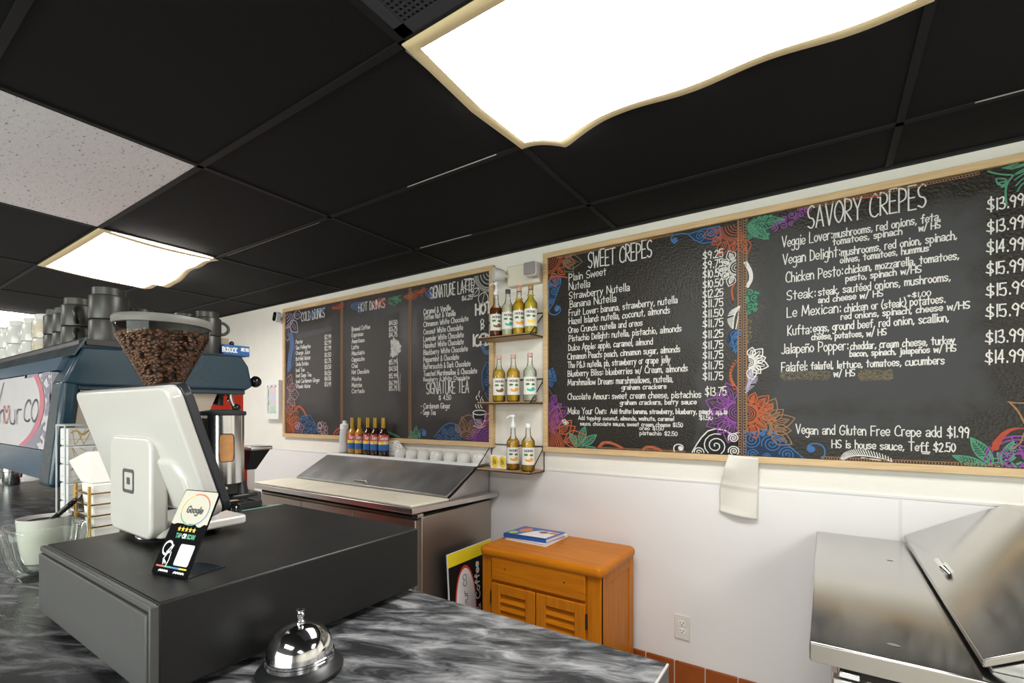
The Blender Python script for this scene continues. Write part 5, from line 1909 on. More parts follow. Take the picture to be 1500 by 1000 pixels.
for (u, v, r1) in ((1304, 820.5, .008), (1309, 944, .011)):
    p = on_z(u, v, RZ + .0006)
    rg = random.Random(int(u))
    b.add([(p.x + r1 * (1 + .5 * rg.random()) * math.cos(a * .7), p.y + r1 * .6 * (1 + .5 * rg.random()) * math.sin(a * .7), RZ + .0006) for a in range(9)], [tuple(range(9))])
obj('food_speck', b, M['lidgrey'], t, smooth=0)

# ------------------------------------------------------------------ honey wood cabinet
CX0, CX1, CY0, CY1, CZ = -1.572, -.850, 2.045, 2.515, .731
t = thing('wooden_cabinet', 'small honey-stained wooden cabinet with louvered doors against the white wall', 'cabinet', (-1.21, 2.28, 0))
yf = CY0 + .022
b = MB().box(CX0 + .022, CX1 - .022, yf + .004, CY1 - .012, .05, CZ - .045)
obj('carcass', b, M['oak'], t)
for (x0, x1) in ((CX0 + .016, CX0 + .075), (CX1 - .086, CX1 - .016)):
    obj('stile', MB().box(x0, x1, yf - .004, yf + .02, 0, CZ - .042), M['oak'], t, bevel=.003)
prof = [(CY0, CZ - .030)]
b = MB().prism(rrect(CX0, CX1, CY0, CY1, .038, 8), 'z', CZ - .052, CZ)
obj('top', b, M['oakh'], t, bevel=.022, seg=5)
# side panel set inside a frame
xs = CX1 - .016
sp = MB()
sp.box(xs - .012, xs, yf, yf + .05, 0, CZ - .045).box(xs - .012, xs, CY1 - .075, CY1 - .006, 0, CZ - .045)
sp.box(xs - .012, xs, yf + .05, CY1 - .075, CZ - .10, CZ - .045).box(xs - .012, xs, yf + .05, CY1 - .075, .02, .10)
obj('side_frame', sp, M['oak'], t, bevel=.002)
obj('side_panel', MB().box(xs - .010, xs - .004, yf + .05, CY1 - .081, .10, CZ - .10), M['oak'], t)
obj('side_groove', MB().box(xs - .012, xs - .008, CY1 - .081, CY1 - .075, .10, CZ - .10), M['darkgap'], t)
dl, dr_ = CX0 + .083, CX1 - .094
zt1 = on_y(864, 838, yf).z
zb1 = on_y(864, 881, yf).z
dw = obj('drawer', MB().box(dl, dr_, yf - .014, yf + .010, zb1, zt1), M['oakh'], t, bevel=.005, seg=3)
for fx in (.16, .80):
    x = dl + (dr_ - dl) * fx
    z = (zb1 + zt1) / 2
    obj('screw_hole', MB().cyl((x, yf - .0155, z), (x, yf - .0135, z), .004, 10), M['darkgap'], dw)
zd1 = zb1 - .016
mid = (dl + dr_) / 2
for (x0, x1, hs) in ((dl, mid - .004, -1), (mid + .004, dr_, 1)):
    d_ = thing
    fb = MB()
    fw, z0_ = .055, .06
    fb.box(x0, x0 + fw, yf - .014, yf + .006, z0_, zd1).box(x1 - fw, x1, yf - .014, yf + .006, z0_, zd1)
    fb.box(x0 + fw, x1 - fw, yf - .014, yf + .006, zd1 - .052, zd1).box(x0 + fw, x1 - fw, yf - .014, yf + .006, z0_, z0_ + .055)
    do = obj('door', fb, M['oak'], t, bevel=.003)
    nsl = 9
    hh = (zd1 - .052 - z0_ - .055) / nsl
    for k in range(nsl):
        z = z0_ + .055 + hh * k
        sb = MB().hexa([(x0 + fw - .003, yf - .012, z), (x1 - fw + .003, yf - .012, z), (x1 - fw + .003, yf - .008, z), (x0 + fw - .003, yf - .008, z)],
                       [(x0 + fw - .003, yf + .002, z + hh * .78), (x1 - fw + .003, yf + .002, z + hh * .78), (x1 - fw + .003, yf + .006, z + hh * .78), (x0 + fw - .003, yf + .006, z + hh * .78)])
        obj('louver', sb, M['oakh'], do)
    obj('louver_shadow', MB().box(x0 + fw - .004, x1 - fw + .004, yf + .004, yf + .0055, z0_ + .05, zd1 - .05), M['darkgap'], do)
    hxp = x0 - .004 if hs < 0 else x1 + .004
    obj('hinge', MB().box(hxp - .005, hxp + .005, yf - .012, yf - .002, zd1 - .115, zd1 - .045), M['black'], t)

# books on the cabinet


def book(name, pts, z0, h, cov, label, spine=None):
    P_ = [on_z(u, v, z0 + h) for u, v in pts]
    cx = sum(p.x for p in P_) / 4
    cy = sum(p.y for p in P_) / 4
    t = thing(name, label, 'book', (cx, cy, z0))
    q = [(p.x, p.y) for p in P_]
    ins = [(cx + (a - cx) * .965, cy + (b_ - cy) * .965) for a, b_ in q]
    obj('pages', MB().hexa([(*p, z0 + .002) for p in ins], [(*p, z0 + h - .002) for p in ins]), M['pagewhite'], t)
    obj('back_cover', MB().hexa([(*p, z0) for p in q], [(*p, z0 + .002) for p in q]), cov, t)
    fc = obj('front_cover', MB().hexa([(*p, z0 + h - .002) for p in q], [(*p, z0 + h) for p in q]), cov, t)
    if spine:
        obj('spine', MB().hexa([(*q[0], z0), (*q[1], z0), (*ins[1], z0), (*ins[0], z0)], [(*q[0], z0 + h), (*q[1], z0 + h), (*ins[1], z0 + h), (*ins[0], z0 + h)]), spine, t)
    return t, q, fc, z0 + h


book('recipe_book', [(739.5, 786), (799, 797.5), (832, 782.5), (771, 774)], CZ + .0005, .013, M['pagewhite'], 'thin white book underneath the blue cookbook on the wooden cabinet')
t, q, fc, zt_ = book('cookbook', [(737.5, 780.2), (800, 789.6), (828.5, 779.5), (769, 770.2)], CZ + .0142, .022, M['bookblue'], 'blue cookbook with white and orange cover, on top of the white book', M['bookblue'])


def onbook(a, b_, e=.0006):
    x = (1 - b_) * ((1 - a) * q[0][0] + a * q[1][0]) + b_ * ((1 - a) * q[3][0] + a * q[2][0])
    y = (1 - b_) * ((1 - a) * q[0][1] + a * q[1][1]) + b_ * ((1 - a) * q[3][1] + a * q[2][1])
    return (x, y, zt_ + e)


def cover(nm, pts, m_, e):
    obj(nm, MB().add([onbook(a, b_, e) for a, b_ in pts], [tuple(range(len(pts)))]), m_, fc, smooth=0)


ell = lambda cx, cz, rx, rz, n=16: [(cx + rx * math.cos(2 * math.pi * k / n), cz + rz * math.sin(2 * math.pi * k / n)) for k in range(n)]
cover('white_field', [(.30, .06), (.95, .06), (.95, .80), (.55, .80), (.42, .60)], M['pagewhite'], .0004)
cover('orange_picture', ell(.24, .60, .13, .24), M['bookorange'], .0008)
cover('green_picture', ell(.13, .22, .09, .14), M['bookgreen'], .0006)
cover('dark_picture', ell(.66, .62, .10, .12), M['bookmaroon'], .0008)
cover('bright_picture', ell(.86, .66, .10, .12), M['bookorange'], .0009)
cover('title_line', [(.42, .30), (.82, .26), (.82, .31), (.42, .36)], M['plate'], .0008)

# sign board leaning between fridge and cabinet
SXB, SXT = -1.735, -1.775
sy0 = on_x(655, 813, SXT).y
szt = on_x(655, 813, SXT).z
t = thing('sign_board', 'black and yellow shop sign turned on end between the prep fridge and the wooden cabinet', 'sign', (SXB, sy0 + .2, 0))


def sg(y, z, e=0.0):
    return (SXB + (SXT - SXB) * z / szt + e, y, z)


sy1 = sy0 + .42
b = MB().hexa([sg(sy0, 0, -.008), sg(sy0, 0), sg(sy1, 0), sg(sy1, 0, -.008)], [sg(sy0, szt, -.008), sg(sy0, szt), sg(sy1, szt), sg(sy1, szt, -.008)])
obj('board', b, M['signwht'], t)
obj('yellow_band', MB().add([sg(sy0 + .004, szt - .075, .0006), sg(sy1, szt - .075, .0006), sg(sy1, szt - .002, .0006), sg(sy0 + .004, szt - .002, .0006)], [(0, 1, 2, 3)]), M['signyel'], t, smooth=0)
obj('black_field', MB().add([sg(sy0 + .004, 0.01, .0006), sg(sy1, .01, .0006), sg(sy1, szt - .075, .0006), sg(sy0 + .004, szt - .075, .0006)], [(0, 1, 2, 3)]), M['signblk'], t, smooth=0)
oy = on_x(680, 850, SXT + .005).y
oz, rz_, ry_ = szt - .075 - .018 - .245, .245, .098
for (nm, k, m_, e) in (('oval_ring', 1.0, M['lab_red'], .0012), ('oval', .90, M['signwht'], .0018)):
    obj(nm, MB().add([sg(oy + ry_ * k * math.cos(a * math.pi / 18), oz + rz_ * (k + (.03 if k < 1 else 0)) * math.sin(a * math.pi / 18), e) for a in range(36)], [tuple(range(36))]), m_, t, smooth=0)
# words run up the sign: x -> up, y -> towards the camera
mp = lambda a, b_: sg(oy - b_, oz + a, .0024)
tx = MB()
text(tx, 'CO', mp, .125, -.012, .065, .034, .0045, jit=0)
text(tx, 'ur', mp, .040, -.016, .055, .044, .0045, jit=0, slant=.1)
text(tx, 'm', mp, -.050, -.016, .05, .044, .0045, jit=0, slant=.1)
text(tx, "l'A", mp, -.19, -.03, .13, .09, .007, jit=0, slant=.3)
obj('name_lettering', tx, M['ink'], t, smooth=0)
tx = MB()
text(tx, '\u2665', mp, .004, -.018, .030, .034, .004, jit=0)
obj('heart', tx, M['redink'], t, smooth=0)
yy = on_x(698, 850, SXT + .005).y
mp2 = lambda a, b_: sg(yy - b_, oz + a, .0016)
tx = MB()
text(tx, 'Crepes & Coffee', mp2, -.30, -.015, .53, .042, .008, jit=0)
obj('slogan_lettering', tx, M['signwht'], t, smooth=0)
# ------------------------------------------------------------------ the counter
KX, KY = -.177, .648
t = thing('counter', 'black and grey marble-look counter in the foreground', 'counter', (-1.2, .4, 0))
poly = [(-3.9, -.12), (KX, -.12), (KX, KY), (-1.535, KY), (-1.535, .955), (-2.0, .955), (-2.0, 1.09), (-3.9, 1.09)]
obj('countertop', MB().prism(poly, 'z', TOP - .04, TOP), M['marble'], t, smooth=0)
eb = MB()
for (p, q) in zip(poly[1:6], poly[2:7]):
    d0 = Vector((q[0] - p[0], q[1] - p[1])).normalized()
    n = Vector((d0.y, -d0.x))
    eb.hexa([(p[0], p[1], TOP - .042), (p[0] + n.x * .002, p[1] + n.y * .002, TOP - .042), (q[0] + n.x * .002, q[1] + n.y * .002, TOP - .042), (q[0], q[1], TOP - .042)],
            [(p[0], p[1], TOP - .002), (p[0] + n.x * .002, p[1] + n.y * .002, TOP - .002), (q[0] + n.x * .002, q[1] + n.y * .002, TOP - .002), (q[0], q[1], TOP - .002)])
obj('edge_band', eb, M['edgeblk'], t, smooth=0)
obj('edge_line', MB().box(KX - .0006, KX + .0022, -.12, KY, TOP - .0022, TOP + .0002), M['edgelite'], t, smooth=0)
ins = [(-3.88, -.08), (KX - .03, -.08), (KX - .03, KY - .03), (-1.565, KY - .03), (-1.565, .925), (-2.03, .925), (-2.03, 1.06), (-3.88, 1.06)]
obj('counter_base', MB().prism(ins, 'z', 0, TOP - .04), M['counterbase'], t, smooth=0)

# cash drawer
DX0, DX1, DY0, DY1, DZ0, DZ1 = -1.081, -.641, .220, .649, TOP + .010, 1.239
t = thing('cash_drawer', 'large black steel cash drawer box on the marble counter', 'cash drawer', ((DX0 + DX1) / 2, (DY0 + DY1) / 2, TOP))
b = MB().box(DX0, DX1, DY0 + .010, DY1, DZ0, DZ1)
obj('case', b, M['drawer'], t, bevel=.003, seg=3)
b = MB().box(DX0 + .002, DX1 - .006, DY0, DY0 + .009, DZ0 + .004, DZ1 - .012)
obj('drawer_front', b, M['drawer_lit'], t, bevel=.0025, seg=3)
b = MB().box(DX0, DX1 - .001, DY0 + .002, DY0 + .010, DZ1 - .010, DZ1 - .001)
obj('top_lip', b, M['drawer_lit'], t, bevel=.002)
obj('corner_post', MB().box(DX1 - .005, DX1 - .0005, DY0 + .002, DY0 + .012, DZ0, DZ1 - .003), M['drawer_lit'], t, bevel=.0015)
for x in (DX0 + .05, DX1 - .05):
    for y in (DY0 + .05, DY1 - .05):
        obj('foot', MB().cyl((x, y, TOP), (x, y, DZ0 + .001), .012, 14), M['rubber'], t)

# point-of-sale terminal on the drawer
PX0, PX1, PY = -1.083, -.905, .314
t = thing('payment_terminal', 'white point-of-sale terminal with tilted display standing on the cash drawer', 'payment terminal', (-.99, .38, DZ1))
obj('swivel_base', MB().lathe([(.060, 0), (.062, .003), (.058, .008), (.05, .012)], (-.985, .385, DZ1), 36), M['chromed'], t)
zb_, zt_ = DZ1 + .011, 1.4175
b = MB().prism(rrect(PX0, PX1, zb_, zt_, .022, 8), 'y', PY, PY + .026)
sp = obj('stand_plate', b, M['poswhite'], t, bevel=.005, seg=3)
b = MB().prism(rrect(PX0 + .002, PX1 - .001, PY + .012, .470, .012, 5), 'z', zb_, zb_ + .016)
obj('stand_foot', b, M['poswhite'], t, bevel=.004, seg=3)
# square emblem on the plate
p = on_y(188, 704, PY)
lg = MB()
def ring(mb, cx, cz, w, h, r, t_, y):
    o_ = rrect(cx - w, cx + w, cz - h, cz + h, r, 5)
    i_ = rrect(cx - w + t_, cx + w - t_, cz - h + t_, cz + h - t_, max(.001, r - t_ * .6), 5)
    n = len(o_)
    mb.add([(a, y, c) for a, c in o_] + [(a, y, c) for a, c in i_], [(k, (k + 1) % n, n + (k + 1) % n, n + k) for k in range(n)])
ring(lg, p.x, p.z, .0245, .0205, .006, .0058, PY - .0006)
q = rrect(p.x - .0065, p.x + .0065, p.z - .0060, p.z + .0060, .0015, 3)
lg.add([(a, PY - .0006, c) for a, c in q], [tuple(range(len(q)))])
obj('square_emblem', lg, M['logo'], sp, smooth=0)
# display: slab from low/far edge to high/near edge
W_ = .405
dx0, dx1 = -.997 - W_ / 2, -.993 + W_ / 2
lo, hi = Vector((0, .372, 1.297)), Vector((0, .308, 1.500))
ax = (hi - lo).normalized()
nr = Vector((0, -ax.z, ax.y))           # out of the back, towards the counter front
Lh = (hi - lo).length
def slab(o, d0, d1, ins=0.0, r=.020):
    pl = rrect(dx0 + ins, dx1 - ins, ins, Lh - ins, r, 8)
    n = len(pl)
    vs = [Vector((a, 0, 0)) + lo + ax * c + nr * d0 for a, c in pl] + [Vector((a, 0, 0)) + lo + ax * c + nr * d1 for a, c in pl]
    return MB().add(vs, [tuple(range(n - 1, -1, -1)), tuple(range(n, 2 * n))] + [(k, (k + 1) % n, n + (k + 1) % n, n + k) for k in range(n)])
ds = obj('display_back', slab(0, -.004, .016), M['poswhite'], t, bevel=.005, seg=3)
obj('display_bezel', slab(0, -.016, -.0035), M['posgrey'], t, bevel=.002)
obj('display_glass', slab(0, -.0172, -.0155, .004), M['screen'], t)
# raised rib on the back, running into the stand
pl = [(PX0 - .03, .004), (PX1 + .075, .004), (PX1 + .075, .070), (PX1 + .050, .098), (PX0 - .01, .098), (PX0 - .03, .080)]
n = len(pl)
vs = [Vector((a, 0, 0)) + lo + ax * c + nr * .014 for a, c in pl] + [Vector((a * .96 - .04, 0, 0)) + lo + ax * (c * .9 + .004) + nr * .022 for a, c in pl]
obj('display_rib', MB().add(vs, [tuple(range(n - 1, -1, -1)), tuple(range(n, 2 * n))] + [(k, (k + 1) % n, n + (k + 1) % n, n + k) for k in range(n)]), M['poswhite'], t, bevel=.009, seg=4)
b = MB().box(PX0 + .012, PX1 - .012, PY + .020, .352, zt_ - .030, zt_ - .004)
obj('hinge', b, M['poswhite'], t, bevel=.006, seg=3)
obj('hinge_pin', MB().cyl((PX0 + .02, PY + .030, zt_ + .002), (PX1 - .004, PY + .030, zt_ + .002), .006, 14), M['chromed'], t)

# review card on its little easel
A_, B_ = on_z(221, 838, DZ1 + .001), on_z(272.5, 848, DZ1 + .001)
ex = (B_ - A_).normalized()
bk = Vector((-ex.y, ex.x, 0))
up = (bk * .0476 + Vector((0, 0, .106))).normalized()
Hc = .1165
Wc = (B_ - A_).length
nf = ex.cross(up)
t = thing('review_card', 'black and silver review card with gold stars on the cash drawer', 'counter card', ((A_ + B_) / 2).to_tuple())
def cd(a, c, e=0.0):
    return A_ + ex * (a * Wc) + up * (c * Hc) + nf * e
pl = rrect(0, 1, 0, 1, .04, 4)
n = len(pl)
b = MB().add([cd(a, c, -.0022) for a, c in pl] + [cd(a, c, 0) for a, c in pl], [tuple(range(n - 1, -1, -1)), tuple(range(n, 2 * n))] + [(k, (k + 1) % n, n + (k + 1) % n, n + k) for k in range(n)])
cb = obj('card', b, M['blackgloss'], t, smooth=0)
b = MB().add([cd(0, .0, -.003), cd(1, .0, -.003), cd(1, 0, -.003) + bk * .052, cd(0.25, 0, -.003) + bk * .052] + [cd(0, .012, -.003), cd(1, .012, -.003), cd(1, .012, -.003) + bk * .052, cd(.25, .012, -.003) + bk * .052],
             [(3, 2, 1, 0), (4, 5, 6, 7), (0, 1, 5, 4), (1, 2, 6, 5), (2, 3, 7, 6), (3, 0, 4, 7)])
obj('easel_foot', b, M['blackgloss'], t, smooth=0)
def cface(nm, pts, m_, e):
    return obj(nm, MB().add([cd(a, c, e) for a, c in pts], [tuple(range(len(pts)))]), m_, cb, smooth=0)
rg = random.Random(2)
jag = [(1 - k / 12, .585 + rg.uniform(-.02, .02)) for k in range(13)]
cface('silver_upper_half', [(.0, .60)] + [(.02, .97), (.05, .99), (.95, .99), (.985, .96)] + jag, M['cardtop'], .0004)
for k, c_ in enumerate(('gred', 'gyellow', 'ggreen', 'gblue')):
    m2 = MB()
    ribbon(m2, [(.52 + .38 * math.cos(math.radians(90 * k + a * 9 + 20)), .765 + .185 * math.sin(math.radians(90 * k + a * 9 + 20))) for a in range(11)], .012, lambda a, c: cd(a, c, .0008))
    obj('roundel', m2, M[c_], cb, smooth=0)
m2 = MB()
text(m2, 'Google', lambda a, c: cd(a, c, .0010), .30, .725, .44, .075, .018, jit=0)
obj('lettering', m2, M['logo'], cb, smooth=0)
m2 = MB()
for k in range(5):
    cx, cz = .30 + .105 * k, .525
    st = []
    for i in range(10):
        r = .055 if i % 2 == 0 else .024
        a = math.radians(90 + 36 * i)
        st.append(cd(cx + r * math.cos(a), cz + r * .62 * math.sin(a), .0008))
    m2.add(st, [tuple(range(10))])
obj('stars', m2, M['star'], cb, smooth=0)
m2 = MB()
text(m2, 'TAP', lambda a, c: cd(a, c, .0008), .28, .425, .15, .045, .014, jit=0)
text(m2, 'SCAN', lambda a, c: cd(a, c, .0008), .61, .425, .20, .045, .014, jit=0)
obj('lettering', m2, M['ggreen'], cb, smooth=0)
m2 = MB()
text(m2, 'OR', lambda a, c: cd(a, c, .0008), .47, .425, .10, .045, .016, jit=0)
for k in range(4):
    pass
ribbon(m2, [(.20 + .12 * math.cos(math.radians(20 + a * 20)), .295 + .075 * math.sin(math.radians(20 + a * 20))) for a in range(14)], .026, lambda a, c: cd(a, c, .0008))
for seg in ([(.34, .33), (.30, .25), (.22, .25), (.28, .31), (.34, .33)], [(.26, .25), (.20, .17), (.24, .12)], [(.34, .25), (.36, .17), (.34, .10)], [(.20, .17), (.30, .13)]):
    ribbon(m2, seg, .024, lambda a, c: cd(a, c, .0008))
for (x_, w_) in ((.20, .25), (.62, .28)):
    ribbon(m2, [(x_ + w_ * k / 8, .040 + .010 * (k % 2)) for k in range(9)], .020, lambda a, c: cd(a, c, .0008))
obj('white_print', m2, M['printwhite'], cb, smooth=0)
qp = rrect(.52, .92, .12, .36, .03, 3)
cface('blank_code_patch', qp, M['printwhite'], .0008)
for k, c_ in enumerate(('gred', 'ggreen', 'gblue', 'gyellow')):
    cface('colour_stripe', [(.07 + .215 * k, .082), (.07 + .215 * (k + 1), .082), (.07 + .215 * (k + 1), .100), (.07 + .215 * k, .100)], M[c_], .0008)

# service bell
c = on_z(440, 975.5, TOP + .006)
t = thing('service_bell', 'chrome service bell on a black base, bottom front of the counter', 'bell', (c.x, c.y, TOP))
K = (c.x, c.y, TOP)
obj('base', MB().lathe([(.050, 0), (.0535, .002), (.0535, .006), (.048, .012), (.040, .018), (.012, .022), (0, .022)], K, 48), M['black'], t, smooth=40)
dome = [(.0415, .0155), (.0425, .016), (.0425, .021), (.0418, .0215), (.0418, .0245), (.0408, .0250), (.0402, .029), (.039, .036), (.0355, .045), (.029, .053), (.020, .059), (.010, .0622), (.004, .063), (0, .063)]
obj('dome', MB().lathe(dome, K, 56), M['chrome'], t, smooth=50)
obj('plunger', MB().lathe([(.0055, .062), (.0055, .066), (.0040, .067), (.0040, .071), (.0052, .072), (.0055, .076), (.0035, .078), (.0056, .0795), (.0056, .081), (0, .0815)], K, 20), M['chrome'], t)

# square glass jar at the left edge
jx, jy, jr = -1.340, .281, .058
t = thing('glass_jar', 'thick square clear glass jar on the counter at the left edge', 'jar', (jx, jy, TOP))
m = Matrix.Identity(4)
outer = [(.032, 0), (.038, .002), (.047, .020), (.057, .055), (.062, .085), (.062, .1055), (.0605, .108)]
inner = [(.053, .108), (.0515, .090), (.046, .055), (.036, .022), (.024, .014), (0, .013)]
obj('jar_body', MB().lathe(outer + inner, (jx, jy, TOP), 48, sq=5), M['jarglass'], t, smooth=50)

# white cup of dark grounds with a pen
cx, cy = -1.482, .312
t = thing('pen_cup', 'white cup with dark contents behind the glass jar', 'cup', (cx, cy, TOP))
obj('cup_body', MB().lathe([(.032, 0), (.036, .002), (.043, .05), (.0465, .096), (.0465, .100), (.0440, .100), (.0425, .090), (.0425, .088)], (cx, cy, TOP), 36, caps=False), M['mugwhite'], t, smooth=50)
obj('cup_bottom', MB().lathe([(.032, 0), (0, 0)], (cx, cy, TOP), 36, caps=False), M['mugwhite'], t)
o = obj('dark_contents', MB().lathe([(.0424, .0885), (.03, .094), (.012, .092), (0, .096)], (cx, cy, TOP), 30, caps=False), M['coffeegrounds'], t)
a, b_ = on_y(77, 760, .322), on_y(112, 731, .345)
t = thing('pen', 'black pen leaning out of the white cup', 'pen', a.to_tuple())
obj('barrel', MB().tube([a, a.lerp(b_, .75)], .0055, 12), M['black'], t)
obj('pen_cap', MB().tube([a.lerp(b_, .75), a.lerp(b_, .97), b_], [.0060, .0050, .0025], 12), M['blackgloss'], t)
obj('pen_clip', MB().tube([a.lerp(b_, .35) + Vector((.006, -.006, 0)), a.lerp(b_, .78) + Vector((.006, -.006, 0))], .0016, 6), M['chrome'], t)

# ornate black tin behind the pen
bx, by = -1.487, .402
t = thing('card_tin', 'black tin with white rim and scrolled black ornament, behind the glass jar', 'tin', (bx, by, TOP))
obj('tin_body', MB().box(bx - .058, bx + .050, by - .028, by + .028, TOP, TOP + .098), M['black'], t, bevel=.003)
obj('tin_rim', MB().box(bx - .060, bx + .052, by - .030, by + .030, TOP + .098, TOP + .102), M['boxwhite'], t)
b = MB()
for (u, r, tr) in ((-.030, .011, 1.6), (-.005, .019, 1.8), (.022, .019, 1.8), (.042, .010, 1.5)):
    n = 24
    b.tube([(bx + u + r * (1 - .7 * k / n) * math.cos(2 * math.pi * tr * k / n), by - .02, TOP + .112 + r * .6 + r * (1 - .7 * k / n) * math.sin(2 * math.pi * tr * k / n)) for k in range(n + 1)], .0026, 6)
b.tube([(bx - .05, by - .02, TOP + .106), (bx + .045, by - .02, TOP + .106)], .004, 6)
obj('scroll_ornament', b, M['black'], t)

# gold wire basket with a white paper bag in it
gx0, gx1, gy0, gy1, gz1 = -1.425, -1.335, .352, .432, 1.296
t = thing('wire_basket', 'gold wire basket standing behind the payment terminal', 'basket', ((gx0 + gx1) / 2, (gy0 + gy1) / 2, TOP))
b = MB()
for (x, y) in ((gx0, gy0), (gx1, gy0), (gx1, gy1), (gx0, gy1)):
    b.tube([(x, y, TOP + .001), (x, y, gz1)], .0032, 8)
k = 0
z = TOP + .012
while z < gz1 + .001:
    b.tube([(gx0, gy0, z), (gx1, gy0, z), (gx1, gy1, z), (gx0, gy1, z)], .0018 if z < gz1 - .01 else .003, 6, closed=True)
    z += .0245
for x in (gx0 + .03, gx0 + .06):
    b.tube([(x, gy0, TOP + .012), (x, gy1, TOP + .012)], .0018, 6)
obj('wire_frame', b, M['gold'], t)
t = thing('paper_bag', 'folded white paper bag sticking out of the gold basket', 'bag', ((gx0 + gx1) / 2, .39, TOP + .016))
b = MB().hexa([(gx0 + .030, gy0 + .014, TOP + .016), (gx1 - .01, gy0 + .014, TOP + .016), (gx1 - .01, gy1 - .03, TOP + .016), (gx0 + .03, gy1 - .03, TOP + .016)],
              [(gx0 + .020, gy0 + .004, 1.30), (gx1 - .006, gy0 + .006, 1.30), (gx1 - .006, gy1 - .01, 1.30), (gx0 + .02, gy1 - .01, 1.30)])
obj('bag_body', b, M['paper'], t, bevel=.003)
b = MB().hexa([(gx0 + .020, gy0 + .004, 1.30), (gx1 - .006, gy0 + .006, 1.30), (gx1 - .006, gy1 - .01, 1.30), (gx0 + .02, gy1 - .01, 1.30)],
              [(gx0 - .016, gy0 - .010, 1.348), (gx1 - .02, gy0 + .0, 1.372), (gx1 - .02, gy1 - .03, 1.372), (gx0 - .012, gy1 - .03, 1.350)])
obj('bag_fold', b, M['paper'], t, bevel=.003)

# wire rack of white gold-printed boxes
rx0, rx1, ry0, ry1 = -1.700, -1.635, .386, .492
t = thing('box_rack', 'clear and chrome rack with a stack of gold-printed white boxes behind the gold basket', 'rack', (-1.668, .44, TOP))
b = MB()
for (x, y) in ((rx0 - .004, ry0 - .004), (rx1 + .004, ry0 - .004), (rx1 + .004, ry1 + .004), (rx0 - .004, ry1 + .004)):
    b.tube([(x, y, TOP + .001), (x, y, 1.425)], .0020, 8)
for z in (TOP + .004, 1.424):
    b.tube([(rx0 - .004, ry0 - .004, z), (rx1 + .004, ry0 - .004, z), (rx1 + .004, ry1 + .004, z), (rx0 - .004, ry1 + .004, z)], .0028, 6, closed=True)
obj('rack_frame', b, M['frost'], t)
nb = 6
hb = (1.418 - TOP - .008) / nb
ordw = ['lowest', 'second from the bottom', 'third from the bottom', 'third from the top', 'second from the top', 'topmost']
for k in range(nb):
    z = TOP + .008 + hb * k
    t = thing('printed_box', 'gold-printed white box, %s in the chrome rack' % ordw[k], 'box', (-1.668, .44, z), 0, 'gold-printed boxes in the rack')
    s = .002 * ((k * 7) % 3)
    bo_ = obj('box_body', MB().box(rx0 + s, rx1 - .002, ry0 + .001, ry1, z, z + hb - .0012), M['boxwhite'], t, bevel=.004)
    g = MB()
    rg = random.Random(40 + k)
    xf = rx1 - .0018
    mpf = lambda a, c: (xf, a, c)
    for q in range(4):
        ribbon(g, [(rg.uniform(ry0 + .01, ry1 - .01), z + .003), (rg.uniform(ry0 + .01, ry1 - .01), z + hb - .005)], .0014, mpf)
    ribbon(g, [(ry0 + .006, z + hb * .35), (ry1 - .006, z + hb * .35)], .0010, mpf)
    if k in (1, 3, 5):
        for q in range(14):
            y_ = ry0 + .010 + q * .006
            ribbon(g, [(y_, z + hb * .72 + .006 * math.sin(q * 1.3)), (y_ + .007, z + hb * .72 + .006 * math.sin(q * 1.3 + 1.3))], .0040, mpf)
    if k == 1:
        text(g, 'POST CARD', mpf, ry0 + .02, z + .008, .06, .010, .0016, jit=.05)
    mpx = lambda a, c: (a, ry0 + .0008, c)
    ribbon(g, [(rx0 + .012, z + hb * .35), (rx1 - .008, z + hb * .35)], .0010, mpx)
    obj('gold_print', g, M['goldink'], bo_, smooth=0)

# ------------------------------------------------------------------ espresso machine
EX1, EX0 = -1.94, -3.55
EY0, EY1 = .440, 1.020
t = thing('espresso_machine', 'dark teal espresso machine with a pink-ringed logo panel, at the left', 'espresso machine', (-2.6, .73, TOP))
MZ = 1.665
# end frame: sloped hood beam and flared front leg, profile in (y, z)
beam = [(EY0 + .008, 1.548), (EY0 + .034, 1.612), (EY0 + .055, 1.664), (EY1 - .040, 1.682), (EY1 - .012, 1.640), (EY1 + .004, 1.560), (EY1 - .02, 1.545), (EY0 + .06, 1.540)]
b = MB().prism(beam, 'x', EX1 - .11, EX1)
obj('end_hood', b, M['teal'], t, bevel=.008, seg=3)
b = MB().prism([(EY0 + .02, 1.528), (EY1 - .02, 1.528), (EY1 - .02, 1.548), (EY0 + .02, 1.552)], 'x', EX1 - .10, EX1 - .012)
obj('hood_underside', b, M['teal'], t, bevel=.003)
b = MB().hexa([(EX1 - .125, EY0 - .022, 1.228), (EX1 - .004, EY0 - .022, 1.228), (EX1 - .004, EY0 + .018, 1.228), (EX1 - .125, EY0 + .018, 1.228)],
              [(EX1 - .10, EY0 + .006, 1.56), (EX1 - .004, EY0 + .010, 1.56), (EX1 - .004, EY0 + .052, 1.56), (EX1 - .10, EY0 + .052, 1.56)])
obj('front_leg_cover', b, M['teal'], t, bevel=.014, seg=4)
b = MB().box(EX0, EX1 - .062, EY0 + .055, EY0 + .30, 1.24, 1.545).box(EX0, EX1 - .062, EY0 + .055, EY1 - .03, 1.552, 1.63)
obj('steel_body', b, M['steel'], t)
# far side of the end: steel inner panel seen through the opening
b = MB().prism([(EY0 + .058, 1.540), (.914, 1.540), (.880, 1.456), (.800, 1.27), (EY0 + .030, 1.27)], 'x', EX1 - .06, EX1 - .045)
obj('inner_panel', b, M['steel_side'], t)
b = MB().tube([(EX1 - .043, EY0 + .032, 1.27), (EX1 - .043, EY0 + .060, 1.535)], .004, 6)
obj('inner_edge', b, M['steel'], t)
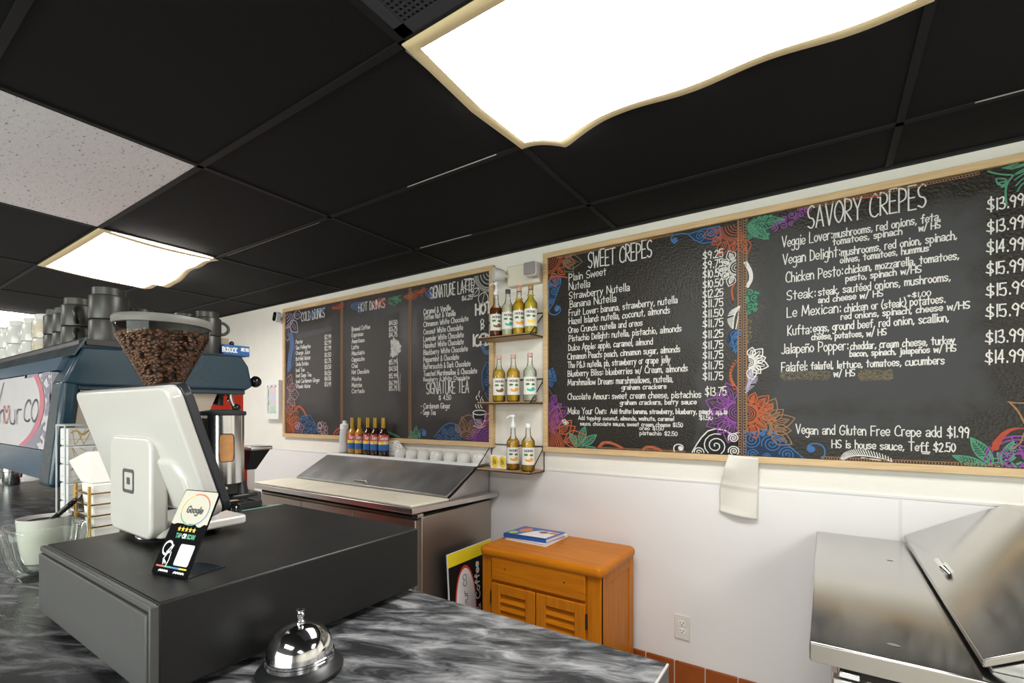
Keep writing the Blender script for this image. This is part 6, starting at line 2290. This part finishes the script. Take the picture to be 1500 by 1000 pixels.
# logo panel towards the customers
bp = MB().box(EX0, EX1 - .10, EY0 + .006, EY0 + .045, 1.335, 1.585)
lp = obj('logo_panel', bp, M['panelwhite'], t)
obj('upper_strip', MB().hexa([(EX0, EY0 + .010, 1.59), (EX1 - .07, EY0 + .010, 1.59), (EX1 - .07, EY0 + .05, 1.59), (EX0, EY0 + .05, 1.59)], [(EX0, EY0 + .026, 1.634), (EX1 - .07, EY0 + .026, 1.634), (EX1 - .07, EY0 + .06, 1.634), (EX0, EY0 + .06, 1.634)]), M['teal2'], t)
obj('lower_panel', MB().hexa([(EX0, EY0 + .03, 1.225), (EX1 - .11, EY0 + .03, 1.225), (EX1 - .11, EY0 + .06, 1.225), (EX0, EY0 + .06, 1.225)], [(EX0, EY0 + .006, 1.332), (EX1 - .10, EY0 + .006, 1.332), (EX1 - .10, EY0 + .05, 1.332), (EX0, EY0 + .05, 1.332)]), M['teal2'], t)
yl = EY0 + .0052
xc, zc_, ea, eb_ = -3.02, 1.492, .905, .222
def elp(k, a):
    return (max(EX0 + .002, xc + ea * k * math.cos(a)), max(1.337, min(1.583, zc_ + eb_ * k * math.sin(a))))
rm = MB()
ang = [math.radians(-75 + 150 * i / 60) for i in range(61)]
vs = [(elp(1.0, a)[0], yl - .0006, elp(1.0, a)[1]) for a in ang] + [(elp(.945, a)[0], yl - .0006, elp(.945, a)[1]) for a in ang]
rm.add(vs, [(i, i + 1, 61 + i + 1, 61 + i) for i in range(60)])
obj('pink_ring', rm, M['pink'], lp, smooth=0)
# branching lace pattern right of the ring
lm = MB()
rg = random.Random(11)
mpl = lambda a, c: (a, yl - .0003, c)
for k in range(34):
    a = math.radians(rg.uniform(-50, 45))
    k0 = rg.uniform(1.0, 1.03)
    x0_, z0_ = xc + ea * k0 * math.cos(a), zc_ + eb_ * k0 * math.sin(a)
    pts = [(x0_, z0_)]
    for j in range(3):
        pts.append((pts[-1][0] + rg.uniform(.015, .06), pts[-1][1] + rg.uniform(-.03, .03)))
    pts = [(min(EX1 - .112, x), max(1.340, min(1.582, z))) for x, z in pts]
    ribbon(lm, pts, .010, mpl)
obj('lace_pattern', lm, M['lilac'], lp, smooth=0)
tm = MB()
mpt = lambda a, c: (a, yl - .0009, c)
text(tm, 'Am', mpt, -2.96, 1.415, .30, .085, .007, jit=0)
obj('logo_lettering', tm, M['ink'], lp, smooth=0)
tm = MB()
text(tm, 'ur', mpt, -2.565, 1.415, .16, .085, .006, jit=0)
text(tm, 'CO', mpt, -2.37, 1.425, .17, .075, .006, jit=0, slant=.2)
obj('logo_lettering', tm, M['ink'], lp, smooth=0)
tm = MB()
ribbon(tm, [(-2.80, 1.40), (-2.75, 1.48), (-2.66, 1.57)], .007, mpt)
obj('logo_lettering', tm, M['ink'], lp, smooth=0)
tm = MB()
text(tm, '\u2665', mpt, -2.66, 1.405, .085, .085, .006, jit=0)
obj('logo_heart', tm, M['redink'], lp, smooth=0)
# cup tray on top: raised outer rail
b = MB().hexa([(EX0, EY0 + .030, 1.634), (EX1 + .0, EY0 + .030, 1.634), (EX1 + .0, EY0 + .037, 1.634), (EX0, EY0 + .037, 1.634)],
              [(EX0, EY0 + .062, 1.694), (EX1 + .004, EY0 + .062, 1.694), (EX1 + .004, EY0 + .068, 1.694), (EX0, EY0 + .068, 1.694)])
obj('cup_rail', b, M['machinetop'], t)
obj('cup_rail', MB().box(EX1 - .012, EX1 - .006, EY0 + .066, EY0 + .25, 1.672, 1.690), M['black'], t)
obj('cup_tray', MB().box(EX0, EX1 - .015, EY0 + .05, EY1 - .06, 1.655, 1.684), M['black'], t)
TRZ = 1.684
# legs
for (x, y) in ((EX1 - .09, EY0 + .10), (EX1 - .09, EY1 - .10), (-3.2, EY0 + .10)):
    lg_ = obj('leg', MB().hexa([(x - .05, y - .04, TOP + .028), (x + .03, y - .04, TOP + .028), (x + .03, y + .05, TOP + .028), (x - .05, y + .05, TOP + .028)], [(x - .09, y - .05, 1.24), (x + .04, y - .05, 1.24), (x + .04, y + .06, 1.24), (x - .09, y + .06, 1.24)]), M['steel'], t)
    obj('leg_foot', MB().lathe([(.028, 0), (.03, .004), (.03, .06), (.034, .064), (.034, .078), (0, .078)], (x + .055, y + .01, TOP), 20), M['chromed'], lg_)
obj('underside', MB().box(EX0, EX1 - .08, EY0 + .07, EY1 - .05, 1.215, 1.245), M['black'], t)
# steam tap and wand at the barista side
c = on_x(374, 559, EX1 - .03)
kb = obj('steam_knob', MB().ball((EX1 - .03, c.y, c.z), .0235, 16).cyl((EX1 - .03, EY1 - .01, c.z), (EX1 - .03, c.y, c.z), .009), M['blackgloss'], t)
wx = EX1 - .06
w = [on_x(u, v, wx) for u, v in ((338, 571), (338, 583), (341, 592), (346, 599), (349, 608), (350, 622))]
st = obj('steam_wand', MB().tube(_cat([tuple(p) for p in w], 5), .0075, 10), M['chrome'], t)
p = on_x(346, 597, wx)
obj('wand_grip', MB().ball(p, .016, 12), M['blackgloss'], st)
p = on_x(337.5, 570, wx)
obj('wand_joint', MB().cyl(p + Vector((0, 0, .02)), p - Vector((0, 0, .014)), .014, 12), M['chrome'], st)
gh = on_x(321, 580, EX1 - .10)
gp = obj('group_head', MB().cyl(gh + Vector((0, 0, .05)), gh - Vector((0, 0, .0)), .020, 16).tube([gh, gh - Vector((0, .006, .035))], [.016, .020], 14), M['black'], t)
obj('group_spout', MB().tube([gh + Vector((0, .02, .03)), gh + Vector((0, .04, .0)), gh + Vector((0, .036, -.02))], .008, 8), M['chromed'], gp)

# ------------------------------------------------------------------ mugs stacked on the machine
def mug_proto(name, m_, label):
    t = thing(name, label, 'mug')
    prof = [(.0440, 0), (.0455, .0012), (.0460, .004), (.0460, .0635), (.0445, .0680), (.0390, .0700)]
    obj('body', MB().lathe([(0, .060), (.030, .060), (.0410, .050), (.0425, 0)] + prof + [(.0385, .0705), (.0385, .0900), (.0370, .0915), (0, .0915)], (0, 0, 0), 36), m_, t, smooth=40, local=True)
    pts = [(.0435 + .030 * math.sin(math.pi * k / 10), 0, .035 + .024 * math.cos(math.pi * k / 10)) for k in range(11)]
    h = MB().tube(pts, .0058, 10)
    obj('handle', h, m_, t, local=True)
    return t


# stacked mugs stand mouth down; only the topmost shows its narrow foot
MUGW = .0705
stacks = []


def stack(u, x, n, kind, rz, where, top_z=None, s=1.0):
    dr = _ray(u, 500); k = x / dr[0]
    stacks.append((u, x, dr[1] * k, n, kind, rz, where, s))


stack(160, -2.025, 2, 'black', 2.0, 'the tall black stack right behind the bean hopper', s=1.17)
stack(207, -2.10, 2, 'black', 1.0, 'the black stack hidden behind the hopper lid', s=.92)
stack(273, -2.125, 2, 'black', 1.0, 'the black stack peeking over the right of the hopper lid', s=1.0)
stack(304, -2.03, 2, 'black', 1.45, 'the black stack beside the blue carton', s=1.02)
stack(117, -2.24, 2, 'black', -.40, 'the black stack with round handles facing out', s=1.10)
stack(101, -2.40, 2, 'black', 2.5, 'the narrow black stack mostly hidden by its neighbours', s=1.02)
stack(88.5, -2.535, 2, 'black', 2.5, 'the black stack next to the white gold-rimmed one', s=1.08)
stack(71, -2.70, 2, 'gold', 2.6, 'the white stack with gold trim nearest the black mugs', s=1.08)
stack(54.5, -2.87, 2, 'white', 2.6, 'the plain white stack beside the gold-trimmed one', s=1.10)
stack(33.5, -3.06, 2, 'white', 2.6, 'the plain white stack third from the left edge', s=1.14)
stack(18.5, -3.20, 2, 'white', 2.6, 'the small white stack second from the left edge', s=1.0)
stack(3, -3.42, 2, 'white', 2.6, 'the big white stack cut by the left edge', s=1.18)
protos = {}
for (u_, x, y, n, kind, rz, where, s) in stacks:
    for k in range(n):
        lab = ('upper mug of ' if k == n - 1 else 'lower mug of ') + where
        z = TRZ + k * MUGW * s
        key = kind
        rk = rz if k == n - 1 or u_ != 304 else -1.9
        if key not in protos:
            o = mug_proto('mug', M['mugblack'] if kind == 'black' else M['mugwhite'], lab)
            if kind == 'gold':
                gb = MB()
                for q in range(8):
                    zz = .006 + q * .007
                    a_ = [( .0464 * math.cos(a), .0464 * math.sin(a), zz + .003 * math.sin(a * 9)) for a in [math.pi * 2 * j / 48 for j in range(48)]]
                    gb.tube(a_, .0009, 5, closed=True)
                obj('gold_trim', gb, M['goldink'], o, local=True)
            o.location, o.rotation_euler = (x, y, z), (0, 0, rk)
            protos[key] = o
        else:
            o = dup(protos[key], (x, y, z), rk, lab)
        o.scale = (s, s, s)
        o['group'] = {'black': 'black mugs on the espresso machine', 'white': 'white mugs on the espresso machine', 'gold': 'gold-trimmed mugs on the espresso machine'}[kind]

# blue carton and a small tan box lid on the machine's far end
p0, p1 = on_x(322, 520, EX1 - .04), on_x(365, 520, EX1 - .04)
zt_ = on_x(343, 505.5, EX1 - .04).z
t = thing('carton', 'flat blue carton with white print on the far end of the espresso machine', 'box', (-2.0, (p0.y + p1.y) / 2, TRZ))
y1_ = min(p1.y, EY1 + .01)
cbx = obj('carton_body', MB().box(-2.10, EX1 - .035, p0.y + .012, y1_, TRZ + .0005, zt_), M['bluebox'], t, bevel=.002)
tm = MB()
mpc = lambda a, c: (EX1 - .0344, a, c)
hh = zt_ - TRZ
text(tm, 'BODOCK', mpc, p0.y + .008, TRZ + hh * .30, (y1_ - p0.y) * .48, hh * .42, .0045, jit=0)
text(tm, 'ME-755', mpc, p0.y + (y1_ - p0.y) * .70, TRZ + hh * .50, (y1_ - p0.y) * .26, hh * .28, .0035, jit=0)
obj('carton_print', tm, M['printwhite'], cbx, smooth=0)
t = thing('small_box', 'small tan box with a black knob behind the blue carton', 'box', (-2.10, p0.y + .03, zt_))
obj('box_body', MB().box(-2.12, -2.02, p0.y - .0, p0.y + .055, zt_, zt_ + .03), M['tan'], t, bevel=.003)
obj('knob', MB().ball((-2.03, p0.y + .068, zt_ + .012), .010, 10), M['black'], t)

# ------------------------------------------------------------------ coffee grinder
gx, gy = -1.457, .536
t = thing('coffee_grinder', 'coffee grinder with big clear bean hopper and chrome doser', 'coffee grinder', (gx, gy, TOP))
zr = 1.700
obj('grinder_body', MB().prism(rrect(gx - .070, gx + .060, gy - .075, gy + .045, .03, 6), 'z', TOP + .02, 1.50), M['black'], t, bevel=.006)
obj('grinder_base', MB().prism(rrect(gx - .085, gx + .075, gy - .078, gy + .08, .03, 6), 'z', TOP, TOP + .03), M['black'], t, bevel=.006)
hp = [(.038, 1.490), (.040, 1.525), (.1015, zr - .048), (.1025, zr - .018), (.1025, zr - .006)]
obj('bean_hopper', MB().lathe([(r, z - TOP) for r, z in hp], (gx, gy, TOP), 56, caps=False), M['hopper'], t, smooth=40)
obj('hopper_rim', MB().lathe([(.1040, zr - .019), (.1075, zr - .018), (.1085, zr - .010), (.1085, zr - .002), (.106, zr + .002), (.098, zr + .003), (.098, zr - .019), (.1040, zr - .019)], (gx, gy, 0), 56, caps=False), M['lidgrey'], t, smooth=40)
obj('hopper_lid', MB().lathe([(.098, zr - .004), (.02, zr - .001), (0, zr - .001)], (gx, gy, 0), 48, caps=False), M['hopper'], t)
obj('hopper_collar', MB().lathe([(.044, 1.485), (.046, 1.490), (.046, 1.520), (.042, 1.524)], (gx, gy, 0), 32, caps=False), M['black'], t)
# doser drum
ddx, ddy, dr0 = -1.490, .700, .0540
dz0, dz1 = 1.250, 1.452
dd = obj('doser_drum', MB().lathe([(dr0, dz0), (dr0, dz1)], (ddx, ddy, 0), 48), M['chromed'], t, smooth=40)
obj('doser_lid', MB().lathe([(dr0 + .004, dz1 - .004), (dr0 + .006, dz1), (dr0 + .005, dz1 + .008), (.03, dz1 + .013), (0, dz1 + .014)], (ddx, ddy, 0), 40), M['rubber'], dd)
a0 = math.atan2(-ddy, -ddx) + .10
b = MB()
n = 14
zz0, zz1 = on_x(337, 662, ddx).z + .0, 0
zz0, zz1 = 1.315, 1.395
dm = lambda a, z: (ddx + (dr0 + .0008) * math.cos(a0 + a / dr0), ddy + (dr0 + .0008) * math.sin(a0 + a / dr0), z)
oval_on(b, .003, (zz0 + zz1) / 2, .019, (zz1 - zz0) / 2, dm, 14, 7.0)
obj('doser_window', b, M['amber'], dd, smooth=60)
b = MB()
q = []
for k in range(41):
    an = 2 * math.pi * k / 40
    c_, s_ = math.cos(an), math.sin(an)
    kk = 1 / (abs(c_) ** 7 + abs(s_) ** 7) ** (1 / 7)
    q.append((.003 + .019 * kk * c_, (zz0 + zz1) / 2 + (zz1 - zz0) / 2 * kk * s_))
ribbon(b, q, .0022, lambda a, z: (ddx + (dr0 + .0013) * math.cos(a0 + a / dr0), ddy + (dr0 + .0013) * math.sin(a0 + a / dr0), z))
obj('window_frame', b, M['black'], dd, smooth=0)
obj('side_lug', MB().cyl((ddx - .035, ddy - .030, 1.432), (ddx - .052, ddy - .046, 1.432), .008, 10), M['gold'], dd)
obj('doser_neck', MB().box(ddx - .045, ddx - .005, gy + .03, ddy - .03, 1.28, 1.44), M['black'], t)
b = MB()
b.box(ddx - .028, ddx + .028, ddy - .05, ddy + .030, 1.213, 1.252)
b.box(ddx - .034, ddx + .034, ddy + .010, ddy + .085, 1.200, 1.212)
b.lathe([(.030, 0), (.024, .012), (.017, .050), (.014, .062), (0, .062)], (ddx, ddy + .048, 1.196), 20)
fk = obj('portafilter_fork', b, M['black'], t, bevel=.004)
obj('fork_screw', MB().ball((ddx + .030, ddy - .008, 1.236), .007, 10), M['chrome'], fk)
obj('lever_knob', MB().ball((ddx + .02, ddy + .02, 1.165), .022, 14), M['blackgloss'], fk)

# beans: one uncountable heap inside the hopper
rg = random.Random(17)
b = MB()


def hr(z):
    for (r0, z0_), (r1, z1__) in zip(hp[:-1], hp[1:]):
        if z0_ <= z <= z1__:
            return r0 + (r1 - r0) * (z - z0_) / max(1e-6, z1__ - z0_)
    return hp[-1][0]


core = MB().lathe([(max(.001, hr(z) - .010), z) for z in (1.505, 1.53, 1.56, 1.60, 1.64, zr - .052, zr - .045)] + [(0, zr - .047)], (gx, gy, 0), 40)
SPH = MB().ball((0, 0, 0), 1.0, 8)
for k in range(1500):
    z = 1.510 + (zr - .040 - 1.510) * rg.random() ** .72
    R = hr(z) - .0062
    if k % 7 == 0:
        z, R = zr - .043 + rg.uniform(-.003, .004), (hr(zr - .05) - .008) * math.sqrt(rg.random())
    a = rg.uniform(0, 6.283)
    m = Matrix.Translation((gx + R * math.cos(a), gy + R * math.sin(a), z)) @ Matrix.Rotation(a, 4, 'Z') @ Matrix.Rotation(rg.uniform(-.5, .5) - .55, 4, 'Y') @ Matrix.Rotation(rg.uniform(0, 3.14), 4, 'X') @ Matrix.Rotation(rg.uniform(-.35, .35), 4, 'Z') @ Matrix.Diagonal((.0036, .0078, .0056, 1))
    b.add([m @ Vector(p) for p in SPH.v], SPH.f)
b.cur = 1
b.add(core.v, core.f)
o = obj('coffee_beans', b, [M['bean'], M['beandark']], smooth=180)
tag(o, 'dark roasted coffee beans filling the clear hopper', 'coffee beans')
o['kind'] = 'stuff'

# ------------------------------------------------------------------ what stands behind the grinder
t = thing('bar_tray', 'low black ribbed bar tray on the counter behind the payment terminal', 'tray', (-1.78, .77, TOP))
b = MB().box(-1.93, -1.622, .630, .908, TOP, TOP + .012)
obj('tray_base', b, M['black'], t, bevel=.003)
b = MB()
b.box(-1.92, -1.640, .640, .652, TOP + .012, TOP + .030).box(-1.92, -1.640, .886, .898, TOP + .012, TOP + .030).box(-1.92, -1.908, .652, .886, TOP + .012, TOP + .030).box(-1.652, -1.640, .652, .886, TOP + .012, TOP + .030)
for k in range(14):
    b.box(-1.908, -1.652, .660 + k * .0165, .667 + k * .0165, TOP + .020, TOP + .026)
obj('tray_grid', b, M['rubber'], t)
o = obj('stir_stick', MB().box(-1.72, -1.70, .72, .85, TOP + .0302, TOP + .033), M['tan'], bevel=.0008)
tag(o, 'flat brown wooden stick lying on the black bar tray', 'stick')
o = obj('mint_mat', MB().prism([(-1.615, .80), (-1.537, .80), (-1.537, .948), (-1.60, .953), (-1.615, .94)], 'z', TOP, TOP + .012), M['mint'], bevel=.002)
tag(o, 'mint green board corner at the end of the counter', 'board')

# red upright machine behind the doser
rx, ry = on_y(357, 640, 1.45).x, 1.15
t = thing('red_cabinet', 'red enamelled cabinet between the espresso machine and the wall', 'cabinet', (rx - .2, ry + .15, 0))
obj('cabinet_body', MB().box(rx - .42, rx, ry, ry + .30, .06, 1.62), M['redbody'], t, bevel=.006)
obj('plinth', MB().box(rx - .40, rx - .02, ry + .02, ry + .28, 0, .06), M['black'], t)
obj('trim_edge', MB().box(rx + .0005, rx + .006, ry + .004, ry + .03, .06, 1.62), M['black'], t)
# grey-topped pedestal tray beside it
c = on_z(377, 653, 1.315)
c = on_y(377, 653, 1.36)
t = thing('pedestal_tray', 'grey tray on a tapered black pedestal right of the chrome doser', 'stand', (c.x, c.y, 0))
b = MB().box(c.x - .10, c.x + .045, c.y - .06, c.y + .06, c.z - .020, c.z)
obj('tray_top', b, M['steel'], t, bevel=.006)
b = MB().hexa([(c.x - .10, c.y - .025, c.z - .13), (c.x - .055, c.y - .025, c.z - .13), (c.x - .055, c.y + .025, c.z - .13), (c.x - .10, c.y + .025, c.z - .13)],
              [(c.x - .10, c.y - .06, c.z - .022), (c.x + .03, c.y - .055, c.z - .020), (c.x + .03, c.y + .055, c.z - .020), (c.x - .10, c.y + .06, c.z - .022)])
obj('tapered_support', b, M['black'], t, bevel=.004)
obj('post', MB().box(c.x - .10, c.x - .065, c.y - .02, c.y + .02, 0, c.z - .12), M['chromed'], t)
